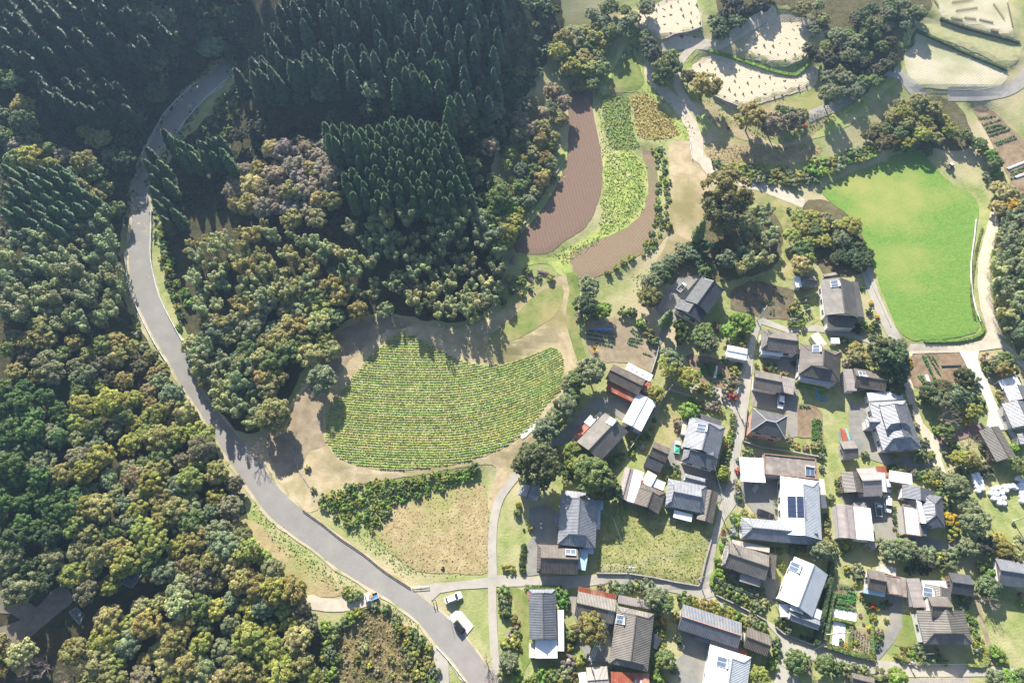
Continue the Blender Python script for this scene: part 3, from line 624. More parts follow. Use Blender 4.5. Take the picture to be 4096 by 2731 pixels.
def cedar_crown(seed, H=18.0, R=1.75, n=900, leaf=.55, point=1.0):
    """tall flame-shaped crown with drooping sprays"""
    r = np.random.RandomState(seed)
    t = r.rand(n) ** .8; z = H * (.22 + .78 * t)
    prof = R * np.minimum(1, 1.22 * (1 - t) ** (.60 * point)) * (.92 + .08 * np.sin(z * 3.1)) * np.where(t < .12, .55 + t * 3.6, 1)
    an = r.rand(n) * 2 * math.pi; lump = 1 + .13 * np.sin(an * 3 + z * 1.7 + seed) + .1 * np.sin(an * 5 - z * 2.6)
    rr = prof * lump * (.78 + .3 * r.rand(n))
    P = np.stack([rr * np.cos(an), rr * np.sin(an), z - .12 * rr], 1)
    O = np.stack([np.cos(an), np.sin(an), .7 + 1.2 * t], 1)
    N = unit(O + r.normal(size=(n, 3)) * .38)
    V, Q = leaf_quads(P, N, leaf, r, 1.5, np.stack([np.cos(an), np.sin(an), -np.ones(n) * .5], 1))
    tip = np.stack([r.normal(size=25) * .12, r.normal(size=25) * .12, H * (.97 + .035 * r.rand(25))], 1)
    v2 = leaf_quads(tip, unit(r.normal(size=(25, 3)) + np.array([0, 0, .3])), leaf * .6, r, 1.6)
    core = []; cq = []; seg = 7; zz = np.linspace(.2, .96, 7)
    for f in zz:
        tt = (f - .2) / .8; q = R * .74 * min(1, 1.15 * (1 - tt) ** (.65 * point))
        for k in range(seg): core.append((q * math.cos(k * 2 * math.pi / seg), q * math.sin(k * 2 * math.pi / seg), H * f))
    for i in range(len(zz) - 1):
        for k in range(seg): cq.append((i * seg + k, i * seg + (k + 1) % seg, (i + 1) * seg + (k + 1) % seg, (i + 1) * seg + k))
    return join([(V, Q), v2, (np.array(core), np.array(cq))])
def bamboo_crown(seed, H=11.0, culms=9, per=125, R=2.2):
    """feathery bamboo clump: arching culms hung with narrow sprays"""
    r = np.random.RandomState(seed); parts = []
    for k in range(culms):
        a = r.rand() * 2 * math.pi; b0 = r.rand() * R * .7; lean = .8 + 1.7 * r.rand(); h = H * (.72 + .3 * r.rand())
        x0, y0 = b0 * math.cos(a), b0 * math.sin(a); a2 = a + r.normal() * .6
        t = .42 + .6 * r.rand(per) ** .8
        cx = x0 + math.cos(a2) * lean * np.clip(t, 0, 1.1) ** 2.4; cy = y0 + math.sin(a2) * lean * np.clip(t, 0, 1.1) ** 2.4
        cz = h * (t - .12 * np.clip(t - .8, 0, 1) * 5 * .5)
        rad = .95 * np.sin(np.clip((t - .35) / .7, 0, 1) * math.pi) ** .6 + .12
        d = unit(r.normal(size=(per, 3)))
        P = np.stack([cx, cy, cz], 1) + d * rad[:, None] * np.array([1, 1, .55])
        N = unit(d * .6 + np.array([0, 0, .9]) + r.normal(size=(per, 3)) * .4)
        parts.append(leaf_quads(P, N, .30, r, 2.0, d + np.array([0, 0, -.8])))
    return join(parts)
def ball_crown(seed, R=1.0, n=420, leaf=.2, sq=1.0, rough=.12):
    r = np.random.RandomState(seed); d = unit(r.normal(size=(n, 3))); d[:, 2] = np.where(d[:, 2] < -.45, -d[:, 2], d[:, 2])
    lump = 1 + rough * (np.sin(d[:, 0] * 5 + seed) * np.cos(d[:, 1] * 4) + np.sin(d[:, 2] * 6 + d[:, 0] * 3))
    P = d * R * lump[:, None] * (.85 + .25 * r.rand(n, 1)) * np.array([1, 1, sq]) + np.array([0, 0, R * sq * .75])
    parts = [leaf_quads(P, unit(d + r.normal(size=(n, 3)) * .5), leaf, r), blob_core((0, 0, R * sq * .7), (R * .78, R * .78, R * sq * .72), r)]
    return join(parts)
def limb_tubes(mb, seed, H, R, n=6, r0=.22, top=None):
    r = random.Random(seed); top = top or H
    mb.tube([(0, 0, -.6), (.05, .03, H * .3), (r.uniform(-.2, .2), r.uniform(-.2, .2), H * .55)], [r0 * 1.25, r0, r0 * .8], 7)
    for k in range(n):
        a = 2 * math.pi * k / n + r.uniform(-.3, .3); z0 = H * r.uniform(.3, .52); q = R * r.uniform(.5, .8)
        mb.tube([(0, 0, z0), (math.cos(a) * q * .5, math.sin(a) * q * .5, z0 + (top - z0) * .45), (math.cos(a) * q, math.sin(a) * q, z0 + (top - z0) * r.uniform(.6, .85))], [r0 * .55, r0 * .36, r0 * .12], 5)
def bare_crown(seed, H=6.0, R=3.0):
    r = random.Random(seed); mb = MB()
    def br(p, d, L, rad, dep):
        q = p + d * L; m = p + d * L * .5 + Vector((r.uniform(-1, 1), r.uniform(-1, 1), r.uniform(-.3, .6))) * L * .07
        mb.tube([p, m, q], [rad, rad * .8, rad * .6], 4 if dep > 1 else 3, 0, False)
        if dep == 0: return
        for k in range(3 if dep > 1 else 4):
            e = (d + Vector((r.uniform(-1, 1), r.uniform(-1, 1), r.uniform(-.35, .75))) * .85).normalized()
            br(p + d * L * r.uniform(.55, 1), e, L * r.uniform(.55, .8), rad * .58, dep - 1)
    for k in range(6):
        a = 2 * math.pi * k / 6 + r.uniform(-.4, .4)
        br(Vector((0, 0, H * .22)), Vector((math.cos(a) * .75, math.sin(a) * .75, 1)).normalized(), H * .3, .085, 3)
    return mb
TREE = {}
def reg(kind, crowns, trunks): TREE[kind] = (crowns, trunks)
def npm(name, vq, m): return np_mesh(name, vq[0], vq[1], m)
_b = []
for i in range(7):
    _b.append(npm('crown', broad_crown(100 + i, 4.0, 5.2 + (i % 3) * .5, 60, 62, .36, 3.0, .9 + .04 * i), LEAF))
_bt = []
for i in range(3):
    mb = MB(); limb_tubes(mb, i, 6.5, 3.6, 6, .2, 6.8); _bt.append(mb.mesh('trunk', BARK, True))
reg('broad', _b, _bt)
_cm = []
for i in range(6):
    _cm.append(npm('crown', cedar_crown(200 + i, 18, 2.35 + .1 * i, 1050, .6, .92 + .05 * (i % 3)), NEEDLE))
mb = MB(); mb.tube([(0, 0, -1), (0, 0, 6), (0, 0, 16)], [.26, .2, .04], 7); _ct = [mb.mesh('trunk', BARK, True)]
reg('cedar', _cm, _ct)
_fm = [npm('crown', cedar_crown(240 + i, 13, 2.3, 800, .62, 1.15), NEEDLE) for i in range(3)]
mb = MB(); mb.tube([(0, 0, -1), (0, 0, 4), (0, 0, 11)], [.22, .18, .04], 7)
reg('fir', _fm, [mb.mesh('trunk', BARK, True)])
_bb = [npm('crown', bamboo_crown(300 + i), LEAF) for i in range(5)]
mb = MB(); rr_ = random.Random(3)
for k in range(8):
    a = rr_.uniform(0, 6.28); q = rr_.uniform(.2, 1.4); x, y = q * math.cos(a), q * math.sin(a)
    mb.tube([(x, y, -.5), (x * 1.1, y * 1.1, 4.5), (x * 1.5, y * 1.5, 8.5)], [.06, .055, .02], 5)
reg('bamboo', _bb, [mb.mesh('trunk', mat('bamboo_culm', (.16,.19,.07), .5, .4, col2=(.26,.25,.12), scale=2), True)])
_ba = [bare_crown(400 + i).mesh('branches', TWIG) for i in range(3)]
mb = MB(); mb.tube([(0, 0, -.4), (.05, 0, 1.0), (0, .05, 1.8)], [.2, .15, .12], 7)
reg('bare', _ba, [mb.mesh('trunk', BARK, True)])
_sh = [npm('foliage', broad_crown(500 + i, 1.2, 1.5, 16, 62, .24, .1), LEAF) for i in range(5)]
mb = MB()
for k in range(5):
    a = k * 1.26; mb.tube([(0, 0, -.2), (.25 * math.cos(a), .25 * math.sin(a), .5), (.5 * math.cos(a), .5 * math.sin(a), 1.0)], [.05, .04, .015], 5)
_sht = [mb.mesh('stem', BARK, True)]
reg('shrub', _sh, _sht)
reg('ball', [npm('foliage', ball_crown(520 + i), LEAF) for i in range(3)], _sht)
def spiky(seed):
    r = np.random.RandomState(seed); parts = []
    n = 46; a = r.rand(n) * 6.28; e = .25 + 1.0 * r.rand(n)
    V = []; Q = []
    for k in range(n):
        d = np.array([math.cos(a[k]) * math.cos(e[k]), math.sin(a[k]) * math.cos(e[k]), math.sin(e[k])]); s = np.array([-math.sin(a[k]), math.cos(a[k]), 0]) * .055
        L = 1.3 * (.7 + .4 * r.rand()); b = np.array([0, 0, .5]); m = b + d * L * .55; t = b + d * L + np.array([0, 0, -.25])
        i = len(V); V += [b - s, b + s, m + s * 1.2, m - s * 1.2, t + s * .1, t - s * .1]; Q += [(i, i + 1, i + 2, i + 3), (i + 3, i + 2, i + 4, i + 5)]
    return np.array(V), np.array(Q)
reg('palm', [npm('foliage', spiky(3), LEAF)], _sht)
NAMES = {'broad': 'broadleaf_tree', 'cedar': 'cedar_tree', 'fir': 'conifer_tree', 'bamboo': 'bamboo_clump', 'bare': 'bare_tree', 'shrub': 'shrub', 'ball': 'clipped_shrub', 'palm': 'spiky_plant'}
CATS = {'broad': 'tree', 'cedar': 'tree', 'fir': 'tree', 'bamboo': 'bamboo', 'bare': 'tree', 'shrub': 'shrub', 'ball': 'shrub', 'palm': 'plant'}
def jitter(c, v=.16, h=.05, r=rnd):
    k = 1 + r.uniform(-v, v); a = r.uniform(-h, h)
    return (max(.004, c[0] * k * (1 + a * 2)), max(.004, c[1] * k), max(.003, c[2] * k * (1 - a * 2)), 1)
def plant(kind, p, sc, col, label, group=None, name=None, cat=None, szf=1.0):
    crowns, trunks = TREE[kind]
    e = empty(name or NAMES[kind], p, rnd.uniform(0, 6.28))
    e.scale = (sc, sc, sc * szf)
    tag(e, label, cat or CATS[kind], group)
    cm = rnd.choice(crowns); tm = rnd.choice(trunks)
    c = link(bpy.data.objects.new(cm.name.split('.')[0], cm), e); c.color = col
    link(bpy.data.objects.new(tm.name.split('.')[0], tm), e)
    return e
def poisson(poly, d, n_try=None, r=rnd, keep=None):
    xs = [p[0] for p in poly]; ys = [p[1] for p in poly]; x0, x1, y0, y1 = min(xs), max(xs), min(ys), max(ys)
    area = (x1 - x0) * (y1 - y0); n_try = n_try or int(area / (d * d) * 9)
    X = np.array([r.uniform(x0, x1) for _ in range(n_try)]); Y = np.array([r.uniform(y0, y1) for _ in range(n_try)])
    m = inside(poly, X, Y); pts = []; cell = {}
    for x, y in zip(X[m], Y[m]):
        i, j = int(x // d), int(y // d)
        if any((x - q[0]) ** 2 + (y - q[1]) ** 2 < d * d for a in (-1, 0, 1) for b in (-1, 0, 1) for q in cell.get((i + a, j + b), ())): continue
        if keep and not keep(x, y): continue
        cell.setdefault((i, j), []).append((x, y)); pts.append((x, y))
    return pts
OCC = []     # places already taken by trees
def wp(poly_px, h): return [tuple(v) for v in gxy(poly_px, h)]
# trees stay off the main road
ROADP = [tuple(v) for v in spline(gxy(strip(ROAD_L, ROAD_R)), True, 4)]
def off_road(x, y, m=1.5):
    X = np.array([x]); Y = np.array([y])
    return not inside(ROADP, X, Y)[0] and edge_dist(ROADP, X, Y)[0] > m

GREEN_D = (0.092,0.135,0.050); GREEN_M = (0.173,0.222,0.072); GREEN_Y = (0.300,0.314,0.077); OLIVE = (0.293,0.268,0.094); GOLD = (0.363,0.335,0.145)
BROWN = (0.307,0.262,0.180); PINKB = (0.344,0.295,0.249); BAMB = (0.259,0.299,0.136); BAMB2 = (0.339,0.360,0.164); GREYG = (0.213,0.242,0.128)
CED = (.075,.135,.048); CEDB = (.12,.22,.055); RED = (.415,.073,.030); YEL = (.512,.390,.055); LIME = (.220,.317,.061)
CNAME = {GREEN_D: 'dark green', GREEN_M: 'green', GREEN_Y: 'yellow green', OLIVE: 'olive', GOLD: 'golden', BROWN: 'brown', PINKB: 'pinkish brown', BAMB: 'mid green', BAMB2: 'pale green', GREYG: 'grey green', YEL: 'yellow', LIME: 'lime green'}
def stand(kind, poly_px, h, d, cols, label, group, sc=(.85, 1.2), frac=1.0, szf=(.9, 1.15), pad=1.5, name=None):
    CW = {'golden', 'grey', 'green', 'dark', 'pale', 'light', 'yellow', 'brown', 'olive', 'broad'}; w = label.split()
    while w[0] in CW: w.pop(0)
    label = ' '.join(w); poly = wp(poly_px, h * frac); n = 0
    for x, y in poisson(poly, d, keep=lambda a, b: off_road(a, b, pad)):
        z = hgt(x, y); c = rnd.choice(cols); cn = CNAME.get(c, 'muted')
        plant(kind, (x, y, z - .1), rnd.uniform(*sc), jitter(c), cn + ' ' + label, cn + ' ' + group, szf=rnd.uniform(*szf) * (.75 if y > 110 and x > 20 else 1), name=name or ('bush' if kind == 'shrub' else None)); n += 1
    return n
# ------------------------------------------------------------------ cedars: nearest 300 one by one, the rest as one wood
CEDS = []
def cedar_stand(poly_px, h, d, col, label, sc=(.9, 1.1), tips=False, frac=.95):
    if tips:
        for p in poly_px:
            q = ground(p, h * frac); CEDS.append((q.x, q.y, h * rnd.uniform(.95, 1.05), jitter(col, .2), label))
    else:
        for x, y in poisson(wp(poly_px, h * frac), d, keep=off_road):
            CEDS.append((x, y, h * rnd.uniform(*sc), jitter(col, .2), label))
cedar_stand([(1385,790),(1375,700),(1425,630),(1450,560),(1475,490),(1560,468),(1700,465),(1800,505),(1825,590),(1870,690),(1895,800),(1700,810),(1560,800)], 12.5, 2.2, CED, 'dark cedar in the dense square plantation on the central mound', (.92, 1.05))
cedar_stand([(1297,495),(1330,505),(1370,498),(1400,512),(1440,515),(1425,545),(1385,550),(1335,560),(1310,540)], 14, 2, CED, 'tall narrow cedar at the left edge of the central plantation', tips=True)
cedar_stand([(1002,285),(1028,277),(1050,300),(1078,275),(1100,300),(1161,256),(1185,246),(1214,209),(1225,235),(1256,207),(1275,240),(1297,241),(1315,275),(1339,207),(1365,188),(1390,240),(1400,290)], 15, 2, (.07,.115,.055), 'tall cedar in the ragged row across the shaded hillside', tips=True)
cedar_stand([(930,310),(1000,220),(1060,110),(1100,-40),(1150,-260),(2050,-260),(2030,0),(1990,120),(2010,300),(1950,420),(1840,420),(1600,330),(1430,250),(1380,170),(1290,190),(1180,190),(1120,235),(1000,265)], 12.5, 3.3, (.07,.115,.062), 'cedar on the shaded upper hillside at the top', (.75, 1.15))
cedar_stand([(1580,330),(1620,280),(1660,290),(1690,300),(1730,235),(1750,250),(1700,320),(1755,330),(1800,400),(1790,440),(1560,240),(1590,220)], 14, 2, CED, 'slim cedar in the gully above the central plantation', tips=True)
cedar_stand([(-60,-10),(-300,-10),(-300,-260),(1000,-260),(900,-60),(700,-40),(560,-30),(300,-60)], 14, 3.6, (.065,.105,.055), 'shaded cedar on the slope at the upper left edge', (.8, 1.15))
cedar_stand([(20,0),(110,12),(165,5),(75,78),(30,60),(60,55),(190,35),(245,5),(265,10),(240,30),(340,45),(480,45),(500,32),(175,82),(65,125),(0,115),(130,140),(220,110),(300,120),(400,100),(440,140),(350,180),(560,150),(520,180),(20,190),(90,210),(180,190),(270,190),(600,60),(650,120),(400,20),(340,-10),(420,-20)], 15, 2, (.07,.115,.055), 'tall shaded cedar on the slope in the upper left corner', tips=True)
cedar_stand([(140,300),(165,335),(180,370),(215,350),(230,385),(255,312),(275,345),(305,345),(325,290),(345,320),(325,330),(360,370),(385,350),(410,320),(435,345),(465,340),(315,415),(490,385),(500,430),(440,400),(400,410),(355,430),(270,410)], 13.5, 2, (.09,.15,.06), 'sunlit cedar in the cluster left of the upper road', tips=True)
cedar_stand([(650,520),(675,545),(700,560),(720,565),(745,575),(790,560),(810,570),(830,555),(850,547),(870,540),(800,600),(840,600),(880,590),(900,620),(760,610),(715,600)], 12, 2, CED, 'cedar in the clump right of the upper road', tips=True, frac=.97)
cedar_stand([(580,585),(575,640),(610,665),(592,690),(630,640),(600,750),(612,800),(640,860),(660,720),(650,790),(690,840)], 11, 2, (.075,.13,.05), 'leaning cedar beside the bend of the upper road', tips=True, frac=.97)
cedar_stand([(0,640),(110,655),(180,660),(240,650),(262,700),(330,745),(378,790),(300,830),(240,900),(170,910),(0,840)], 11.5, 2.3, (.085,.15,.055), 'cedar in the plantation at the left edge below the sunlit crest', (.9, 1.05))
cedar_stand([(1742,862),(1362,1058),(1790,800)], 9, 2, CED, 'small lone cedar below the central plantation', tips=True)
CEDS.sort(key=lambda c: (c[0]) ** 2 + (c[1]) ** 2 + (CAM_H - hgt(c[0], c[1])) ** 2)
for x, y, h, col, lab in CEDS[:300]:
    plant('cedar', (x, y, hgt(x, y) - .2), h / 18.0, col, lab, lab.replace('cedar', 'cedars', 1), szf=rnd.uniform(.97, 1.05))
print('cedars', len(CEDS))
_lowc = [cedar_crown(260 + i, 18, 2.5, 480, .85, 1.0) for i in range(3)]
parts = []
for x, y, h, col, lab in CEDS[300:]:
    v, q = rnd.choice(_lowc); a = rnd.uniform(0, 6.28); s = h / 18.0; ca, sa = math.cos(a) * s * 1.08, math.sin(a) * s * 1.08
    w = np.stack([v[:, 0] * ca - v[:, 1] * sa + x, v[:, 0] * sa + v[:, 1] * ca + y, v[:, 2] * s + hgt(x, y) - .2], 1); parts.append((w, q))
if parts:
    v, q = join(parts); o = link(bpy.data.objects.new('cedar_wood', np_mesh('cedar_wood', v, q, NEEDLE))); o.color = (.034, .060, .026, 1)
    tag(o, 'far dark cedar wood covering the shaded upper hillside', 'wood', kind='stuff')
# ------------------------------------------------------------------ broadleaf woods and bamboo
A_MIX = [GREEN_M, OLIVE, GREEN_Y, GREEN_Y, GOLD, GREYG, BAMB2, GREEN_Y, OLIVE, (.25,.215,.115)]
E_MIX = [GREEN_D, GREEN_M, GREYG, GREEN_M, OLIVE]
stand('broad', [(420,1500),(720,1490),(775,1600),(850,1780),(930,1930),(955,2080),(960,2150),(1060,2230),(1130,2330),(1190,2420),(1230,2520),(1280,2760),(330,2760),(245,2620),(340,2560),(440,2440),(500,2420),(580,2400),(580,2290),(540,2240),(500,2260),(430,2350),(330,2400),(235,2330),(245,2180),(300,2010),(310,1940),(210,1880),(280,1780),(215,1700),(270,1600),(300,1500)], 8.5, 3.5, A_MIX, 'golden green autumn tree in the wood at the lower left', 'autumn trees in the lower left wood', (0.48, 0.82), .75, name='autumn_tree')
stand('broad', [(0,1290),(150,1290),(330,1370),(420,1330),(550,1360),(620,1440),(720,1490),(420,1500),(300,1500),(0,1500)], 8, 3.5, [GREYG, OLIVE, GREEN_M, (.12,.115,.065), OLIVE], 'grey green tree on the sunlit crest at the left edge', 'trees on the sunlit left crest', (0.48, 0.78), .75)
stand('bamboo', [(0,950),(200,930),(400,860),(490,960),(490,1150),(420,1310),(250,1290),(0,1280)], 9, 3.4, [BAMB, GREYG], 'shaded bamboo clump in the hollow left of the road', 'bamboo in the shaded left hollow', (.7, 1.0), .75)
stand('broad', [(-30,500),(60,495),(150,520),(250,570),(340,610),(350,640),(240,650),(0,635)], 7.5, 3.6, [OLIVE, BROWN, GREEN_M, GREEN_Y], 'pale sunlit tree on the ridge at the upper left edge', 'trees on the upper left ridge', (.55, .85), .75)
stand('broad', [(250,650),(350,640),(410,720),(455,790),(440,920),(350,900),(330,800),(270,710)], 7, 3.6, [GREYG, GREEN_M, OLIVE], 'grey green tree bordering the left cedar plantation', 'trees bordering the left plantation', (.55, .85), .75)
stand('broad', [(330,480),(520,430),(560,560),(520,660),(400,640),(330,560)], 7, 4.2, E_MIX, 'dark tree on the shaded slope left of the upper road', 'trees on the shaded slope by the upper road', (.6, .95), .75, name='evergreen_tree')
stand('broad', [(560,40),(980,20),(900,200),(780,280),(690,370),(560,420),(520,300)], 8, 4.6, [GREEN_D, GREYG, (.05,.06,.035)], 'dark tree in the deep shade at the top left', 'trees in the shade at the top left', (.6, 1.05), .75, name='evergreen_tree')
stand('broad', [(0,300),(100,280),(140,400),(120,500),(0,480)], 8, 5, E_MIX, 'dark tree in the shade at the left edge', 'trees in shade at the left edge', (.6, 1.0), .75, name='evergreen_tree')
stand('broad', [(930,650),(1090,575),(1180,540),(1280,545),(1310,620),(1340,720),(1355,790),(1300,880),(1120,870),(960,830),(900,760)], 7, 3.7, [BROWN, PINKB, BROWN, OLIVE, (.17,.15,.08), GOLD], 'brown autumn tree left of the central cedar plantation', 'autumn trees on the central mound', (.5, .85), .75, name='autumn_tree')
stand('bamboo', [(740,960),(870,910),(1110,880),(1260,920),(1400,970),(1490,1040),(1500,1150),(1380,1150),(1250,1120),(1050,1170),(930,1260),(830,1320),(770,1200)], 9.5, 3.2, [BAMB, BAMB2, OLIVE], 'pale feathery bamboo clump on the sunlit central slope', 'bamboo on the central slope', (.5, .8), .8)
stand('broad', [(740,1330),(840,1250),(960,1240),(1130,1150),(1200,1100),(1370,1110),(1400,1220),(1580,1190),(1580,1240),(1400,1250),(1330,1300),(1330,1390),(1150,1420),(1080,1540),(1000,1620),(880,1590),(800,1540),(750,1440)], 9, 3.6, [GREEN_Y, OLIVE, GOLD, GREEN_M, GREYG, BAMB2], 'yellow green tree in the wood between road and crop field', 'trees between road and crop field', (0.5, 0.85), .75, name='autumn_tree')
stand('bamboo', [(780,1380),(900,1400),(1000,1480),(1040,1600),(980,1700),(900,1640),(830,1530)], 9, 3.6, [BAMB, GREYG], 'bamboo clump overhanging the shaded bend of the road', 'bamboo at the road bend', (.65, .95), .75)
stand('bamboo', [(1530,1090),(1700,1000),(1980,1010),(2000,1100),(1980,1190),(1900,1250),(1770,1270),(1620,1190)], 9, 3.0, [BAMB2, BAMB, (.16,.17,.085)], 'pale bamboo clump in the grove above the crop field', 'bamboo in the grove above the crop field', (.5, .8), .8)
stand('bamboo', [(1380,900),(1700,850),(1900,830),(1990,910),(1990,1000),(1700,990),(1520,1050),(1450,980)], 8.5, 3.6, [GREYG, BAMB], 'dark shaded bamboo clump below the cedar plantation', 'shaded bamboo below the plantation', (.65, .95), .75)
stand('broad', [(1870,640),(1960,650),(2050,780),(2050,930),(1980,990),(1920,900),(1900,760)], 7, 3.6, [GREEN_Y, LIME, OLIVE, GREEN_M], 'light green tree at the right edge of the central wood', 'light trees at the edge of the central wood', (.5, .85), .75)
stand('broad', [(1820,420),(1960,330),(2010,450),(1990,600),(1880,590),(1840,520)], 8, 4.2, [GREEN_D, BROWN, GREYG], 'dark tree on the flank right of the cedar row', 'trees on the flank right of the cedars', (.6, .95), .75, name='evergreen_tree')
stand('broad', [(1060,350),(1400,320),(1560,360),(1850,460),(1800,480),(1500,440),(1280,480),(1060,520),(960,600),(930,480)], 7, 5.2, [GREEN_D, (.05,.055,.03), GREYG], 'dark undergrowth tree in the shaded gully of the central hill', 'trees in the shaded gully', (.5, .9), .7, name='evergreen_tree')
stand('broad', [(2230,160),(2330,90),(2420,50),(2450,120),(2430,230),(2370,330),(2290,330),(2235,240)], 7, 3.6, [GREYG, GREEN_M, OLIVE, GREEN_Y], 'light green tree in the strip beside the top paddy', 'trees in the strip beside the top paddy', (.5, .85), .75)
stand('broad', [(2080,400),(2230,330),(2270,400),(2250,520),(2190,620),(2130,640),(2070,540)], 6.5, 3.8, [OLIVE, GREYG, GREEN_M, BROWN], 'thin tree on the slope left of the ploughed field', 'trees left of the ploughed field', (.45, .75), .75)
stand('broad', [(2000,640),(2110,560),(2230,560),(2190,700),(2110,820),(2060,900),(2030,760)], 4.5, 3.2, [GREEN_Y, GREEN_M, GREYG, GOLD], 'bushy tree on the bank left of the ploughed field', 'bushy trees on the bank by the ploughed field', (.35, .6), .7)
stand('broad', [(2340,0),(2440,-20),(2620,-20),(2560,50),(2460,80),(2380,60)], 7, 3.8, [GREEN_M, GREYG], 'tree at the top edge beside the paddy of straw shocks', 'trees at the top edge', (.5, .8), .75)
stand('broad', [(2860,130),(2880,0),(2950,-80),(3150,-80),(3040,10),(2940,60)], 8, 3.6, [GREEN_D, (.05,.05,.03)], 'dark tree in the wood above the farm road junction', 'dark trees above the farm road', (0.45, 0.75), .75, name='evergreen_tree')
stand('broad', [(3170,20),(3220,-20),(3330,-20),(3320,70),(3250,90)], 7, 4, [GREYG, OLIVE], 'sunlit tree behind the upper paddy', 'trees behind the upper paddy', (.45, .7), .75)
stand('broad', [(3225,180),(3290,110),(3390,75),(3450,40),(3560,85),(3605,140),(3600,240),(3500,310),(3440,350),(3360,350),(3320,280),(3320,220)], 8, 3.3, [GREYG, (.095,.10,.05), GREEN_M], 'grey green tree in the large grove between the paddies', 'trees in the grove between the paddies', (0.45, 0.72), .78)
stand('broad', [(3440,30),(3500,-20),(3700,-20),(3720,40),(3660,60),(3560,70)], 8, 3.6, [GREEN_D, GREYG], 'dark tree at the top right beside the paddies', 'trees at the top right', (0.45, 0.75), .75, name='evergreen_tree')
stand('broad', [(3470,520),(3560,440),(3640,365),(3720,370),(3800,390),(3845,450),(3850,510),(3720,545),(3560,545)], 8, 3.2, [OLIVE, GREEN_M, (.14,.125,.05), GREEN_Y], 'broad olive tree in the grove above the bright green field', 'trees above the bright green field', (0.42, 0.72), .75)
stand('shrub', [(2870,640),(2960,640),(3100,665),(3220,690),(3240,640),(3330,620),(3480,580),(3560,560),(3660,570),(3560,600),(3420,640),(3300,705),(3150,725),(3000,700),(2890,670)], 3, 2.3, [GREEN_M, GREEN_Y, LIME, GREYG], 'leafy bush in the hedge bank above the bright green field', 'bushes in the hedge bank above the green field', (1.1, 1.9), .7)
stand('bamboo', [(2990,850),(3090,825),(3105,950),(3080,1040),(2980,1080),(2930,1010),(2960,930)], 7, 2.8, [BAMB2, BAMB, GREYG], 'bamboo clump in the grove behind the dark tiled house', 'bamboo behind the dark tiled house', (.5, .8), .75)
stand('broad', [(2780,1000),(2880,940),(2950,960),(2930,1060),(2860,1100),(2790,1080)], 6.5, 3.8, [GREEN_D, GREEN_M, GREYG], 'dark evergreen tree behind the dark tiled house', 'evergreens behind the dark tiled house', (.5, .8), .75, name='evergreen_tree')
stand('broad', [(2590,1110),(2640,1050),(2700,1010),(2770,950),(2790,980),(2720,1060),(2640,1110)], 4.5, 2.6, [GREEN_D, GREYG], 'low dark tree in the hedge beside the dark tiled house', 'hedge trees beside the dark tiled house', (.38, .55), .7, name='evergreen_tree')
stand('broad', [(3205,840),(3260,820),(3350,850),(3420,880),(3410,940),(3330,960),(3240,970)], 6.5, 3.2, [GREYG, GREEN_M, GREEN_Y], 'leafy tree in the grove left of the bright green field', 'trees left of the bright green field', (.5, .8), .75)
stand('bamboo', [(4130,790),(4060,860),(4010,930),(3985,1050),(4000,1180),(4025,1270),(4080,1350),(4140,1420)], 8, 2.6, [(.21,.25,.13), BAMB2, GREYG], 'bamboo clump in the wood at the right edge', 'bamboo at the right edge', (.6, .9), .75)
stand('broad', [(3985,740),(4010,720),(4060,730),(4090,790),(4060,840),(4000,830)], 6, 3.4, [YEL, GOLD, OLIVE], 'yellow green tree by the bend of the farm track', 'yellow trees by the farm track', (.5, .75), .75)

stand('broad', [(0,2130),(230,2120),(235,2330),(160,2400),(90,2440),(0,2380)], 7, 4.2, [GREEN_D, GREYG], 'tree in the deep shade beside the forest path', 'trees in shade by the forest path', (.6, .9), .75, name='evergreen_tree')
stand('broad', [(-20,2570),(60,2545),(105,2600),(90,2680),(-20,2700)], 6, 3.5, [GOLD, OLIVE], 'tree at the lower left corner', 'trees at the lower left corner', (.6, .9), .75)
stand('broad', [(3330,930),(3400,895),(3440,920),(3490,960),(3500,1030),(3430,1050),(3370,1020),(3330,980)], 7, 2.6, [GREEN_D, (.085,.10,.035)], 'dense evergreen tree at the corner of the bright green field', 'evergreens at the corner of the green field', (.42, .62), .75, name='evergreen_tree')

stand('broad', [(-60,1512),(60,1515),(160,1545),(245,1590),(265,1660),(220,1760),(80,1780),(-60,1760)], 9, 3.0, [(.12,.20,.06), (.10,.17,.05)], 'rounded bright conifer in the upper clump at the lower left edge', 'bright conifers in the upper left edge clump', (.5, .72), .8, szf=(1.1, 1.4), name='rounded_conifer')
stand('broad', [(-60,1820),(80,1860),(170,1905),(290,1950),(305,2010),(240,2070),(100,2110),(-60,2110)], 9, 3.0, [(.13,.215,.06), (.11,.18,.05)], 'rounded bright conifer in the lower clump at the left edge', 'bright conifers in the lower left edge clump', (.5, .72), .8, szf=(1.1, 1.4), name='rounded_conifer')
stand('broad', [(-80,1640),(60,1700),(230,1720),(200,1850),(60,1850),(-80,1830)], 7, 3.6, [GREEN_D, GREYG], 'shaded tree between the two bright conifer clumps', 'shaded trees between the conifer clumps', (.5, .75), .75, name='evergreen_tree')
stand('broad', [(-120,-20),(-120,480),(-20,480),(-20,100)], 7, 4, [GREEN_D], 'tree beyond the left edge of the upper slope', 'trees beyond the left edge', (.6, .9), .75, name='evergreen_tree')
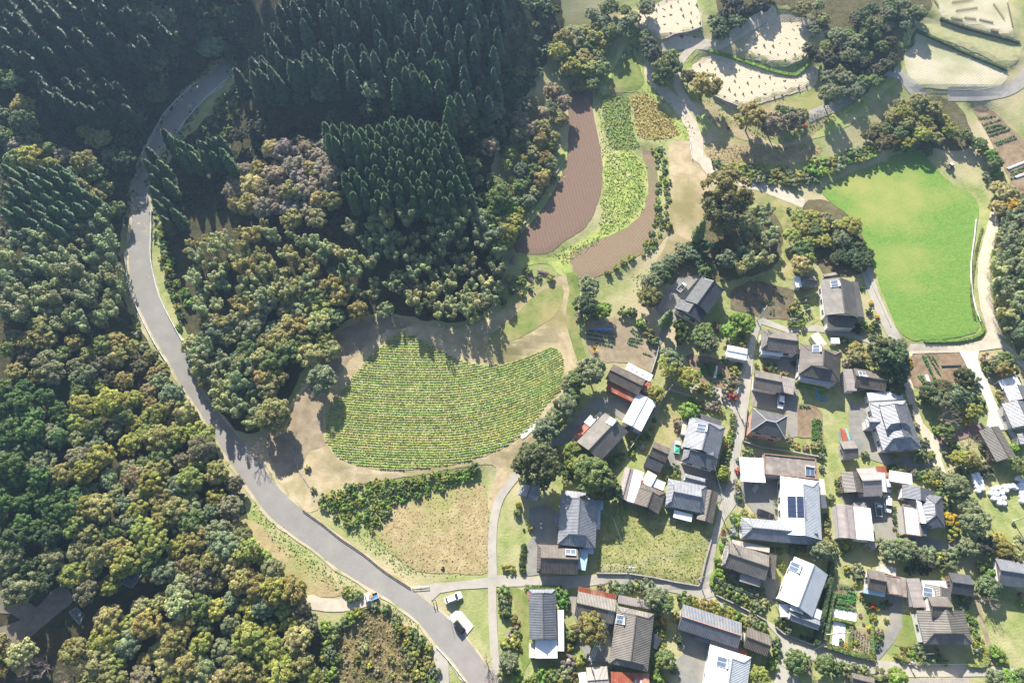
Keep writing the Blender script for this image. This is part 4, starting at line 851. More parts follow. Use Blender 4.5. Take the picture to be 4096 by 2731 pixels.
# ------------------------------------------------------------------ buildings
R_SILVER = tile_mat('silver_grey_tiles', (.20,.205,.225), (.31,.315,.34), .46, .6, .3, .35, None, .45)
R_SLATE = tile_mat('slate_grey_tiles', (.125,.13,.148), (.20,.205,.225), .46, .55, .3, .35, None, .4)
R_BROWN = tile_mat('brown_tiles', (.085,.068,.055), (.145,.12,.10), .45, .5, .3, .35, (.17,.145,.118))
R_GREYB = tile_mat('grey_brown_tiles', (.125,.11,.096), (.195,.172,.15), .45, .5, .3, .35, (.21,.188,.16))
R_BLACK = tile_mat('black_tiles', (.05,.052,.058), (.09,.092,.10), .42, .55, .3, .35, None, .35)
R_WHITE = tile_mat('glare_white_tiles', (.52,.53,.55), (.64,.65,.67), .45, .6, .3, .3, None, .35)  # sun glare on tiled roofs is put into this pale base colour
R_METAL = tile_mat('white_sheet_roof', (.66,.67,.68), (.76,.76,.76), .38, .5, 0)
R_PALE = tile_mat('pale_grey_sheet_roof', (.40,.41,.44), (.48,.49,.52), .4, .5, 0)
R_BLUE = tile_mat('pale_blue_sheet_roof', (.30,.42,.50), (.38,.50,.57), .4, .5, 0)
R_RUST = tile_mat('rusty_red_sheet_roof', (.24,.055,.030), (.36,.115,.06), .6, .3, 0, .35, (.42,.24,.17))
R_SHEET = tile_mat('weathered_sheet_roof', (.235,.20,.19), (.33,.29,.27), .6, .3, 1.8, .2)
R_CONC = tile_mat('stained_flat_roof', (.15,.125,.11), (.26,.225,.20), .85, .2, 0, .35, (.33,.30,.27))
R_BEIGE = tile_mat('beige_sheet_roof', (.42,.37,.31), (.52,.47,.41), .55, .3, 0)
R_ASPHALT = tile_mat('dark_shingle_roof', (.075,.075,.08), (.115,.113,.118), .7, .3, .25, .2)
PLASTER = mat('white_plaster', (.66,.64,.60), .9, .2, col2=(.54,.51,.46), scale=.8)
WOODW = mat('brown_board_wall', (.13,.085,.055), .85, .2, col2=(.21,.15,.10), scale=2)
PINKW = mat('salmon_brick_wall', (.42,.24,.17), .9, .2, col2=(.48,.29,.21), scale=3)
GREYW = mat('grey_wall', (.36,.35,.33), .9, .2, col2=(.45,.43,.40), scale=1)
GLASS = mat('window_glass', (.03,.04,.05), .08, .8)
ALU = mat('aluminium_frame', (.50,.50,.49), .4, .5)
RIDGEM = {}
PANEL = mat('solar_panel', (.025,.035,.07), .12, .8)
PANELB = mat('heater_panel', (.07,.10,.15), .12, .8, col2=(.12,.15,.20), scale=1.2)
def profile(style):
    if style == 'tile': return .36, [(0, 0), (.14, .05), (.36, .075), (.58, .05), (.75, 0)]
    if style == 'wave': return .5, [(0, 0), (.25, .02), (.5, .035), (.75, .02)]
    if style == 'seam': return .6, [(0, 0), (.86, 0), (.89, .05), (.97, .05)]
    return 1.2, [(0, 0)]
class Bld:
    def __init__(s, name, label, cat, tile, anchor, group=None):
        p = ground(px(tile, [anchor])[0], 1.5); s.base = hgt(p.x, p.y)
        s.e = empty(name, (p.x, p.y, s.base)); s.o = s.e.location.copy(); tag(s.e, label, cat, group); s.tile = tile; s.frames = []
    def frame(s, pts, he, tile=None):
        P = [at_z(q, s.base + he) for q in px(tile or s.tile, pts)]
        A, B, C = P[:3]; D = P[3] if len(P) > 3 else A + C - B
        c = (A + B + C + D) / 4; u = ((B - A) + (C - D)).normalized(); v0 = ((D - A) + (C - B)) / 2
        v = Vector((-u.y, u.x, 0)); v = v if v.dot(v0) > 0 else -v
        L = ((B - A).length + (C - D).length) / 2; W = abs(v0.dot(v))
        return c, u, v, L, W
    def T(s, fr, x, y, z):
        c, u, v = fr[:3]; p = c + u * x + v * y; return (p.x - s.o.x, p.y - s.o.y, z - s.o.z)
    def plane(s, mb, org, ex, ew, slope, segs, style, uvo=0.0):
        """segs: (x0, x1, w0a, w0b, w1a, w1b): strips of the plane from w0 to w1 along the slope"""
        sp, prof = profile(style); nrm = ex.cross(ew).normalized()
        if nrm.z < 0: nrm = -nrm
        for x0, x1, a0, b0, a1, b1 in segs:
            xs = []; k = math.floor(x0 / sp)
            while k * sp < x1:
                xs += [(k * sp + f * sp, h) for f, h in prof]; k += 1
            xs = [(x, h) for x, h in xs if x0 + .01 < x < x1 - .01]; xs = [(x0, 0)] + xs + [(x1, 0)]
            prev = None
            for x, h in xs:
                t = (x - x0) / max(x1 - x0, 1e-6); wa = a0 + (b0 - a0) * t; wb = a1 + (b1 - a1) * t
                pa = org + ex * x + ew * wa * slope + nrm * h; pb = org + ex * x + ew * wb * slope + nrm * h
                if prev:
                    q = prev
                    uv = [(q[2], q[3] * slope), (x, wa * slope), (x, wb * slope), (q[2], q[4] * slope)]
                    vs4 = [q[0], pa, pb, q[1]]
                    n4 = (vs4[1] - vs4[0]).cross(vs4[3] - vs4[0])
                    if n4.length < 1e-9: n4 = (vs4[2] - vs4[1]).cross(vs4[3] - vs4[1])
                    if n4.z < 0: vs4 = vs4[::-1]; uv = uv[::-1]
                    mb.quad(*[tuple(v - s.o) for v in vs4], 0, uv)
                prev = (pa, pb, x, wa, wb)
    def ridged(s, pts, he=3.0, pitch=.5, t1=0.0, t2=0.0, m=R_BROWN, style='tile', wall=PLASTER, tile=None, inset=.55, part='roof', ridge=True, cap=None, z0=0.0, windows=True, walls=True, off=0.0):
        """gable (t=0), hip (t=1) or hip-and-gable (0<t<1) roof; ridge runs along A-B"""
        fr = s.frame(pts, he, tile); c, u, v, L, W = fr; zb = s.base + he; rise = W / 2 * pitch
        hw = W / 2; slope = math.hypot(hw, rise); h1 = t1 * hw; h2 = t2 * hw
        mb = MB()
        for sg in (-1, 1):
            org = c + v * sg * hw - u * L / 2; org = Vector((org.x, org.y, zb + off)); ew = (Vector((0, 0, rise)) - v * sg * hw).normalized()
            segs = []
            if h1 > .05: segs.append((0, h1, 0, 0, 0, t1))
            segs.append((h1, L - h2, 0, 0, 1, 1))
            if h2 > .05: segs.append((L - h2, L, 0, 0, t2, 0))
            s.plane(mb, org, u, ew, slope, segs, style)
        for sg, t, hh in ((-1, t1, h1), (1, t2, h2)):
            if hh <= .05: continue
            org = c + u * sg * L / 2 - v * hw; org = Vector((org.x, org.y, zb + off)); ew = (Vector((0, 0, rise)) - u * sg * hw).normalized()
            k = t * hw
            s.plane(mb, org, v, ew, slope, [(0, k, 0, 0, 0, t), (k, W - k, 0, 0, t, t), (W - k, W, 0, 0, t, 0)], style)
        ro = mb.build(part, m, s.e)
        T = lambda x, y, z: s.T(fr, x, y, zb + off + z)
        # eave boards and soffit
        sb = MB(); th = .16
        for a, b in (((-L/2, -hw), (L/2, -hw)), ((L/2, -hw), (L/2, hw)), ((L/2, hw), (-L/2, hw)), ((-L/2, hw), (-L/2, -hw))):
            if (abs(a[0] - b[0]) < 1e-6) and ((a[0] < 0 and h1 <= .05) or (a[0] > 0 and h2 <= .05)):
                x = a[0]; ym = 0
                for y0, y1, za, zc in ((-hw, 0, 0, rise), (0, hw, rise, 0)):
                    sb.quad(T(x, y0, za), T(x, y1, zc), T(x, y1, zc - th), T(x, y0, za - th))
            else: sb.quad(T(*a, .01), T(*b, .01), T(*b, -th), T(*a, -th))
        sb.quad(T(-L/2, -hw, -th), T(L/2, -hw, -th), T(L/2, hw, -th), T(-L/2, hw, -th))
        for sg, t, hh in ((-1, t1, h1), (1, t2, h2)):      # small gables of a hip-and-gable roof
            if .05 < t < .95:
                x = sg * (L / 2 - hh * .98); y = hw * (1 - t)
                sb.add([T(x, -y, t * rise), T(x, y, t * rise), T(x, 0, rise)], [(0, 1, 2)], 1)
        sb.build('eave_board', [mat('dark_eave', (.10,.085,.075), .8), PLASTER], s.e)
        if ridge:
            rb = MB(); rr = .17
            ra = L / 2 - h1; rb_ = L / 2 - h2
            def bar(p, q, w=.16, h=.24):
                p = Vector(p); q = Vector(q); d = (q - p).normalized(); n = d.cross(Vector((0, 0, 1))).normalized() * w; up = Vector((0, 0, h))
                lo = Vector((0, 0, -.12))
                rb.hexa([p - n + lo, p + n + lo, q + n + lo, q - n + lo], [p - n * .6 + up, p + n * .6 + up, q + n * .6 + up, q - n * .6 + up])
            bar(T(-ra, 0, rise), T(rb_, 0, rise))
            for sg, t, hh in ((-1, t1, h1), (1, t2, h2)):
                if hh > .05:
                    for sy in (-1, 1):
                        bar(T(sg * L / 2, sy * hw, .02), T(sg * (L / 2 - hh), sy * hw * (1 - t), t * rise + .02), .12, .16)
                        if t < .95: bar(T(sg * (L / 2 - hh), sy * hw * (1 - t), t * rise + .02), T(sg * (L / 2 - hh), 0, rise), .1, .14)
            rb.build('ridge_cap', cap or m, ro)
        # walls
        if walls:
            x0, x1, y0, y1 = -L/2 + inset, L/2 - inset, -hw + inset, hw - inset
            wb = MB(); zt = -th + .02; zf = -he - .4 + z0
            for a, b in (((x0, y0), (x1, y0)), ((x1, y0), (x1, y1)), ((x1, y1), (x0, y1)), ((x0, y1), (x0, y0))):
                wb.quad(T(*a, zf), T(*b, zf), T(*b, zt), T(*a, zt))
            for x, t in ((x0, t1), (x1, t2)):
                if t <= .05:
                    k = rise * (1 - inset / hw * 0.9)
                    wb.add([T(x, y0, zt), T(x, y1, zt), T(x, 0, k)], [(0, 1, 2)])
            wb.build('wall', wall, s.e)
            if windows:
                hwall = he - z0
                rows = [(.9, min(2.1, he - .35))] if hwall < 4.6 else [(.9, 2.0), (3.5, 4.6)]
                for (wa, wc) in rows:
                    for (ax, ay, bx, by, nxm, nym) in ((x0, y0, x1, y0, 0, -1), (x1, y1, x0, y1, 0, 1), (x0, y1, x0, y0, -1, 0), (x1, y0, x1, y1, 1, 0)):
                        ln = math.hypot(bx - ax, by - ay); nw = int(ln / 3.4)
                        for k in range(nw):
                            f = (k + .5) / nw; w2 = .75; dx, dy = (bx - ax) / ln, (by - ay) / ln
                            mx_, my_ = ax + (bx - ax) * f, ay + (by - ay) * f
                            def W_(o, z, dpt): return T(mx_ + dx * o + nxm * dpt, my_ + dy * o + nym * dpt, z - he)
                            g = MB()
                            g.hexa([W_(-w2 - .08, wa - .08, .0), W_(w2 + .08, wa - .08, .0), W_(w2 + .08, wa - .08, .05), W_(-w2 - .08, wa - .08, .05)], [W_(-w2 - .08, wc + .08, .0), W_(w2 + .08, wc + .08, .0), W_(w2 + .08, wc + .08, .05), W_(-w2 - .08, wc + .08, .05)], 1)
                            g.quad(W_(-w2, wa, .055), W_(-.04, wa, .055), W_(-.04, wc, .055), W_(-w2, wc, .055), 0)
                            g.quad(W_(.04, wa, .055), W_(w2, wa, .055), W_(w2, wc, .055), W_(.04, wc, .055), 0)
                            g.build('window', [GLASS, ALU], s.e)
        s.frames.append((fr, he, rise, zb)); s.roof = ro
        return s
    def slab(s, pts, he=2.6, rise=0.0, m=R_METAL, style='seam', tile=None, wall=GREYW, walls=True, part='lean_to_roof', inset=.3, parapet=0.0, posts=False, thick=.1, skylights=()):
        """single-pitch or flat roof: high along A-B, low along D-C"""
        fr = s.frame(pts, he, tile); c, u, v, L, W = fr; zb = s.base + he
        mb = MB(); org = c + v * W / 2 - u * L / 2; org = Vector((org.x, org.y, zb)); ew = (Vector((0, 0, rise)) - v * W).normalized()
        s.plane(mb, org, u, ew, math.hypot(W, rise), [(0, L, 0, 0, 1, 1)], style)
        ro = mb.build(part, m, s.e)
        T = lambda x, y, z: s.T(fr, x, y, zb + z)
        zy = lambda y: rise * (1 - (y + W / 2) / W)
        sb = MB(); k = W / 2
        cs = [(-L/2, -k), (L/2, -k), (L/2, k), (-L/2, k)]
        for a, b in zip(cs, cs[1:] + cs[:1]): sb.quad(T(*a, zy(a[1])), T(*b, zy(b[1])), T(*b, zy(b[1]) - thick), T(*a, zy(a[1]) - thick))
        sb.quad(*[T(*a, zy(a[1]) - thick) for a in cs])
        if parapet:
            for (xa, xb, ya, yb) in ((-L/2, L/2, -k, -k + .25), (-L/2, L/2, k - .25, k), (-L/2, -L/2 + .25, -k + .25, k - .25), (L/2 - .25, L/2, -k + .25, k - .25)):
                sb.hexa([T(xa, ya, -.05), T(xb, ya, -.05), T(xb, yb, -.05), T(xa, yb, -.05)], [T(xa, ya, parapet), T(xb, ya, parapet), T(xb, yb, parapet), T(xa, yb, parapet)], 1)
        sb.build('eave_board', [mat('dark_eave', (.10,.085,.075), .8), mat('rusty_parapet', (.20,.11,.08), .8, .2, col2=(.28,.20,.16), scale=1.5)], s.e)
        if posts:
            for sx in (-1, 0, 1):
                for sy in (-1, 1):
                    pb = MB(); x, y = sx * (L/2 - .25), sy * (k - .25)
                    pb.hexa([T(x - .06, y - .06, -he - .3), T(x + .06, y - .06, -he - .3), T(x + .06, y + .06, -he - .3), T(x - .06, y + .06, -he - .3)], [T(x - .06, y - .06, zy(y) - thick), T(x + .06, y - .06, zy(y) - thick), T(x + .06, y + .06, zy(y) - thick), T(x - .06, y + .06, zy(y) - thick)])
                    pb.build('post', ALU, s.e)
        elif walls:
            wb = MB(); x0, x1, y0, y1 = -L/2 + inset, L/2 - inset, -k + inset, k - inset
            q = [(x0, y0), (x1, y0), (x1, y1), (x0, y1)]
            for a, b in zip(q, q[1:] + q[:1]): wb.quad(T(*a, -he - .3), T(*b, -he - .3), T(*b, zy(b[1]) - thick), T(*a, zy(a[1]) - thick))
            wb.build('lean_to_wall', wall, s.e)
        for fx, fy, sw, sl in skylights:
            g = MB(); x, y = fx * L, fy * W
            g.hexa([T(x - sw, y - sl, zy(y - sl) + .02), T(x + sw, y - sl, zy(y - sl) + .02), T(x + sw, y + sl, zy(y + sl) + .02), T(x - sw, y + sl, zy(y + sl) + .02)], [T(x - sw, y - sl, zy(y - sl) + .12), T(x + sw, y - sl, zy(y - sl) + .12), T(x + sw, y + sl, zy(y + sl) + .12), T(x - sw, y + sl, zy(y + sl) + .12)])
            g.build('skylight', mat('skylight_pane', (.45,.47,.48), .3, .5), s.e)
        s.frames.append((fr, he, rise, zb)); return s
    def on_roof(s, p, tile, k):
        fr, he, rise, zb = s.frames[k]; c, u, v, L, W = fr; z = zb + rise * .5
        q = px(tile or s.tile, [p])[0]
        for _ in range(5):
            w = at_z(q, z); d = w - c; y = d.dot(v); z = zb + rise * max(0, 1 - abs(y) / (W / 2))
        w = at_z(q, z); d = w - c
        return fr, d.dot(u), d.dot(v), z, (rise / (W / 2) if W else 0)
    def heater(s, p, k=0, tile=None, flat=False, size=(2.0, 2.1), swap=False):
        """solar water heater: two collector panes with a tank along the upper edge"""
        fr, x, y, z, sl = s.on_roof(p, tile, k); sg = 1 if y > 0 else -1
        if flat: sl = 0; z = s.frames[k][3]; sg = 1
        a, b = size[0] / 2, size[1] / 2
        zf = lambda yy: z - sl * (yy - y) * sg + .22 + (0.25 * (1 - (yy - y) * sg / b) / 2 if flat else 0)
        T = lambda xx, yy, dz: s.T(fr, xx, yy, zf(yy) + dz)
        mb = MB(); mb.hexa([T(x - a, y - b, 0), T(x + a, y - b, 0), T(x + a, y + b, 0), T(x - a, y + b, 0)], [T(x - a, y - b, .1), T(x + a, y - b, .1), T(x + a, y + b, .1), T(x - a, y + b, .1)])
        root = mb.build('solar_water_heater', METALW, s.e)
        g = MB(); yl, yh = (y - b + .42, y + b - .08) if sg > 0 else (y - b + .08, y + b - .42)
        for xa, xb in ((x - a + .08, x - .05), (x + .05, x + a - .08)):
            g.hexa([T(xa, yl, .1), T(xb, yl, .1), T(xb, yh, .1), T(xa, yh, .1)], [T(xa, yl, .13), T(xb, yl, .13), T(xb, yh, .13), T(xa, yh, .13)])
        g.build('collector_pane', PANELB, root)
        t = MB(); yt = y - sg * (b - .18)
        t.tube([T(x - a, yt, .26), T(x + a, yt, .26)], .24, 10); t.build('tank', METALW, root, True)
        return s
    def panels(s, p, nx_, ny_, w=1.5, l=1.0, k=0, tile=None):
        fr, x, y, z, sl = s.on_roof(p, tile, k); sg = 1 if y > 0 else -1
        zf = lambda yy: z - sl * (yy - y) * sg + .16
        T = lambda xx, yy, dz: s.T(fr, xx, yy, zf(yy) + dz)
        for i in range(nx_):
            for j in range(ny_):
                xc = x + (i - (nx_ - 1) / 2) * (w + .08); yc = y + (j - (ny_ - 1) / 2) * (l + .08); a, b = w / 2, l / 2
                mb = MB(); mb.hexa([T(xc - a, yc - b, 0), T(xc + a, yc - b, 0), T(xc + a, yc + b, 0), T(xc - a, yc + b, 0)], [T(xc - a, yc - b, .05), T(xc + a, yc - b, .05), T(xc + a, yc + b, .05), T(xc - a, yc + b, .05)])
                o = mb.build('solar_panel', PANEL, s.e)
                g = MB()
                for xa, xb, ya, yb in ((xc - a, xc + a, yc - b, yc - b + .05), (xc - a, xc + a, yc + b - .05, yc + b)):
                    g.hexa([T(xa, ya, .05), T(xb, ya, .05), T(xb, yb, .05), T(xa, yb, .05)], [T(xa, ya, .07), T(xb, ya, .07), T(xb, yb, .07), T(xa, yb, .07)])
                g.build('frame', ALU, o)
        return s

B = Bld('barn', 'brown tiled barn with red rusted lean-to and white annex beside the garden plot', 'barn', 'T4', (1400, 220))
B.ridged([(1270,15),(1635,200),(1545,360),(1180,185)], 3.6, .42, m=R_BROWN, wall=WOODW)
B.slab([(1195,215),(1535,362),(1475,445),(1210,300)], 2.4, .5, R_RUST, wall=WOODW)
B.slab([(1440,5),(1712,142),(1680,215),(1400,72)], 2.8, .3, R_METAL, skylights=((-.28,0,.25,.25),(-.08,.02,.25,.25),(.14,.03,.25,.25),(.34,.04,.25,.25)))
B.slab([(1642,205),(1700,238),(1640,350),(1588,300)], 2.4, .2, R_RUST)
B = Bld('shed', 'long white metal shed with a pale grey right slope beside the block wall', 'shed', 'T4', (1560, 560))
B.ridged([(1540,335),(1370,660),(1580,770),(1750,450)], 3.4, .14, m=R_METAL, style='seam', wall=PLASTER, inset=.25)
B = Bld('farmhouse', 'brown tiled farmhouse with a red rusted lean-to and white solar heater by the tree row', 'house', 'T4', (1150, 840))
B.ridged([(1170,560),(865,885),(1105,1120),(1430,780)], 3.6, .45, m=R_GREYB, wall=GREYW)
B.slab([(1078,638),(1010,722),(935,665),(1015,585)], 2.5, .15, R_PALE)
B.slab([(1000,725),(865,882),(808,836),(945,690)], 2.4, .45, R_RUST)
B.slab([(1120,545),(1155,575),(1085,637),(1055,602)], 2.4, .1, R_BEIGE)
B.slab([(1385,735),(1440,705),(1460,765),(1400,800)], 2.4, .2, R_BLACK, 'tile')
B.heater((1245,665))
B = Bld('storehouse', 'small black tiled storehouse with a stepped lower roof in the lawn garden', 'shed', 'T4', (1770, 1040))
B.ridged([(1735,885),(1915,963),(1848,1122),(1662,1040)], 3.0, .5, m=R_BROWN, wall=WOODW)
B.slab([(1660,1038),(1848,1122),(1786,1235),(1602,1150)], 2.2, .6, R_BLACK, 'tile', wall=WOODW)
B = Bld('cottage', 'small silver tiled cottage beneath the big round tree by the footpath', 'house', 'T7', (320, 160))
B.ridged([(262,32),(200,218),(395,290),(457,118)], 3.0, .45, m=R_SILVER, wall=PLASTER)
B.slab([(408,222),(428,232),(412,295),(395,288)], 2.2, .1, R_METAL)
B = Bld('farmhouse', 'large silver tiled farmhouse with pale blue lean-to beside the concrete yard', 'house', 'T7', (860, 480))
B.ridged([(690,158),(640,765),(1070,830),(1095,215)], 3.8, .48, .45, .55, R_SILVER, wall=PLASTER)
B.slab([(1095,240),(1165,245),(1150,390),(1080,385)], 2.6, .1, R_BLUE); B.slab([(1085,390),(1085,600),(1116,612),(1130,390)], 2.5, .1, R_PALE)
B.slab([(625,430),(690,430),(685,570),(620,565)], 2.9, .3, R_SILVER, 'tile')
B = Bld('outhouse', 'brown tiled outhouse with solar heater along the village lane', 'house', 'T7', (640, 940))
B.ridged([(410,775),(872,792),(875,1115),(420,1090)], 3.2, .45, .28, 0, R_BROWN, wall=GREYW)
B.slab([(872,805),(965,850),(982,1062),(876,1062)], 2.5, .15, R_BLUE); B.slab([(905,800),(1050,812),(1046,882),(970,878)], 2.4, .1, R_PALE)
B.heater((790,865), size=(2.6, 1.7))
B = Bld('house', 'brown tiled house joined to a white metal annex and panelled shed above the meadow', 'house', 'T7', (1640, 240))
B.ridged([(1568,90),(1500,335),(1770,415),(1868,195)], 3.6, .45, .45, .0, R_BROWN, wall=WOODW)
B.ridged([(1392,1165),(1316,1510),(1412,1545),(1520,1210)], 3.0, .25, m=R_SHEET, style='wave', wall=WOODW, tile='T4')
B.slab([(1518,1195),(1640,1240),(1500,1565),(1402,1545)], 3.1, .12, R_METAL, tile='T4')
B.slab([(1640,1195),(1745,1262),(1700,1400),(1600,1350)], 3.3, .12, R_METAL, tile='T4')
B.slab([(1735,1290),(1832,1340),(1850,1435),(1705,1390)], 2.8, .12, R_METAL, tile='T4')
B.slab([(1578,1310),(1612,1320),(1605,1362),(1575,1352)], 3.9, .05, R_RUST, tile='T4')
B = Bld('farmhouse', 'silver tiled hip and gable house with brown side roof above the meadow corner', 'house', 'T8', (420, 240))
B.ridged([(225,35),(650,135),(590,420),(150,345)], 3.6, .5, .4, .4, R_SILVER, wall=PLASTER)
B.ridged([(395,1235),(638,1312),(605,1385),(370,1335)], 3.2, .45, .3, .3, R_SILVER, wall=PLASTER, tile='T5')
B.ridged([(600,140),(520,490),(700,552),(762,215)], 3.0, .4, .0, .0, R_BROWN, wall=WOODW)
B.slab([(275,390),(475,442),(462,522),(255,470)], 2.5, .25, R_METAL)
B = Bld('farmhouse', 'silver tiled farmhouse with dark flat annex facing the lawn garden', 'house', 'T5', (590, 860))
B.ridged([(450,600),(355,960),(760,1060),(845,720)], 3.7, .5, .3, .0, R_SILVER, wall=PLASTER)
B.ridged([(420,860),(775,945),(735,1220),(335,1090)], 3.5, .5, .45, .45, R_SLATE, wall=PLASTER)
B.slab([(520,555),(802,650),(790,735),(508,632)], 2.7, .1, R_ASPHALT, '')
B.slab([(372,648),(425,660),(395,812),(342,797)], 2.4, .1, R_BEIGE)
B.heater((580,730), size=(2.2, 2.6))
B = Bld('house', 'two storey house with black hip roof and salmon brick walls', 'house', 'T5', (1320, 740))
B.ridged([(1150,505),(1533,595),(1520,855),(1127,768)], 5.6, .5, 1, 1, R_ASPHALT, '', wall=PINKW, inset=.5, cap=mat('pale_ridge', (.40,.38,.36), .6))
B = Bld('garage', 'brown tiled garage with a pale pink lean-to behind the white sedan', 'garage', 'T5', (1330, 220))
B.ridged([(1172,75),(1478,150),(1450,330),(1152,290)], 3.0, .42, m=R_GREYB, wall=PLASTER, windows=False)
B.slab([(1480,150),(1625,190),(1608,360),(1458,325)], 2.7, .25, R_SHEET, 'wave', wall=WOODW)
B = Bld('outhouse', 'grey brown tiled outhouse with white awning beside the utility pole', 'house', 'T2', (1450, 1030))
B.ridged([(1255,885),(1668,942),(1662,1165),(1235,1110)], 3.6, .48, .45, .2, R_GREYB, wall=PLASTER)
B.slab([(1245,1130),(1500,1155),(1478,1195),(1238,1160)], 2.6, .2, R_METAL)
B = Bld('farmhouse', 'large brown tiled house with solar heater and white sheet annexes behind', 'house', 'T3', (220, 1260))
B.ridged([(0,1060),(-10,1400),(440,1480),(465,1130)], 4.0, .48, .35, .5, R_BROWN, wall=PLASTER)
B.slab([(10,985),(150,965),(345,1005),(325,1065)], 2.8, .15, R_BEIGE); B.slab([(345,985),(440,985),(445,1048),(350,1045)], 2.6, .1, R_METAL)
B.slab([(-15,1415),(385,1490),(380,1525),(-20,1450)], 2.6, .15, R_PALE)
B.heater((185,1105), size=(2.2, 2.0))
B = Bld('storehouse', 'dark tiled storehouse with solar heater beneath the large round evergreen', 'shed', 'T3', (780, 1450))
B.ridged([(590,1310),(945,1385),(958,1575),(625,1545)], 3.0, .42, m=R_BROWN, wall=WOODW)
B.slab([(508,1335),(592,1335),(628,1575),(498,1575)], 2.8, .2, R_SHEET, 'wave')
B.heater((695,1392), size=(2.0, 2.0))
B = Bld('farmhouse', 'large two storey silver blue tiled house with several hipped wings', 'house', 'T6', (520, 720))
B.ridged([(215,440),(385,995),(815,960),(638,430)], 3.6, .5, .35, .55, R_SILVER, wall=PLASTER)
B.ridged([(335,480),(425,755),(690,735),(610,450)], 5.6, .5, .15, .4, R_SILVER, wall=PLASTER, z0=2.6)
B.ridged([(165,590),(360,640),(365,722),(225,762)], 3.3, .5, .4, 0, R_SILVER, wall=PLASTER)
B.slab([(188,340),(575,318),(622,408),(228,432)], 2.8, .2, R_PALE, 'wave')
B = Bld('farmhouse', 'weathered pale roofed house with solar heater left of the bright green field', 'house', 'T3', (470, 560))
B.ridged([(238,365),(285,750),(650,740),(590,330)], 4.0, .45, m=R_GREYB, wall=PLASTER)
B.slab([(575,345),(640,735),(722,765),(655,370)], 2.9, .5, R_GREYB, 'tile')
B.slab([(320,728),(618,735),(595,878),(292,850)], 2.8, .7, R_BROWN, 'tile', wall=PLASTER)
B.ridged([(270,268),(415,250),(422,318),(275,350)], 2.8, .3, m=R_BROWN, wall=WOODW, windows=False)
B.heater((390,380), size=(2.2, 2.2))
B = Bld('shed', 'small shed with a white left half and a pale tiled right half', 'shed', 'T2', (1740, 360))
B.ridged([(1690,290),(1857,297),(1862,418),(1700,412)], 2.8, .4, m=R_GREYB, wall=WOODW)
B.slab([(1620,302),(1692,300),(1702,412),(1625,416)], 2.7, .1, R_METAL)
B = Bld('house', 'black tiled house in the shade of the grove beside a parked pickup', 'house', 'T2', (560, 530))
B.ridged([(575,300),(400,560),(635,715),(850,430)], 4.2, .48, .2, .0, R_BLACK, wall=PLASTER)
B.ridged([(335,545),(285,640),(545,830),(640,715)], 3.2, .45, m=R_BLACK, wall=PLASTER)
B.slab([(565,305),(330,545),(400,575),(600,320)], 3.0, .2, R_BLACK, 'tile')
B = Bld('shed', 'white metal shed in the vegetable garden beside the lane', 'shed', 'T2', (980, 1150))
B.ridged([(872,1065),(1092,1105),(1077,1237),(855,1190)], 2.8, .18, m=R_METAL, style='seam', wall=PLASTER, inset=.2, windows=False)
B = Bld('workshop', 'wide flat roofed workshop with stained brown roof and rusty parapet', 'building', 'T5', (1570, 1150))
B.slab([(1265,1000),(1882,1095),(1850,1292),(1290,1265)], 3.6, .0, R_CONC, '', part='flat_roof', parapet=.3, inset=.1)
B.heater((1785,1215), flat=True, size=(2.3, 2.4))
B = Bld('carport', 'large white flat carport roof over the shaded yard', 'carport', 'T5', (1150, 1200))
B.slab([(1035,1060),(1262,1070),(1302,1345),(980,1325)], 3.0, .15, R_METAL, part='carport_roof', posts=True)
B = Bld('farmhouse', 'large white glaring L shaped house with solar panels on its left slope', 'house', 'T8', (1650, 420))
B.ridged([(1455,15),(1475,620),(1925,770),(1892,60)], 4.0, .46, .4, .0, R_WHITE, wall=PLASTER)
B.ridged([(1015,465),(1900,560),(1925,785),(1035,712)], 3.6, .5, .85, .5, R_SILVER, wall=PLASTER)
B.slab([(1302,-180),(1470,-175),(1468,-128),(1302,-130)], 2.8, .05, R_METAL)
B.slab([(1865,40),(1962,42),(1958,222),(1885,215)], 3.0, .15, R_BEIGE)
B.slab([(290,310),(420,312),(402,518),(350,515)], 2.7, .3, R_SLATE, 'tile', tile='U1')
B.panels((1638,355), 4, 2, 1.25, 1.9, 0)
B = Bld('house', 'brown tiled house with a pale strip roof and slate awning beside the lane bend', 'house', 'T8', (1080, 950))
B.ridged([(850,740),(1345,900),(1300,1185),(805,1015)], 3.6, .48, .25, .1, R_GREYB, wall=PLASTER)
B.slab([(870,730),(1337,785),(1337,890),(960,765)], 3.0, .1, R_BEIGE); B.slab([(1345,880),(1432,905),(1387,1160),(1310,1150)], 3.0, .3, R_BROWN, 'tile')
B.slab([(1015,1105),(1242,1175),(1226,1250),(1000,1187)], 2.4, .3, R_SHEET, 'wave', posts=True)
B = Bld('farmhouse', 'long white glaring house with grey right slope beside the tall hedge', 'house', 'U4', (470, 400))
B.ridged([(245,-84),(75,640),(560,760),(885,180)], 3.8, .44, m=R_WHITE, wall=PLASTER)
B.ridged([(240,750),(725,900),(660,1065),(190,870)], 3.2, .5, .3, 0, R_SILVER, wall=PLASTER)
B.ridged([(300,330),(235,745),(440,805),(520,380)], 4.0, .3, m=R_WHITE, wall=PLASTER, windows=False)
B.slab([(590,690),(728,745),(720,905),(565,830)], 3.4, .1, R_PALE)
B.slab([(85,660),(240,640),(205,860),(65,830)], 2.6, .1, R_METAL, posts=True)
B.heater((310,70), size=(2.2, 2.4))
B = Bld('cottage', 'small brown tiled cottage with pale blue eave roof beside flat concrete roofs', 'house', 'U4', (1590, 290))
B.ridged([(1455,100),(1730,150),(1718,467),(1450,410)], 3.2, .42, m=R_BROWN, wall=PLASTER)
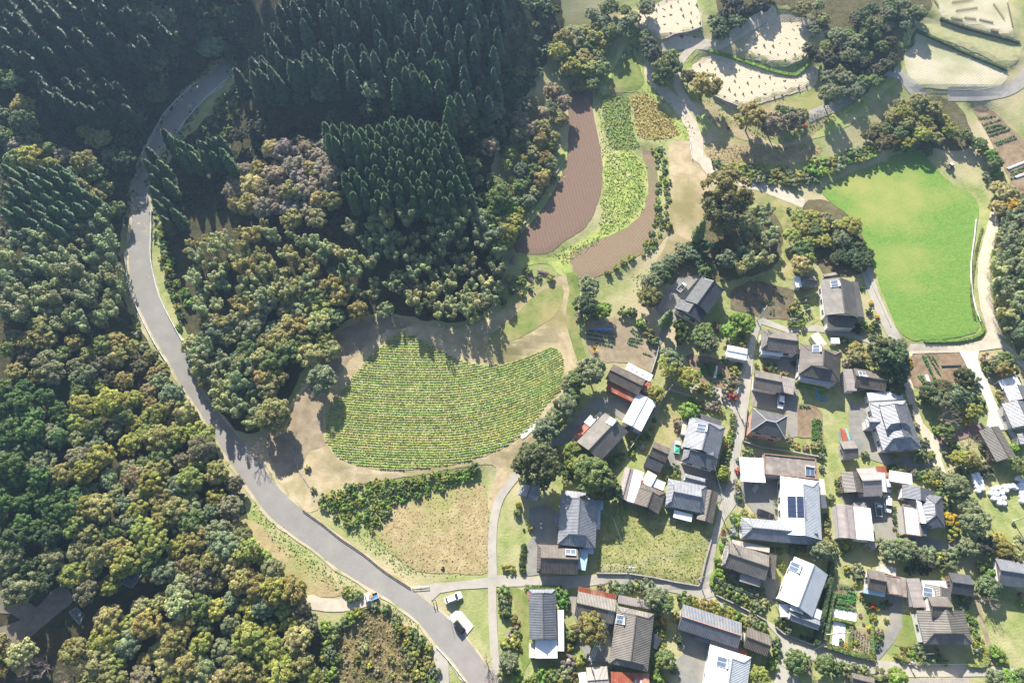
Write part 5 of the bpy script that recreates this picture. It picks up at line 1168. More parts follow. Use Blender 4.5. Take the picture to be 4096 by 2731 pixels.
B.slab([(1385,400),(1722,467),(1720,538),(1380,468)], 2.5, .2, R_BLUE)
B.slab([(1735,198),(1990,212),(1990,522),(1758,470)], 2.7, .0, R_CONC, '', parapet=.12)
B.slab([(1650,30),(1890,70),(1905,225),(1640,130)], 2.6, .1, R_BEIGE)
B = Bld('farmhouse', 'grey tiled house with a raised upper storey and wide flat entrance roof', 'house', 'U3', (700, 950))
B.ridged([(250,705),(400,1250),(1155,1305),(1045,800)], 3.7, .48, .0, .4, R_GREYB, wall=PLASTER)
B.ridged([(465,525),(775,535),(828,868),(505,850)], 5.6, .4, m=R_BROWN, wall=PLASTER, z0=2.5)
B.ridged([(440,365),(400,600),(835,640),(790,390)], 3.6, .4, m=R_GREYB, wall=PLASTER)
B.slab([(90,238),(345,248),(405,690),(245,705)], 3.0, .1, R_SHEET, 'wave'); B.slab([(345,262),(720,290),(770,385),(370,400)], 2.8, .1, R_PALE)
B.slab([(-30,212),(118,236),(120,542),(-30,510)], 2.8, .0, R_CONC, '')
B.heater((455,465), 2, size=(2.2, 2.2))
B = Bld('storehouse', 'dark tiled storehouse in deep shade behind the grey tiled house', 'shed', 'U3', (980, 340))
B.ridged([(800,150),(1120,200),(1168,525),(805,480)], 3.0, .42, m=R_BLACK, wall=WOODW)
B = Bld('house', 'dark tiled house at the right edge behind the round tree', 'house', 'U3', (1760, 180))
B.ridged([(1530,-60),(1990,-5),(1990,405),(1555,325)], 3.5, .45, m=R_SLATE, wall=PLASTER)
B = Bld('shed', 'pair of long sheds, one brown sheet roof and one white roof, beside parked cars', 'shed', 'U1', (860, 740))
B.ridged([(555,450),(620,985),(887,1000),(836,480)], 3.2, .22, m=R_SHEET, style='wave', wall=GREYW, windows=False, inset=.2)
B.ridged([(838,490),(890,1005),(1167,1030),(1106,515)], 3.6, .14, m=R_METAL, style='seam', wall=PLASTER, windows=False, inset=.2)
B.slab([(832,420),(1032,430),(1062,500),(842,492)], 2.8, .1, R_SHEET, 'wave')
B.slab([(1015,1105),(1100,1045),(1215,1050),(1200,1165)], 2.2, .2, R_SHEET, 'wave', posts=True)
B = Bld('house', 'brown tiled house joined to a dark sheet roofed barn facing the shaded yard', 'house', 'U1', (860, 130))
B.ridged([(645,-40),(700,290),(1022,262),(965,-40)], 3.6, .42, m=R_GREYB, wall=WOODW)
B.ridged([(90,1185),(290,1172),(378,1490),(155,1500)], 4.0, .42, m=R_SHEET, style='wave', wall=GREYW, tile='T6')
B.slab([(290,1225),(392,1232),(432,1452),(370,1442)], 2.8, .15, R_PALE, tile='T6', posts=True)
B.slab([(290,1165),(400,1155),(436,1246),(330,1240)], 2.6, .2, R_RUST, tile='T6')
B = Bld('shed', 'bright white flat shed left of the yellow green shrubs', 'shed', 'T6', (580, 1280))
B.slab([(455,1205),(700,1245),(712,1365),(450,1325)], 2.8, .15, R_METAL, part='roof', wall=mat('tan_wall', (.45,.32,.24), .9))
B = Bld('house', 'grey tiled hip roofed house with a white roof terrace in front', 'house', 'U2', (480, 750))
B.ridged([(345,470),(400,965),(718,1030),(683,540)], 4.2, .46, 1, 1, R_SLATE, wall=PLASTER)
B.ridged([(50,375),(60,650),(560,560),(560,420)], 3.8, .3, m=R_SLATE, wall=PLASTER)
B.slab([(75,650),(300,690),(335,1150),(70,1122)], 3.0, .0, R_METAL, '', part='terrace_roof', parapet=.25)
B.slab([(330,960),(425,985),(428,1145),(330,1140)], 2.9, .2, R_SLATE, 'tile')
B.slab([(295,530),(370,530),(385,950),(310,945)], 4.6, .05, R_METAL)
B = Bld('farmhouse', 'long silver tiled house at the right edge with a white carport roof', 'house', 'U8', (830, 800))
B.ridged([(645,685),(800,990),(1090,930),(960,630)], 3.6, .46, m=R_SILVER, wall=PLASTER)
B.ridged([(672,478),(745,662),(1010,610),(930,430)], 3.4, .46, m=R_SILVER, wall=PLASTER)
B.slab([(585,380),(820,335),(905,422),(672,495)], 2.8, .1, R_METAL, posts=True)
B.ridged([(845,1062),(885,1195),(1010,1180),(960,1040)], 3.2, .4, m=R_SLATE, wall=PLASTER)
B = Bld('shed', 'long grey brown tiled shed below the gravel driveway', 'shed', 'U8', (600, 1180))
B.ridged([(365,1010),(580,1400),(832,1335),(605,950)], 3.2, .42, m=R_GREYB, wall=WOODW)
B = Bld('farmhouse', 'striped silver tiled house with white metal annex at the bottom', 'house', 'U6', (600, 640))
B.ridged([(405,265),(400,960),(800,962),(766,265)], 3.7, .46, .3, .0, R_SLATE, wall=PLASTER)
B.slab([(800,540),(800,1122),(892,1122),(886,562)], 2.7, .15, R_METAL, 'wave'); B.slab([(490,965),(796,962),(796,1222),(490,1220)], 2.9, .15, R_METAL, 'wave')
B.slab([(405,1010),(490,1012),(490,1217),(400,1217)], 2.5, .1, R_BEIGE); B.slab([(375,295),(405,295),(405,405),(375,405)], 2.2, .1, R_RUST)
B = Bld('barn', 'brown tiled barn with a patched rust red lean-to at the lane', 'barn', 'U6', (1330, 520))
B.ridged([(1085,300),(1618,402),(1576,760),(1038,620)], 3.6, .42, m=R_GREYB, wall=WOODW)
B.slab([(1085,215),(1612,345),(1618,402),(1085,302)], 2.6, .3, R_RUST, wall=WOODW)
B = Bld('farmhouse', 'large brown tiled house with a red sheet roofed annex at the bottom edge', 'house', 'U6', (1820, 900))
B.ridged([(1635,460),(1515,1300),(2062,1400),(2135,640)], 4.0, .46, .3, .3, R_GREYB, wall=PLASTER)
B.slab([(1645,340),(2095,430),(2110,545),(1640,455)], 2.8, .2, R_SHEET, 'wave')
B.slab([(1548,1395),(2078,1442),(2075,1640),(1535,1640)], 2.8, .3, R_RUST, skylights=((.14,.15,.22,.7),(.28,.15,.22,.7)))
B.slab([(2115,680),(2165,690),(2150,1100),(2060,1400)], 2.7, .3, R_BLACK, 'tile')
B.heater((1675,685), size=(2.0, 2.0))
B = Bld('shed', 'small beige sheet roofed shed at the bottom between hedges', 'shed', 'U6', (1350, 1430))
B.slab([(1195,1350),(1482,1330),(1512,1512),(1215,1532)], 2.8, .2, R_BEIGE, part='roof'); B.slab([(1215,1534),(1512,1514),(1525,1620),(1225,1640)], 2.4, .2, R_SHEET, 'wave')
B.slab([(1095,1420),(1195,1412),(1215,1560),(1100,1580)], 2.4, .1, R_METAL)
B = Bld('barn', 'long slate tiled barn with a diagonal ridge below the round bushes', 'barn', 'U5', (880, 740))
B.ridged([(485,420),(1338,690),(1275,1065),(405,780)], 3.6, .44, m=R_SLATE, wall=PLASTER, cap=mat('orange_ridge', (.40,.24,.17), .7))
B.slab([(655,868),(880,940),(868,1000),(640,932)], 2.6, .3, R_SLATE, 'tile'); B.slab([(882,945),(1280,1065),(1265,1118),(870,1000)], 2.7, .2, R_SHEET, 'wave')
B = Bld('storehouse', 'small dark brown tiled storehouse right of the long slate barn', 'shed', 'U5', (1570, 960))
B.ridged([(1415,740),(1775,890),(1705,1172),(1360,1055)], 3.2, .42, m=R_BROWN, wall=WOODW)
B.slab([(1345,840),(1410,845),(1385,970),(1345,960)], 2.4, .1, R_BEIGE)
B.slab([(1275,1050),(1385,1085),(1430,1180),(1265,1120)], 2.3, .2, R_RUST)
B = Bld('farmhouse', 'white glaring tiled house with solar heater cut off by the bottom edge', 'house', 'U5', (1150, 1400))
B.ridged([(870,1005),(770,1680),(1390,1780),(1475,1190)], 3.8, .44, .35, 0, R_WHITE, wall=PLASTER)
B.heater((1050,1260), size=(2.2, 2.4))
B = Bld('shed', 'small dark tiled shed at the bottom edge below the clipped hedge', 'shed', 'W1', (560, 265))
B.ridged([(510,232),(617,262),(600,310),(490,285)], 2.8, .42, m=R_BROWN, wall=WOODW)
B = Bld('house', 'brown tiled house at the bottom edge below the lane', 'house', 'W1', (920, 285))
B.ridged([(780,260),(1080,258),(1085,320),(775,325)], 3.2, .42, m=R_GREYB, wall=PLASTER)
B = Bld('shed', 'small shed with red and turquoise roof above a dark tiled slope', 'shed', 'W4', (120, 560))
B.ridged([(-60,420),(185,410),(268,765),(-60,785)], 3.0, .42, m=R_GREYB, wall=GREYW)
B.slab([(-80,165),(15,158),(105,405),(-60,415)], 2.7, .1, R_RUST); B.slab([(15,158),(32,158),(108,402),(72,406)], 2.75, .05, tile_mat('turquoise_sheet', (.10,.45,.50), (.14,.5,.55), .5, .4, 0))
# ------------------------------------------------------------------ garden trees, shrubs and hedges
def pxscale(w): return FPX / ((w.y) * math.sin(TILT) + (CAM_H - w.z) * math.cos(TILT))
def tr(tile, items, where, group=None):
    """items: (x, y, radius, colour[, kind[, flatness]]) in tile pixels; where: what the plant stands beside"""
    ox, oy, s = TILES[tile]
    for it in items:
        x, y, r, col = it[:4]; kind = it[4] if len(it) > 4 else None; fl = it[5] if len(it) > 5 else 1.0
        q = px(tile, [(x, y)])[0]; w = ground(q, 1.5); rm = r / s / pxscale(w)
        k = kind or ('broad' if rm > 2.0 else 'shrub')
        hoff = {'broad': 1.15 * rm, 'shrub': .8 * rm, 'ball': .7 * rm, 'bare': 1.3 * rm, 'palm': .6 * rm, 'cedar': 3.2 * rm, 'fir': 2.5 * rm, 'bamboo': 2.2 * rm}[k] * fl
        w = ground(q, hoff); sc = rm / {'broad': 3.9, 'shrub': 1.25, 'ball': 1.0, 'bare': 2.9, 'palm': 1.2, 'cedar': 1.8, 'fir': 2.2, 'bamboo': 2.2}[k]
        cn = CNAME.get(col, 'reddish' if col == RED else 'muted'); big = 'large' if rm > 3.4 else ('small' if rm < 1.1 else 'bushy')
        noun = {'broad': 'tree', 'shrub': 'shrub', 'ball': 'clipped round shrub', 'bare': 'leafless tree', 'palm': 'spiky leaved plant', 'cedar': 'pointed conifer', 'fir': 'conifer', 'bamboo': 'bamboo clump'}[k]
        lab = ('' if k == 'bare' else big + ' ' + cn + ' ') + noun + ' ' + where
        plant(k, (w.x, w.y, hgt(w.x, w.y) - .05), sc, jitter(col, .12, .04), lab, (group or noun + 's ' + where), szf=fl * rnd.uniform(.92, 1.08), name=('garden_tree' if k == 'broad' else 'flowering_shrub' if k == 'shrub' and col in (RED, YEL, GOLD, PINKB, BROWN) else ('leafy_bush' if k == 'shrub' and rm > 1.45 else None)))
tr('T4', [(1010,110,150,GREYG),(880,200,110,GREEN_M),(780,270,100,GREYG),(790,400,110,GREEN_M),(720,520,120,GREYG),(640,610,105,GREEN_M),(530,760,125,GREYG),(470,800,70,GREEN_M)], 'in the row between crop field and farmhouse')
tr('T4', [(430,1150,225,(.115,.125,.045)),(1040,1290,185,GREEN_M),(1150,1380,150,(.115,.125,.045)),(1250,1450,105,GREEN_D)], 'in the cluster above the large silver roofed farmhouse')
tr('T4', [(380,960,55,GREEN_M),(240,1080,50,GREEN_M),(240,1310,35,OLIVE),(620,970,35,GREYG),(690,1030,70,GOLD),(800,990,85,GREEN_Y),(790,1080,80,LIME),(850,1150,90,GREEN_Y),(960,1130,100,LIME),(760,1200,80,GREEN_M),(900,1230,80,GREEN_Y),(750,1330,60,GOLD),(830,1280,60,GREEN_M)], 'in the thicket below the red lean-to farmhouse')
tr('T4', [(1740,360,85,GREEN_Y),(1490,880,50,GREEN_Y),(1190,1180,55,GREEN_M),(1240,1130,55,GREEN_M),(1300,1080,55,LIME),(1360,1045,50,GREEN_M),(1480,1020,38,LIME),(1500,960,24,LIME),(1855,1275,42,LIME)], 'beside the block wall of the lawn garden')
tr('T4', [(1645,790,24,LIME,'ball'),(1600,842,26,LIME,'ball'),(1558,885,24,LIME,'ball'),(1730,645,24,GREEN_M,'ball'),(1700,735,26,OLIVE,'ball'),(1668,840,28,GREEN_M,'ball')], 'lining the block wall')
tr('T1', [(1000,420,115,GREYG),(940,620,110,GREEN_D),(1010,650,90,BROWN),(1160,690,85,LIME),(880,730,50,BROWN),(1060,720,60,GREEN_M),(1400,690,70,GREEN_M),(1480,700,60,GREEN_D)], 'at the top of the earth vegetable garden')
tr('T1', [(1660,540,115,(.19,.19,.06)),(1700,360,100,GREYG),(1800,300,90,GREEN_D),(1590,810,65,LIME),(1850,830,42,GREEN_M,'cedar'),(1670,930,60,OLIVE),(1720,1010,65,GREEN_M),(1060,1110,55,YEL,'palm')], 'beside the drive to the black tiled house')
tr('T2', [(350,850,85,(.10,.14,.04),'shrub',1.5),(370,970,85,(.10,.14,.04),'shrub',1.5),(590,960,120,GREEN_M),(640,1060,110,GREYG),(240,1230,120,GREYG),(230,1320,120,GREEN_Y),(420,1440,110,GREEN_Y),(620,1520,60,OLIVE)], 'in the garden below the black tiled house')
tr('T2', [(960,800,80,LIME),(1060,840,95,LIME),(880,930,80,LIME),(1060,930,55,LIME),(1030,1040,60,OLIVE),(830,1220,50,GREEN_D),(750,850,60,BROWN),(1020,1310,50,GREYG),(960,1370,75,GREEN_Y),(960,1440,75,BROWN),(880,1480,60,GREYG),(1000,1500,45,BROWN)], 'round the vegetable garden beside the lane')
tr('T2', [(1700,50,70,GREEN_Y),(1750,110,80,GREEN_Y),(1690,210,85,GOLD),(1670,700,50,GREEN_Y),(1600,650,55,OLIVE),(1640,580,50,GOLD),(1740,550,40,BROWN),(1590,820,50,GREEN_M),(1700,830,55,LIME),(1620,790,40,PINKB),(1760,640,40,GREEN_M)], 'in the orchard left of the pale roofed house')
tr('T2', [(1195,1290,28,GREEN_M),(1270,1290,25,OLIVE),(1360,1300,65,GREEN_M),(1310,1330,30,RED),(1470,1380,40,GOLD),(1520,1390,35,GOLD),(1610,1270,30,GREEN_D)], 'in the small yard between tiled roofs')
tr('T3', [(900,1150,150,(.095,.115,.045)),(1000,1120,120,GREYG),(1090,1090,85,GREYG),(1010,1240,150,GREEN_D),(800,1220,100,OLIVE)], 'in the large round evergreen group by the lane junction')
tr('T3', [(495,1015,50,GREEN_D,'shrub',1.4),(640,1120,80,OLIVE),(610,1200,80,GOLD),(540,1260,60,BROWN),(690,1270,60,GREEN_Y),(560,1130,50,BROWN),(1060,1420,110,GREEN_D),(1070,1530,90,GREEN_D),(1230,1210,30,YEL),(1240,1260,26,YEL),(1240,1295,24,YEL)], 'beside the dark storehouse')
tr('T3', [(650,870,60,GREEN_D),(720,850,60,LIME),(740,910,25,(.5,.48,.45)),(800,880,45,GREEN_M),(880,870,35,GREYG),(800,590,28,YEL),(870,740,28,YEL),(780,960,30,GOLD),(850,820,40,GREEN_D),(700,420,30,GREEN_D),(780,680,40,GREEN_D)], 'in the shaded strip beside the bright green field')
tr('T5', [(430,540,92,LIME),(400,600,45,GREEN_Y),(800,1250,90,(.21,.25,.05),'ball',.9),(275,1180,60,GREYG),(285,1250,55,GREEN_Y),(170,1275,40,OLIVE),(320,665,58,BROWN),(310,720,50,BROWN)], 'in the garden of the silver roofed farmhouse')
tr('T5', [(465,415,28,LIME,'ball'),(522,435,26,GREEN_Y,'ball'),(566,545,18,LIME,'ball'),(605,555,18,GREEN_M,'ball')], 'on the lawn above the silver roofed farmhouse')
tr('T5', [(590,470,45,OLIVE),(640,490,40,BROWN),(700,480,60,PINKB),(760,510,50,BROWN),(800,550,40,OLIVE),(560,290,50,GREEN_Y),(620,300,60,OLIVE),(720,340,65,GREYG),(850,400,45,PINKB),(940,380,55,RED),(870,290,60,BROWN),(960,330,40,GOLD),(990,260,30,GREEN_M)], 'along the lane wall opposite the garage')
tr('T5', [(930,600,38,GREYG),(940,650,40,GREEN_M),(940,710,40,GREYG),(920,770,42,OLIVE),(900,830,42,LIME),(890,890,42,GREEN_Y),(875,950,42,GOLD),(860,1010,42,LIME),(840,1070,42,GREEN_M),(825,1130,40,GREYG),(850,870,25,LIME)], 'in the loose hedge beside the lane')
tr('T5', [(1100,1000,60,GREEN_M),(1000,1090,35,GREYG),(990,1210,38,RED),(1910,900,40,GOLD),(1930,960,45,GREEN_M),(1930,1040,45,GREYG),(1930,1180,35,GREYG),(1560,850,40,BROWN),(1640,930,45,GOLD),(1850,930,50,GOLD),(1740,960,50,BROWN),(1075,855,22,OLIVE)], 'round the two storey salmon house')
tr('T5', [(985,1390,42,OLIVE),(990,1460,45,PINKB),(1000,1510,50,GREEN_M),(960,1330,30,BROWN)], 'beside the white carport')
tr('T6', [(930,330,110,GREEN_D),(1040,310,100,(.12,.125,.05)),(1030,420,110,GREYG),(1160,360,110,GREYG),(1150,440,90,GREEN_M),(1290,370,85,GREYG),(1400,370,75,GREYG),(1370,540,90,GREEN_Y),(1480,450,60,GREEN_M),(1260,180,100,(.10,.11,.04)),(1420,200,60,GREYG),(850,390,80,GREEN_M),(1310,650,60,YEL),(1060,780,90,GREEN_M),(980,760,50,LIME)], 'in the garden island below the vegetable beds')
tr('T6', [(1130,600,140,(.3,.26,.22),'bare'),(1400,900,110,(.3,.26,.22),'bare'),(1600,1040,90,(.3,.26,.22),'bare')], 'beside the brick path')
tr('T6', [(1700,370,65,GOLD),(840,890,58,GREYG),(690,490,30,GREYG),(760,710,35,GREYG),(185,1030,45,GREEN_M),(530,1050,80,OLIVE,'palm'),(760,1060,60,GREEN_Y),(850,1040,80,GREEN_M),(920,1030,50,GREEN_Y)], 'round the silver blue tiled house')
tr('T6', [(1110,1030,55,GREYG),(1190,940,60,GREEN_M),(1230,1090,90,GREEN_Y),(1340,1080,85,OLIVE),(1430,1140,70,GREEN_Y),(1290,1200,75,GREEN_Y),(1540,1190,80,(.14,.13,.06)),(1500,960,50,GREEN_M),(1330,960,30,GREEN_M,'palm'),(1880,960,60,LIME,'ball'),(1920,1150,100,GREEN_M)], 'in the shrubbery left of the long shed')
tr('T6', [(500,1180,50,GREEN_M),(570,1190,50,OLIVE),(640,1200,45,GOLD),(720,1220,50,BROWN),(780,1260,50,GREEN_M),(850,1220,50,GREYG),(900,1290,70,GREEN_Y),(990,1230,75,GREYG),(990,1330,60,GREEN_Y),(450,1180,40,GREEN_D)], 'along the wall behind the white shed')
tr('U2', [(780,270,110,GREYG),(870,390,160,GREYG),(960,130,70,GREEN_Y),(1040,180,80,GREEN_Y),(860,480,80,LIME),(1050,690,150,GREYG),(1180,900,190,GREYG),(830,880,115,YEL),(870,1080,95,GREEN_Y),(820,1200,50,GREEN_Y),(640,480,80,GREEN_M),(760,680,80,GREEN_D),(800,780,60,GREEN_M)], 'between the grey hipped house and the hay bales')
tr('U2', [(90,1370,150,GREYG),(270,1450,120,GREEN_M),(450,1440,140,GREYG),(650,1500,110,GREEN_Y),(800,1460,120,GREYG),(960,1390,120,GREEN_M),(1100,1330,130,GREYG),(1330,1330,130,(.07,.075,.05)),(1500,1230,110,GREYG),(1580,1180,90,YEL),(1640,1360,150,(.24,.21,.06)),(1820,1400,130,GOLD),(1870,1230,90,GREYG),(1800,960,30,GREEN_D)], 'in the tree belt below the shaded yard')
tr('U1', [(200,1150,110,GREYG),(330,1180,150,GREYG),(480,1110,100,GREEN_M),(80,1170,70,GREEN_Y),(520,1230,90,GREYG),(740,1090,105,GREEN_Y),(690,1200,60,GREEN_M),(1290,1090,110,GREYG),(1390,1180,150,GREYG),(1560,1170,150,GREEN_M),(1700,1130,110,GREYG),(1830,1200,110,GREYG)], 'in the tree belt above the white long house')
tr('U1', [(490,370,70,GREYG),(430,640,55,OLIVE),(440,710,50,GREEN_M),(410,780,50,GREYG),(440,880,58,GOLD),(410,1000,45,YEL),(560,700,35,LIME),(600,240,45,GREEN_M),(600,110,50,GREEN_M),(1480,520,40,GREEN_M),(1480,620,40,GREEN_M),(1490,730,40,GREEN_D),(1490,840,35,GREEN_M),(1560,930,40,GREEN_Y)], 'squeezed between the sheds and houses')
tr('U3', [(1390,380,170,(.15,.21,.10),'ball'),(1450,130,120,LIME),(1330,60,110,GREEN_M),(1580,1440,110,LIME),(1500,1370,80,LIME),(1660,1530,70,GREEN_Y),(1930,620,60,GREEN_Y),(1920,500,45,BROWN)], 'on the lawn at the lower right')
tr('U3', [(1450,590,165,(.3,.24,.2),'bare')], 'beside the round tree on the lower right lawn')
tr('U3', [(40,1320,26,OLIVE,'ball'),(110,1335,26,GREEN_M,'ball'),(180,1325,27,OLIVE,'ball'),(238,1348,22,GREEN_M,'ball'),(55,1410,27,OLIVE,'ball'),(130,1420,27,OLIVE,'ball'),(90,1372,22,OLIVE,'ball')], 'in front of the grey tiled house', 'clipped balls in front of the grey tiled house')
tr('U3', [(330,1350,85,GREYG),(480,1500,110,GREYG),(600,1480,80,GREEN_M),(240,1450,80,LIME),(680,1480,50,PINKB),(605,1355,32,LIME),(380,1560,60,GREEN_M),(60,1520,60,GREEN_M),(720,1560,60,GREEN_Y)], 'along the lane below the grey tiled house')
tr('U3', [(1010,570,60,LIME),(1090,610,45,BROWN),(960,700,80,GREYG),(1060,680,50,GREEN_M),(1050,820,50,GREEN_M),(1150,900,60,LIME),(1200,940,50,GREEN_M),(1130,1030,40,BROWN),(1190,1060,50,LIME),(1230,1150,50,GREEN_M),(1200,1260,60,GREEN_Y),(1300,1230,40,GREEN_Y),(1230,1380,70,GREYG),(1150,560,40,LIME),(1290,1320,50,GREEN_Y)], 'in the strip right of the grey tiled house')
tr('U3', [(180,130,80,GREEN_D),(300,60,80,GREEN_M),(420,120,90,(.075,.075,.04)),(560,60,70,BROWN),(700,40,80,GREEN_D),(820,40,100,GREYG)], 'in the shade above the flat entrance roof')
tr('U4', [(1330,260,60,GREEN_M),(1285,350,42,GREEN_Y),(1365,545,45,GREEN_Y),(1310,130,110,GREYG),(1130,90,60,GREEN_Y),(1530,670,55,RED),(1605,710,42,YEL),(1690,670,65,GREYG),(1770,640,50,GREYG),(1830,648,22,RED),(1340,820,30,(.45,.22,.24)),(1390,950,28,(.45,.22,.24)),(1490,1020,50,YEL),(1550,850,60,GREEN_Y),(1750,900,40,GREEN_M),(1640,1180,60,GREEN_M),(1280,1240,45,GREEN_Y),(1130,1310,50,YEL),(1240,1400,45,YEL),(1040,1230,45,GREEN_M),(1590,1280,70,GREEN_D),(1450,690,50,GREEN_M),(1650,1080,60,BROWN)], 'in the flower garden right of the white sheets')
tr('U4', [(70,910,80,GREEN_M),(150,970,75,GREEN_Y),(240,1060,80,GREYG),(640,1170,40,LIME),(430,1160,40,GREEN_D),(540,1200,50,GREEN_D),(380,1480,110,GREEN_Y),(480,1500,90,LIME),(270,1500,70,GREEN_M),(740,1540,80,GREEN_M),(30,1300,60,GREEN_D)], 'along the lane in front of the white long house')
tr('T8', [(1000,500,70,LIME),(940,460,45,GREEN_Y),(1060,430,48,OLIVE),(830,600,26,GOLD),(820,650,26,RED),(815,700,26,GOLD),(920,620,45,PINKB),(960,680,45,GREEN_D),(850,740,32,GREEN_D),(800,800,38,LIME),(765,960,52,LIME),(1410,300,36,GREEN_M,'palm'),(1415,400,36,GREEN_M,'palm'),(1160,460,30,GREEN_Y)], 'at the lane corner of the L shaped house')
tr('T8', [(790,1110,65,LIME),(820,1170,60,GREEN_Y),(920,1120,50,PINKB),(970,1190,55,GREYG),(760,1280,50,GREEN_M),(880,1290,70,GREEN_M),(980,1340,80,GREEN_M),(1060,1390,60,GREEN_Y),(1010,1280,40,GREYG),(1170,1290,60,GREYG),(1250,1310,50,GREEN_M),(1200,1370,35,RED),(1130,1440,50,GREEN_M),(1210,1450,60,GREYG),(1290,1430,55,GOLD),(1240,1500,55,GREYG),(1160,1530,50,GREEN_M)], 'in the front garden of the house with slate awning')
tr('T8', [(1365,830,28,GREEN_M),(1450,840,40,GREEN_M),(1600,840,60,GREYG),(1720,840,55,GREEN_Y),(1860,850,100,GREYG),(1480,1010,40,GREEN_Y)], 'behind the house with the slate awning')
tr('U5', [(510,340,105,GREEN_M),(620,380,85,GREEN_Y),(720,400,60,GOLD),(840,420,95,OLIVE),(950,460,100,GREEN_Y),(1060,480,75,GREEN_M),(1180,550,90,GREEN_Y),(1270,600,90,LIME),(1390,670,85,GREEN_Y),(1500,680,90,GREYG),(1620,740,85,GREEN_M),(1830,950,72,GREYG),(1850,1120,70,GREEN_M),(1800,1290,90,LIME),(1650,1370,80,GREEN_M),(1590,1460,125,GREEN_Y)], 'in the bush row between lane and slate barn')
tr('U5', [(370,610,75,OLIVE),(190,690,80,YEL),(160,790,75,GREEN_M),(160,880,65,GREEN_Y),(180,1060,80,GREEN_Y),(220,1240,125,GREEN_M),(180,1190,80,LIME),(110,1390,90,GREEN_M),(340,1370,70,GREYG),(120,1520,100,LIME),(200,1560,80,GREEN_Y),(150,640,60,GREEN_M)], 'in the hedge strip left of the slate barn')
tr('U5', [(425,950,48,GREEN_D,'ball'),(80,330,150,GREYG),(200,400,130,GREEN_M),(60,420,90,GREEN_D)], 'at the lane bend above the slate barn')
tr('U6', [(850,300,90,(.13,.24,.05)),(880,430,95,(.13,.24,.05)),(900,520,60,(.13,.24,.05))], 'right of the striped silver roof')
tr('U6', [(1240,820,195,(.22,.20,.065)),(1000,870,105,GREEN_M),(960,1070,65,GREEN_Y),(1000,990,50,GREEN_D)], 'between the striped roof and the large brown house')
tr('U6', [(60,300,90,GREEN_M),(50,450,80,GREYG),(90,380,60,GREEN_Y),(130,420,30,YEL,'ball'),(60,560,80,GREEN_M),(100,620,60,GREEN_D),(190,660,60,OLIVE),(215,640,25,BROWN),(250,720,30,GOLD,'ball'),(225,790,40,RED),(220,850,70,GREYG),(140,910,60,(.45,.4,.4)),(170,990,100,GREEN_Y),(60,1020,60,GREEN_Y),(250,1050,60,GREEN_Y),(90,1180,60,GREEN_M),(120,1280,120,GREYG),(50,1450,90,GREEN_M),(230,1400,60,GREEN_M)], 'in the garden strip left of the striped roof')
tr('U6', [(700,1380,90,GREEN_Y),(560,1440,90,LIME),(240,1520,110,LIME),(420,1540,80,GREEN_Y),(880,1190,60,YEL),(960,1270,100,PINKB),(1080,1250,90,GREEN_Y),(1180,1290,60,GREEN_M),(900,1420,110,GREYG),(1010,1480,80,OLIVE),(740,1520,90,GREEN_M),(620,1540,60,LIME),(850,1520,80,GREEN_Y),(1560,1400,50,BROWN)], 'in the thicket at the bottom edge')
tr('U6', [(1580,200,75,GREYG),(1660,270,80,GREEN_M),(1770,230,85,GREYG),(1800,300,60,GREEN_M),(1910,220,90,GREEN_M),(2060,240,110,GREYG),(2140,370,100,GREEN_M),(2060,380,60,YEL),(2170,500,90,GREEN_M),(2130,330,60,GREYG),(1400,240,60,BROWN)], 'in the tree row beside the lane above the brown house')
tr('U6', [(2200,740,50,GOLD),(2200,860,55,GREYG),(2210,960,50,GREEN_Y),(2200,1200,50,YEL),(2170,1300,60,GREEN_Y),(2150,1450,80,GREEN_Y)], 'right of the large brown house')
tr('T7', [(208,330,36,GREEN_Y,'ball'),(190,420,40,GREEN_M,'ball'),(268,610,14,GREEN_D,'ball'),(350,585,40,OLIVE),(60,1030,45,GREEN_Y),(130,1050,45,GREEN_Y)], 'on the grass beside the footpath')
tr('T7', [(268,800,34,GREEN_D,'ball'),(262,850,32,GREEN_D,'ball'),(256,898,34,GREEN_D,'ball'),(246,942,30,GREEN_D,'ball'),(246,1000,36,GREEN_D,'ball'),(252,1062,36,GREEN_D,'ball')], 'in the clipped row along the concrete yard', 'clipped row along the concrete yard')
tr('V6', [(275,300,115,(.165,.155,.05)),(250,500,48,OLIVE),(125,540,22,GREEN_M,'cedar'),(655,540,42,GREEN_Y),(700,620,50,GREEN_M),(720,650,45,GREEN_M),(700,715,50,GOLD),(640,390,16,GREEN_M),(270,390,100,(.145,.14,.05))], 'on the dry slope below the farm track')
tr('V3', [(160,500,70,OLIVE),(80,440,45,(.2,.17,.09)),(420,670,75,OLIVE),(540,700,65,BROWN),(660,670,60,(.2,.18,.11)),(600,640,45,GREEN_M),(860,550,55,GREYG),(700,650,40,OLIVE)], 'on the sandy bank below the paddies')
tr('V3', [(730,705,12,RED),(300,715,9,GREEN_D),(38,205,10,RED),(110,207,6,RED),(215,200,8,RED)], 'at the paddy edge')
tr('V1', [(1085,400,24,GREEN_M)], 'at the corner of the crop field'); tr('V1', [(215,170,65,OLIVE),(240,210,50,GOLD),(420,30,55,GREYG)], 'at the shaded edge of the crop field')
tr('V1', [(135,335,48,(.3,.2,.18),'bare'),(290,270,34,(.3,.26,.22),'bare'),(40,690,45,(.3,.26,.22),'bare')], 'beside the road bend')
tr('U7', [(2200,1330,110,(.3,.26,.24),'bare'),(2260,1520,120,(.3,.26,.24),'bare')], 'at the lower end of the road')
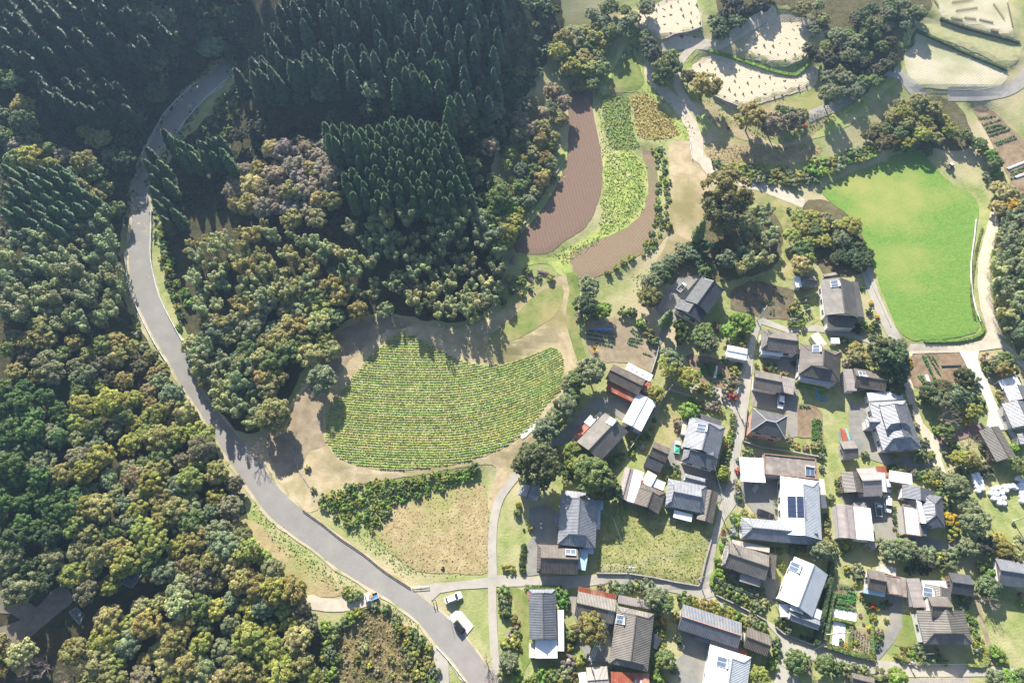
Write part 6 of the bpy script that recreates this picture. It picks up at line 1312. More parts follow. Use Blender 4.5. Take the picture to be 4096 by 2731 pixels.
tr('W2', [(1980,290,115,(.3,.24,.22),'bare')], 'in a gap of the autumn wood'); tr('W2', [(330,1430,130,(.3,.22,.2),'bare'),(560,1510,100,(.3,.28,.26),'bare'),(200,1480,90,(.3,.22,.2),'bare')], 'at the bottom of the forest path')
tr('U7', [(1680,215,22,GREEN_D),(600,540,70,GREEN_M),(690,530,50,GREEN_M),(540,480,50,GREEN_Y)], 'near the kei truck turning')
tr('V5', [(830,130,40,GREEN_M),(870,160,38,GREEN_Y),(900,200,40,LIME),(930,250,42,GREEN_M),(950,300,38,LIME),(740,80,40,GREEN_M),(510,165,35,GREEN_M),(890,330,35,GREYG),(780,80,30,LIME)], 'in the hedge beside the vegetable plot')
tr('V8', [(380,800,40,BROWN),(430,830,45,GREYG),(480,810,45,GREEN_M),(400,860,40,GREEN_M),(450,870,45,OLIVE),(520,860,40,GREEN_Y),(350,840,20,LIME)], 'on the bank below the farm track')
tr('V2', [(760,200,35,(.12,.13,.09)),(770,240,35,(.12,.13,.09)),(740,170,30,GREEN_M),(830,300,45,GREEN_M),(820,340,40,GREEN_M),(850,260,35,GREEN_M),(870,300,30,GREEN_D),(600,150,40,GREEN_M),(690,150,30,LIME)], 'on the bank inside the farm road bend')
tr('W1', [(220,175,50,GREEN_M),(285,200,50,(.3,.26,.22),'bare'),(260,190,35,OLIVE),(360,190,45,GREEN_M),(440,215,40,GREEN_M),(500,225,40,GREYG),(560,225,30,GREEN_M),(640,255,40,GREYG),(720,265,45,LIME),(1200,265,45,GREYG),(1260,265,45,LIME),(1320,260,45,GREEN_M)], 'below the lane at the bottom edge')
stand('shrub', px('V1', [(400,540),(540,480),(700,455),(900,430),(1100,405),(1119,440),(980,495),(850,525),(740,560),(650,690),(600,650),(540,660),(450,600)]), 1.0, 1.35, [GREEN_Y, GREEN_M, LIME, LIME], 'bush on the overgrown bank below the crop field', 'bushes on the bank below the crop field', (.5, .95), .6)
stand('shrub', px('U7', [(560,760),(430,850),(260,900),(240,1100),(270,1600),(400,1600),(430,1250),(450,950),(580,850),(800,690),(900,660),(760,720)]), 1.2, 1.7, [GREEN_M, GREEN_Y, LIME, GREYG], 'bush on the left rim of the scrub hollow', 'bushes on the left rim of the hollow', (.6, 1.3), .6)
stand('shrub', px('U7', [(980,660),(1110,740),(1300,920),(1500,1120),(1590,1300),(1600,1600),(1420,1600),(1300,1330),(1150,1050),(1080,850)]), 1.2, 1.7, [GREEN_M, GREEN_Y, GREYG, OLIVE], 'bush on the right rim of the scrub hollow', 'bushes on the right rim of the hollow', (.6, 1.3), .6)
stand('shrub', px('U7', [(480,1000),(900,1050),(1150,1200),(1350,1600),(480,1600)]), .8, 2.6, [OLIVE, BROWN, GREEN_Y, GOLD], 'low scrub plant in the hollow at the bottom', 'scrub in the hollow at the bottom', (.45, .9), .5)
stand('shrub', px('V7', [(1000,120),(1060,115),(1090,400),(1100,540),(1010,680),(900,760),(760,830),(700,850),(760,800),(940,690),(1020,520),(1030,320)]), 1.0, 1.9, [LIME, GREEN_Y, GREEN_M], 'bright bush on the bank right of the tilled field', 'bushes right of the tilled field', (.6, 1.15), .6)
stand('shrub', px('T1', [(20,330),(130,260),(420,200),(640,260),(690,300),(500,370),(330,480),(60,570),(0,600),(-40,480)]), 1.0, 3.0, [GREEN_M, GREEN_Y, GREYG], 'shrub in the small orchard above the grass field', 'orchard shrubs above the grass field', (.7, 1.2), .6)
stand('shrub', px('V9', [(0,850),(60,800)] + [(60,700),(10,640)]), 1.0, 6, [OLIVE], 'shrub by the road verge', 'shrubs by the road verge', (.5, .8), .6)
stand('shrub', [(640,900),(680,1000),(700,1100),(760,1200),(720,1330),(690,1230),(640,1080),(625,960)], 1.4, 2.3, [GREEN_M, LIME, GREEN_Y], 'sunlit bush on the verge right of the upper road', 'bushes on the verge right of the road', (.7, 1.4), .6, pad=.3)
stand('shrub', [(540,1250),(580,1340),(650,1450),(720,1560),(800,1700),(900,1860),(980,2010),(960,2030),(860,1860),(760,1700),(660,1540),(570,1400),(510,1280)], 1.4, 2.4, [GREEN_M, GREEN_Y, GREYG], 'bush on the verge left of the road', 'bushes on the verge left of the road', (.6, 1.3), .6, pad=.4)
stand('shrub', [(480,700),(530,560),(600,450),(680,380),(660,350),(580,420),(500,540),(460,680)], 1.4, 2.6, [GREEN_D, GREYG], 'dark bush on the shaded verge of the upper road', 'bushes on the shaded upper verge', (.7, 1.4), .6, pad=.5)
stand('shrub', [(740,560),(850,430),(930,340),(960,420),(900,560),(800,620)], 1.4, 2.6, [GREEN_D, GREYG, GREEN_M], 'bush on the shaded bank right of the upper road', 'bushes on the bank right of the upper road', (.7, 1.4), .6, pad=.5)
stand('shrub', [(2060,20),(2220,0),(2220,150),(2150,300),(2080,450),(2020,640),(1990,600),(2020,400),(2040,200)], 1.4, 3.2, [GREEN_D, GREYG], 'dark bush in the shaded valley beside the hill', 'bushes in the shaded valley', (.9, 1.9), .6)
stand('shrub', [(2010,900),(2080,800),(2180,690),(2200,640),(2230,560),(2210,720),(2130,830),(2060,950),(2040,1000)], 1.2, 2.2, [GREEN_Y, LIME, GREEN_M, GOLD], 'bush on the grassy bank left of the ploughed field', 'bushes on the grassy bank by the ploughed field', (.6, 1.3), .6)

# clipped hedges
def hedge(tile, pts, h, w, col, label):
    c = spline(gxy(px(tile, pts), h), False, .6); r = np.random.RandomState(len(c)); P = []; N = []
    core = MB(); prev = None
    z0 = [hgt(p.x, p.y) for p in c]
    for i, p in enumerate(c):
        d = (c[min(i + 1, len(c) - 1)] - c[max(i - 1, 0)]).normalized(); n = Vector((-d.y, d.x))
        q = [Vector((p.x + n.x * s_ * w * .42, p.y + n.y * s_ * w * .42, z0[i] + zz)) for s_, zz in ((-1, -.2), (1, -.2), (1, h * .9), (-1, h * .9))]
        if prev:
            for k in range(4): core.quad(prev[k], prev[(k + 1) % 4], q[(k + 1) % 4], q[k])
        else: core.quad(*q)
        prev = q
        m = int(9 + 9 * (2 * h + w) * .8)
        for k in range(m):
            s_ = r.rand() * (2 * h + w); off = r.rand() * .6 - .3
            if s_ < h: l, zz, nv = -w / 2, s_, -n
            elif s_ < h + w: l, zz, nv = s_ - h - w / 2, h, None
            else: l, zz, nv = w / 2, s_ - h - w, n
            l *= .95 + .12 * r.rand()
            P.append((p.x + n.x * l + d.x * off, p.y + n.y * l + d.y * off, z0[i] + zz * (.97 + .06 * r.rand())))
            N.append((nv.x, nv.y, .4) if nv else (0, 0, 1))
    core.quad(*prev[::-1])
    P = np.array(P); N = unit(np.array(N) + r.normal(size=(len(N), 3)) * .45)
    lv, lq = leaf_quads(P, N, .2, r)
    cv = np.array(core.v); cq = np.array(core.f)
    v, q = join([(lv, lq), (cv, cq)]); org = Vector((c[0].x, c[0].y, z0[0]))
    me = np_mesh('hedge', v - np.array(org), q, LEAF); o = link(bpy.data.objects.new('hedge', me)); o.location = org; o.color = jitter(col, .1)
    tag(o, label, 'hedge')
hedge('U4', [(930,-20),(890,220),(830,500),(770,800),(690,1150),(670,1270)], 2.2, 1.2, GREEN_D, 'tall dark clipped hedge along the right side of the white long house')
hedge('U4', [(950,450),(900,620),(870,830),(840,930),(820,1040),(800,1200)], 1.2, .8, GREEN_M, 'clipped hedge on the left border of the vegetable rows and white sheets')
hedge('U4', [(905,870),(1060,900),(1250,945)], 1.0, .7, GREEN_M, 'short clipped hedge between the two white sheets')
hedge('U4', [(1212,1020),(1200,1200),(1190,1370)], 1.0, .7, GREEN_M, 'short clipped hedge left of the dry planted bed')
hedge('U4', [(1545,985),(1535,1200),(1560,1440)], 1.1, .8, GREEN_M, 'clipped hedge right of the dry planted bed')
hedge('U4', [(840,1300),(1000,1350),(1250,1420),(1420,1460),(1575,1500)], 1.2, 1.3, GREEN_M, 'wide clipped hedge along the lane below the flower garden')
hedge('T7', [(285,1250),(450,1252),(620,1258)], 1.2, 1.0, GREEN_M, 'flat topped hedge at the lane above the striped roof')
hedge('U3', [(-60,1440),(120,1510),(330,1580)], 1.0, .9, GREEN_Y, 'low hedge along the lane below the clipped balls')
hedge('W1', [(1075,190),(1140,196),(1168,180),(1165,120)], 1.0, 1.0, GREEN_Y, 'curved clipped hedge round the lower right garden corner')
hedge('T8', [(690,1230),(698,1160),(715,1090)], 1.2, .7, LIME, 'small lime hedge at the lane fork')
hedge('T5', [(1635,210),(1760,250),(1960,300)], 1.1, .9, LIME, 'bright clipped hedge between garage yard and brown tiled house')
hedge('V4', [(440,190),(560,245),(700,310),(850,375),(1010,440)], .7, 1.0, GREEN_D, 'dark grassy dyke between the pale paddy and the regrown paddy')
hedge('V4', [(590,115),(700,155),(850,200),(1000,240),(1095,268)], .7, 1.0, (.09,.10,.05), 'dark grassy dyke above the regrown paddy')
hedge('V4', [(440,190),(415,230),(410,280),(360,320)], .6, .9, GREEN_M, 'short grassy dyke at the upper corner of the pale paddy')
hedge('V3', [(200,280),(300,310),(420,350),(560,395),(660,415),(700,400),(760,345)], .6, 1.2, LIME, 'grassy dyke between the two straw shock paddies')
hedge('V8', [(0,692),(120,690),(250,680),(330,650),(350,610),(320,540)], .45, .8, LIME, 'overgrown bank round the lower right corner of the bright green field')
hedge('V8', [(300,560),(280,430),(290,280),(315,130),(345,20)], .4, .6, GREEN_M, 'overgrown bank along the right side of the bright green field')

# ------------------------------------------------------------------ crop rows
def crop_row(parent, wpts, col, h=.45, w=.3, dens_=16, leaf=.24):
    c = [Vector((p[0], p[1])) for p in wpts]; P = []
    L = sum((b - a).length for a, b in zip(c, c[1:]))
    if L < .6: return
    n = int(L * dens_); acc = np.cumsum([0] + [(b - a).length for a, b in zip(c, c[1:])]); t = nr.rand(n) * L
    xs = np.interp(t, acc, [p.x for p in c]); ys = np.interp(t, acc, [p.y for p in c])
    gap = .5 + .5 * np.sin(t * 1.1 + nr.rand() * 6) * np.sin(t * .37 + nr.rand() * 6)
    k = nr.rand(n) < .7 + .35 * gap; xs, ys = xs[k], ys[k]; n = len(xs)
    if n < 3: return
    X = xs + nr.normal(size=n) * w * .45; Y = ys + nr.normal(size=n) * w * .45
    P = np.stack([X, Y, hgt_np(X, Y) + .16 + nr.rand(n) * h], 1)
    v, q = leaf_quads(P, unit(nr.normal(size=(n, 3)) * .4 + np.array([0, .25, 1.0])), leaf, nr)
    o = link(bpy.data.objects.new('crop_row', np_mesh('crop_row', v, q, LEAF)), parent); o.color = jitter(col, .12)
FIELD = bpy.data.objects['crop_field']
pv = [( (x - 1200) * 1.018, (y - 1200) * 1.018) for x, y in F_STRIPE]
def frow(x): return -0.00012 * (x - 550) ** 2 if x < 550 else -0.0005 * (x - 550) ** 2
y0 = 100
while y0 < 800:
    xs = np.arange(80, 1100, 5.0); ys = np.array([y0 + frow(x) for x in xs]); m = inside(pv, xs, ys); run = []
    for x, y, k in zip(xs, ys, m):
        if k: run.append((1200 + x / 1.018, 1200 + y / 1.018))
        if (not k or x == xs[-1]) and len(run) > 2:
            crop_row(FIELD, gxy(run), rnd.choice([(.27,.37,.10), (.31,.37,.11), (.25,.36,.09)]), .16, .16, 20, .24); run = []
        elif not k: run = []
    y0 += 10.2
def veg(tile, lines, parent, col, h=.3, w=.3, d=26, leaf=.2):
    for a, b in lines:
        crop_row(parent, gxy([px(tile, [a])[0], px(tile, [b])[0]]), col, h, w, d, leaf)
veg('T1', [((970,905),(1060,915)),((1080,918),(1275,945)),((970,945),(1280,990)),((970,992),(1270,1035)),((1080,1045),(1260,1080))], PLOT1, (.07,.16,.05))
veg('T1', [((1440,985),(1600,1010)),((1430,1010),(1590,1040)),((1420,1040),(1540,1080)),((1600,1150),(1700,1190)),((1540,960),(1600,975)),((1460,900),(1530,960)),((1480,880),(1560,940))], PLOT1, (.07,.15,.05))
veg('T2', [((578 + 36 * i, 1262), (558 + 44 * i, 1410)) for i in range(5)] + [((770,1380),(755,1440)),((800,1375),(790,1445)),((670,1450),(655,1540)),((690,1455),(685,1540))], PLOT5, (.09,.22,.05), .35, .34, 36, .24)
veg('T3', [((1365,1180),(1530,1500)),((1390,1180),(1480,1400)),((1430,1180),(1560,1390)),((1470,1180),(1540,1300)),((1320,1410),(1390,1505)),((1345,1400),(1400,1480)),((1500,1430),(1530,1500))], PLOT2, (.08,.19,.06), .35, .3, 30, .22)
veg('T5', [((1820 + 20 * i, 640), (1815 + 22 * i, 865)) for i in range(5)] + [((1670,490),(1790,500))], PLOT3, (.10,.20,.04), .4, .34, 36, .24)
veg('T2', [((1290,575),(1390,585)),((1230,600),(1390,610)),((1350,670),(1345,730)),((1385,670),(1380,730)),((1140,490),(1190,520)),((1080,680),(1130,700)),((1230,360),(1300,380)),((1390,410),(1430,430)),((1430,500),(1530,530))], PLOT4, (.08,.13,.05))
veg('U4', [((1000,375),(1220,405)),((990,500),(1260,530)),((985,520),(1255,560)),((970,570),(1255,610)),((965,600),(1255,640)),((950,625),(1180,665)),((940,690),(1255,745)),((1110,450),(1265,480))], PLOT6, (.09,.20,.05), .35, .34, 34, .24)
veg('U4', [((1270 + 45 * i, 1060 + 8 * i), (1250 + 45 * i, 1380 + 12 * i)) for i in range(6)], PLOT7, (.14,.14,.07), .25, .2, 7, .24)
veg('V4', [((820,760),(940,745)),((850,800),(960,770)),((870,830),(975,800)),((885,850),(1000,815)),((895,868),(1025,828))], VEGPLOT, (.10,.17,.06), .35, .3, 18, .26)
veg('V5', [((870,20),(960,0)),((880,45),(1000,15)),((895,72),(1025,30)),((930,120),(1060,70)),((940,130),(1070,85)),((1025,305),(1120,270)),((1030,322),(1120,290)),((1030,345),(1075,335))], VEGPLOT, (.10,.18,.06), .35, .3, 18, .26)

# ------------------------------------------------------------------ weeds, rough grass and undergrowth (uncountable)
def weeds(name, polys, d, col, h, label, leaf=.38, per=5):
    V = []; Q = []; P = []
    for poly in polys:
        for x, y in poisson([tuple(v) for v in gxy(poly)], d, keep=lambda a, b: off_road(a, b, .8)): P.append((x, y))
    P = np.array(P); n = len(P) * per
    X = np.repeat(P[:, 0], per) + nr.normal(size=n) * d * .6; Y = np.repeat(P[:, 1], per) + nr.normal(size=n) * d * .6
    pts = np.stack([X, Y, hgt_np(X, Y) + .10 + nr.rand(n) ** 2 * h * .45], 1)
    v, q = leaf_quads(pts, unit(nr.normal(size=(n, 3)) * .45 + np.array([0, 0, .9])), leaf, nr)
    o = link(bpy.data.objects.new(name, np_mesh(name, v, q, LEAF))); o.color = (*col, 1); tag(o, label, 'weeds', kind='stuff')
weeds('weeds', [px('V7', [(740,170),(870,150),(960,240),(950,360),(930,480),(800,580),(640,650),(500,690),(450,730),(500,780),(560,740),(700,640),(720,400)])], .75, (.27,.33,.09), .6, 'tall bright weeds on the strip between ploughed and tilled fields')
weeds('weeds', [F_GCROP], .6, (.22,.30,.075), .9, 'dense green leafy crop between the farm strips')
weeds('weeds', [F_YCROP], .6, (.36,.31,.10), .9, 'yellow brown ripening crop inside the road bend')
weeds('rough_grass', [F_VILL], .8, (.27,.29,.10), .35, 'rough green grass in the walled village meadow', .3, 4)
weeds('rough_grass', [F_FALLOW], .9, (.36,.28,.145), .3, 'rough brown grass in the fallow field', .3, 3)
weeds('undergrowth', [px('U7', [(560,760),(900,680),(1300,960),(1570,1350),(1600,1640),(450,1640),(440,1000)])], .8, (.25,.22,.10), .8, 'tangled undergrowth in the scrub hollow')
weeds('verge_grass', [[(1180,2170),(1300,2270),(1470,2370),(1440,2400),(1250,2300),(1120,2200),(1000,2040),(1020,2010)], px('V1', [(470,640),(560,700),(680,790),(780,870),(900,860),(820,830),(700,740),(640,690)]), px('U7', [(950,620),(1100,620),(1300,760),(1500,950),(1600,1080),(1560,1120),(1350,950),(1150,780)])], .8, (.26,.33,.10), .4, 'green grass along the road verges', .3, 4)
weeds('bank_grass', [px('V2', [(480,350),(530,420),(560,700),(580,860),(560,1000),(590,1000),(620,800),(600,600),(560,420),(520,360)]), px('V7', [(200,640),(330,430),(430,260),(500,160),(515,200),(470,330),(360,480),(240,620),(210,700)]), px('V2', [(690,400),(780,390),(900,480),(960,580),(940,620),(840,500),(740,420)]), px('V6', [(0,700),(100,570),(190,540),(100,680),(0,800),(-200,860),(-240,760)])], .9, (.28,.34,.10), .45, 'bright grass on the banks between the fields', .32, 4)
weeds('dry_grass', [px('V3', [(180,560),(330,690),(500,780),(760,740),(1000,620),(1080,560),(900,560),(740,680),(600,760),(420,720)]), px('V6', [(170,30),(500,50),(760,20),(820,60),(500,140),(200,110)])], .8, (.33,.26,.14), .5, 'dry brown grass on the banks below the paddies', .32, 4)
weeds('undergrowth', [[(0,250),(600,60),(1000,0),(1000,200),(800,420),(740,560),(980,600),(1400,430),(1800,470),(1950,600),(2000,950),(1500,1020),(900,850),(680,800),(700,1000),(500,900),(300,950),(0,960)]], 1.6, (.06,.075,.04), 1.6, 'dark undergrowth between the trees of the upper woods', .7, 7)
# ------------------------------------------------------------------ straw shocks and hay bales
STRAW = mat('rice_straw', (.42,.33,.19), .9, .15, col2=(.58,.48,.31), scale=4, bump=.05)
mb = MB(); r_ = random.Random(5)
for k in range(26):
    a = 2 * math.pi * k / 26 + r_.uniform(-.1, .1); R0 = r_.uniform(.34, .52); h = r_.uniform(.75, 1.0)
    mb.tube([(math.cos(a) * R0, math.sin(a) * R0, -.05), (math.cos(a) * .13, math.sin(a) * .13, h * .72), (math.cos(a + .5) * .24, math.sin(a + .5) * .24, h)], [.085, .07, .05], 4, 0, False)
mb.lathe([(.36, 0), (.25, .35), (.14, .65), (.1, .8)], 8)
SHOCK = mb.mesh('straw_shock', STRAW)
mb = MB(); mb.tube([(-.55, 0, .16), (-.2, .03, .2), (.2, -.02, .22), (.6, .05, .15)], [.26, .14, .16, .3], 7); mb.tube([(-.5, .25, .14), (0, .2, .3), (.5, .2, .14)], [.2, .12, .24], 6)
SHOCK2 = mb.mesh('straw_shock', STRAW)
def shocks(poly, d, n, label, group):
    pts = poisson([tuple(v) for v in gxy(poly)], d); rnd.shuffle(pts)
    for x, y in pts[:n]:
        o = link(bpy.data.objects.new('straw_shock', rnd.choice([SHOCK, SHOCK, SHOCK2]))); o.location = (x, y, hgt(x, y) + .06)
        o.rotation_euler = (0, 0, rnd.uniform(0, 6.28)); s = rnd.uniform(.55, .9); o.scale = (s, s, s * rnd.uniform(.7, 1.0)); tag(o, label, 'straw', group)
shocks(F_PAD1, 2.4, 62, 'straw shock standing in the stubble of the topmost paddy', 'straw shocks in the topmost paddy')
shocks(F_PAD2, 2.5, 105, 'straw shock standing in the large curved paddy', 'straw shocks in the large curved paddy')
shocks(F_PAD3, 2.6, 52, 'straw shock in the half shaded paddy below the dark wood', 'straw shocks in the half shaded paddy')
def shock_row(tile, a, b, n, label):
    for k in range(n):
        f = (k + .5) / n; q = ground(px(tile, [(a[0] + (b[0] - a[0]) * f, a[1] + (b[1] - a[1]) * f)])[0])
        o = link(bpy.data.objects.new('straw_shock', SHOCK)); o.location = (q.x, q.y, q.z + .06); o.scale = (.5, .5, .8); o.rotation_euler = (0, 0, rnd.uniform(0, 6))
        tag(o, label, 'straw', 'straw shocks in rows at the top right')
for a, b, n in (((655,22),(790,0),11),((680,75),(820,55),12),((650,118),(725,132),7),((735,118),(810,128),7),((830,130),(920,150),9),((920,30),(990,130),11),((905,195),(955,205),5),((1010,20),(1045,180),10),((540,5),(570,45),5)):
    shock_row('V4', a, b, n, 'straw shock standing in rows in the top right paddy')
WRAP = mat('white_bale_wrap', (.74,.75,.77), .35, .5, col2=(.60,.62,.66), scale=1.6, bump=.03, bscale=3)
mb = MB(); mb.lathe([(.52, 0), (.66, .1), (.69, .35), (.68, .85), (.64, 1.1), (.5, 1.2), (.2, 1.23)], 14)
for k in range(3): mb.lathe([(.69, .3 + .28 * k), (.705, .33 + .28 * k), (.69, .36 + .28 * k)], 14)
BALE = mb.mesh('hay_bale', WRAP)
def bales(items, label, group):
    for x, y in items:
        q = ground(px('U2', [(x, y)])[0], .6); o = link(bpy.data.objects.new('hay_bale', BALE)); o.location = (q.x, q.y, hgt(q.x, q.y) - .02)
        s = rnd.uniform(.93, 1.07); o.scale = (s, s, s * rnd.uniform(.95, 1.05)); o.rotation_euler = (rnd.uniform(-.05, .05), rnd.uniform(-.05, .05), rnd.uniform(0, 6.28)); tag(o, label, 'hay bale', group)
bales([(1150,205),(1215,190),(1257,242),(1180,262),(1268,294),(1200,318),(1287,350),(1228,378),(1294,406),(1240,440)], 'white wrapped hay bale in the double column left of the bales', 'bales in the left column')
bales([(1487,412),(1548,395),(1605,470),(1672,435),(1438,485),(1524,490),(1480,558),(1562,572),(1640,550),(1568,632),(1638,636)], 'white wrapped hay bale in the loose middle cluster', 'bales in the middle cluster')
bales([(1660,372),(1722,376),(1782,370),(1836,386)], 'white wrapped hay bale in the short horizontal row', 'bales in the short row')
bales([(1863,250),(1930,287),(1905,350),(1915,410),(1925,472),(1930,532),(1936,602),(1975,380),(1985,440),(1990,505)], 'white wrapped hay bale in the column at the right edge', 'bales at the right edge')

# ------------------------------------------------------------------ vehicles
TYRE = mat('tyre_rubber', (.02,.02,.02), .85); RIM = mat('wheel_rim', (.45,.45,.46), .35, .6, .6); LAMP = mat('lamp_glass', (.6,.6,.58), .15, .7); REDL = mat('tail_lamp', (.35,.02,.02), .2, .6)
CARGL = mat('car_glass', (.02,.025,.03), .06, .9); BED = mat('cargo_bed_floor', (.10,.10,.105), .7)
def paint(n, c): return mat('car_paint_' + n, c, .25, .6)
def loft(mb, secs, mi=0):
    """secs: list of (x, half_width, z0, z1); rounded box body lofted along x"""
    rings = []
    for x, hw, z0, z1 in secs:
        r = min(.12, (z1 - z0) * .3)
        ring = [(x, -hw, z0 + r), (x, -hw + .02, z1 - r), (x, -hw + r, z1), (x, hw - r, z1), (x, hw - .02, z1 - r), (x, hw, z0 + r), (x, hw - r, z0), (x, -hw + r, z0)]
        rings.append(ring)
    n = len(mb.v)
    for g in rings: mb.v += g
    for i in range(len(rings) - 1):
        for k in range(8):
            a = n + i * 8 + k; b = n + i * 8 + (k + 1) % 8; mb.f.append((a, b, b + 8, a + 8)); mb.m.append(mi)
    mb.f.append(tuple(n + k for k in range(8))); mb.m.append(mi); mb.f.append(tuple(n + (len(rings) - 1) * 8 + k for k in range(8))[::-1]); mb.m.append(mi)
def wheels(e, L, W, r=.3):
    for x in (L * .31, -L * .31):
        for sy in (-1, 1):
            t = MB(); y = sy * (W / 2 - .1); t.tube([(x, y - .1, r), (x, y + .1, r)], r, 12); o = t.build('wheel', TYRE, e)
            g = MB(); g.tube([(x, y + sy * .1, r), (x, y + sy * .115, r)], r * .6, 10); g.build('rim', RIM, o)
def vehicle(kind, tile, p, front, col, label, L=4.2, W=1.68, H=1.5, load=None):
    q = ground(px(tile, [p])[0], H * .6); f = ground(px(tile, [front])[0], H * .6); a = math.atan2(f.y - q.y, f.x - q.x)
    e = empty({'truck': 'pickup_truck', 'car': 'parked_car', 'van': 'parked_van'}[kind], (q.x, q.y, hgt(q.x, q.y) + .12), a)
    tag(e, label, {'truck': 'pickup truck', 'car': 'car', 'van': 'van'}[kind])
    m = paint(*col); h = L / 2; w = W / 2
    if kind == 'truck':
        b = MB(); loft(b, [(h, w * .9, .35, .95), (h - .08, w, .3, 1.05), (h - .35, w, .3, 1.15), (h - 1.25, w, .3, 1.15)]); b.build('body', m, e)
        c = MB(); c.hexa([(h - 1.28, -w + .02, 1.1), (h - .22, -w + .02, 1.1), (h - .22, w - .02, 1.1), (h - 1.28, w - .02, 1.1)], [(h - 1.22, -w + .1, 1.78), (h - .62, -w + .1, 1.78), (h - .62, w - .1, 1.78), (h - 1.22, w - .1, 1.78)]); c.build('cab', m, e)
        g = MB(); g.quad((h - .205, -w + .12, 1.16), (h - .205, w - .12, 1.16), (h - .585, w - .17, 1.7), (h - .585, -w + .17, 1.7)); g.build('windscreen', CARGL, e)
        g = MB(); g.quad((h - 1.3, -w + .2, 1.2), (h - 1.3, w - .2, 1.2), (h - 1.245, w - .22, 1.65), (h - 1.245, -w + .22, 1.65)); g.build('rear_window', CARGL, e)
        for s in (-1, 1):
            g = MB(); g.quad((h - 1.15, s * (w + .0), 1.18), (h - .42, s * (w + .0), 1.18), (h - .68, s * (w - .06), 1.68), (h - 1.15, s * (w - .06), 1.68)); g.build('side_window', CARGL, e)
            g = MB(); g.box(h - .5, h - .4, s * (w + .08) - .07, s * (w + .08) + .07, 1.2, 1.4); g.build('mirror', TYRE, e)
        b = MB(); b.box(-h, h - 1.36, -w + .02, w - .02, .55, .66); bed = b.build('cargo_bed', BED, e)
        for x0, x1, y0, y1 in ((-h, h - 1.36, -w, -w + .05), (-h, h - 1.36, w - .05, w), (-h - .02, -h + .04, -w + .05, w - .05), (h - 1.4, h - 1.35, -w + .05, w - .05)):
            b = MB(); b.box(x0, x1, y0, y1, .6, .98); b.build('side_board', m, bed)
        b = MB(); b.box(-h + .05, h - 1.3, -w + .2, w - .2, .35, .55); b.build('chassis', TYRE, e)
        if load == 'blue':
            t = MB(); t.hexa([(-h + .1, .05, .66), (h - 1.5, .05, .66), (h - 1.5, w - .08, .66), (-h + .1, w - .08, .66)], [(-h + .2, .1, .9), (h - 1.6, .0, 1.05), (h - 1.6, w - .15, .95), (-h + .2, w - .15, 1.0)]); o = t.build('tarpaulin', mat('blue_tarp', (.02,.10,.55), .5, .4, col2=(.10,.30,.75), scale=2.5, bump=.05), None)
            o.location = e.location; o.rotation_euler = e.rotation_euler; tag(o, 'crumpled blue tarpaulin on the bed of the white kei pickup', 'tarpaulin')
            t = MB(); t.box(h - 2.1, h - 1.5, -w + .12, -.02, .66, 1.02); o = t.build('crate', mat('orange_crate', (.60,.24,.05), .6), None); o.location = e.location; o.rotation_euler = e.rotation_euler; tag(o, 'orange crate on the bed of the white kei pickup', 'crate')
        if load == 'green':
            t = MB(); z = 1.02; t.hexa([(-h, -w, .9), (h - 1.36, -w, .9), (h - 1.36, w, .9), (-h, w, .9)], [(-h + .1, -w + .05, z), (h - 1.45, -w + .05, z + .2), (h - 1.45, w - .05, z + .2), (-h + .1, w - .05, z)]); t.add([(-h + .1, -w + .05, z), (h - 1.45, -w + .05, z + .2), (h - 1.45, w - .05, z + .2), (-h + .1, w - .05, z), (-h / 2 + .1, 0, z + .38)], [(0, 1, 4), (1, 2, 4), (2, 3, 4), (3, 0, 4)])
            o = t.build('truck_cover', mat('green_tarp', (.03,.36,.22), .55, .4, col2=(.06,.46,.29), scale=1.5), e)
    else:
        van = kind == 'van'; zb = .78 if not van else .9; b = MB()
        loft(b, [(h, w * .72, .38, .66), (h - .12, w * .9, .3, .74), (h - .5, w, .28, zb + .02), (0, w, .26, zb + .08), (-h + .4, w, .28, zb + .08), (-h + .1, w * .93, .32, zb), (-h, w * .8, .4, zb - .1)]); b.build('body', m, e, False)
        f0, f1 = (h - 1.05, h - 1.75) if not van else (h - .55, h - 1.15)
        r0, r1 = (-h + .32, -h + .78) if not van else (-h + .1, -h + .3)
        zl, zt = zb + .05, H
        c = MB(); c.hexa([(r0, -w + .08, zl), (f0, -w + .08, zl), (f0, w - .08, zl), (r0, w - .08, zl)], [(r1, -w + .2, zt), (f1, -w + .2, zt), (f1, w - .2, zt), (r1, w - .2, zt)]); c.build('cabin', m, e)
        k = .012
        g = MB(); g.quad((f0 + k, -w + .16, zl + .06), (f0 + k, w - .16, zl + .06), (f1 + .08, w - .25, zt - .06), (f1 + .08, -w + .25, zt - .06)); g.build('windscreen', CARGL, e)
        g = MB(); g.quad((r0 - k, w - .16, zl + .1), (r0 - k, -w + .16, zl + .1), (r1 - .06, -w + .25, zt - .07), (r1 - .06, w - .25, zt - .07)); g.build('rear_window', CARGL, e)
        for s in (-1, 1):
            y0, y1 = s * (w - .07), s * (w - .175); xm = (f0 + r0) / 2
            for xa, xb, ta, tb in ((r0 + .12, xm - .04, r1 + .1, xm - .04), (xm + .04, f0 - .12, xm + .04, f1 - .06)):
                g = MB(); g.quad((xa, y0, zl + .07), (xb, y0, zl + .07), (tb, y1, zt - .08), (ta, y1, zt - .08)); g.build('side_window', CARGL, e)
            g = MB(); g.box(f0 - .18, f0 - .06, s * (w + .07) - .08, s * (w + .07) + .08, zl, zl + .14); g.build('mirror', m, e)
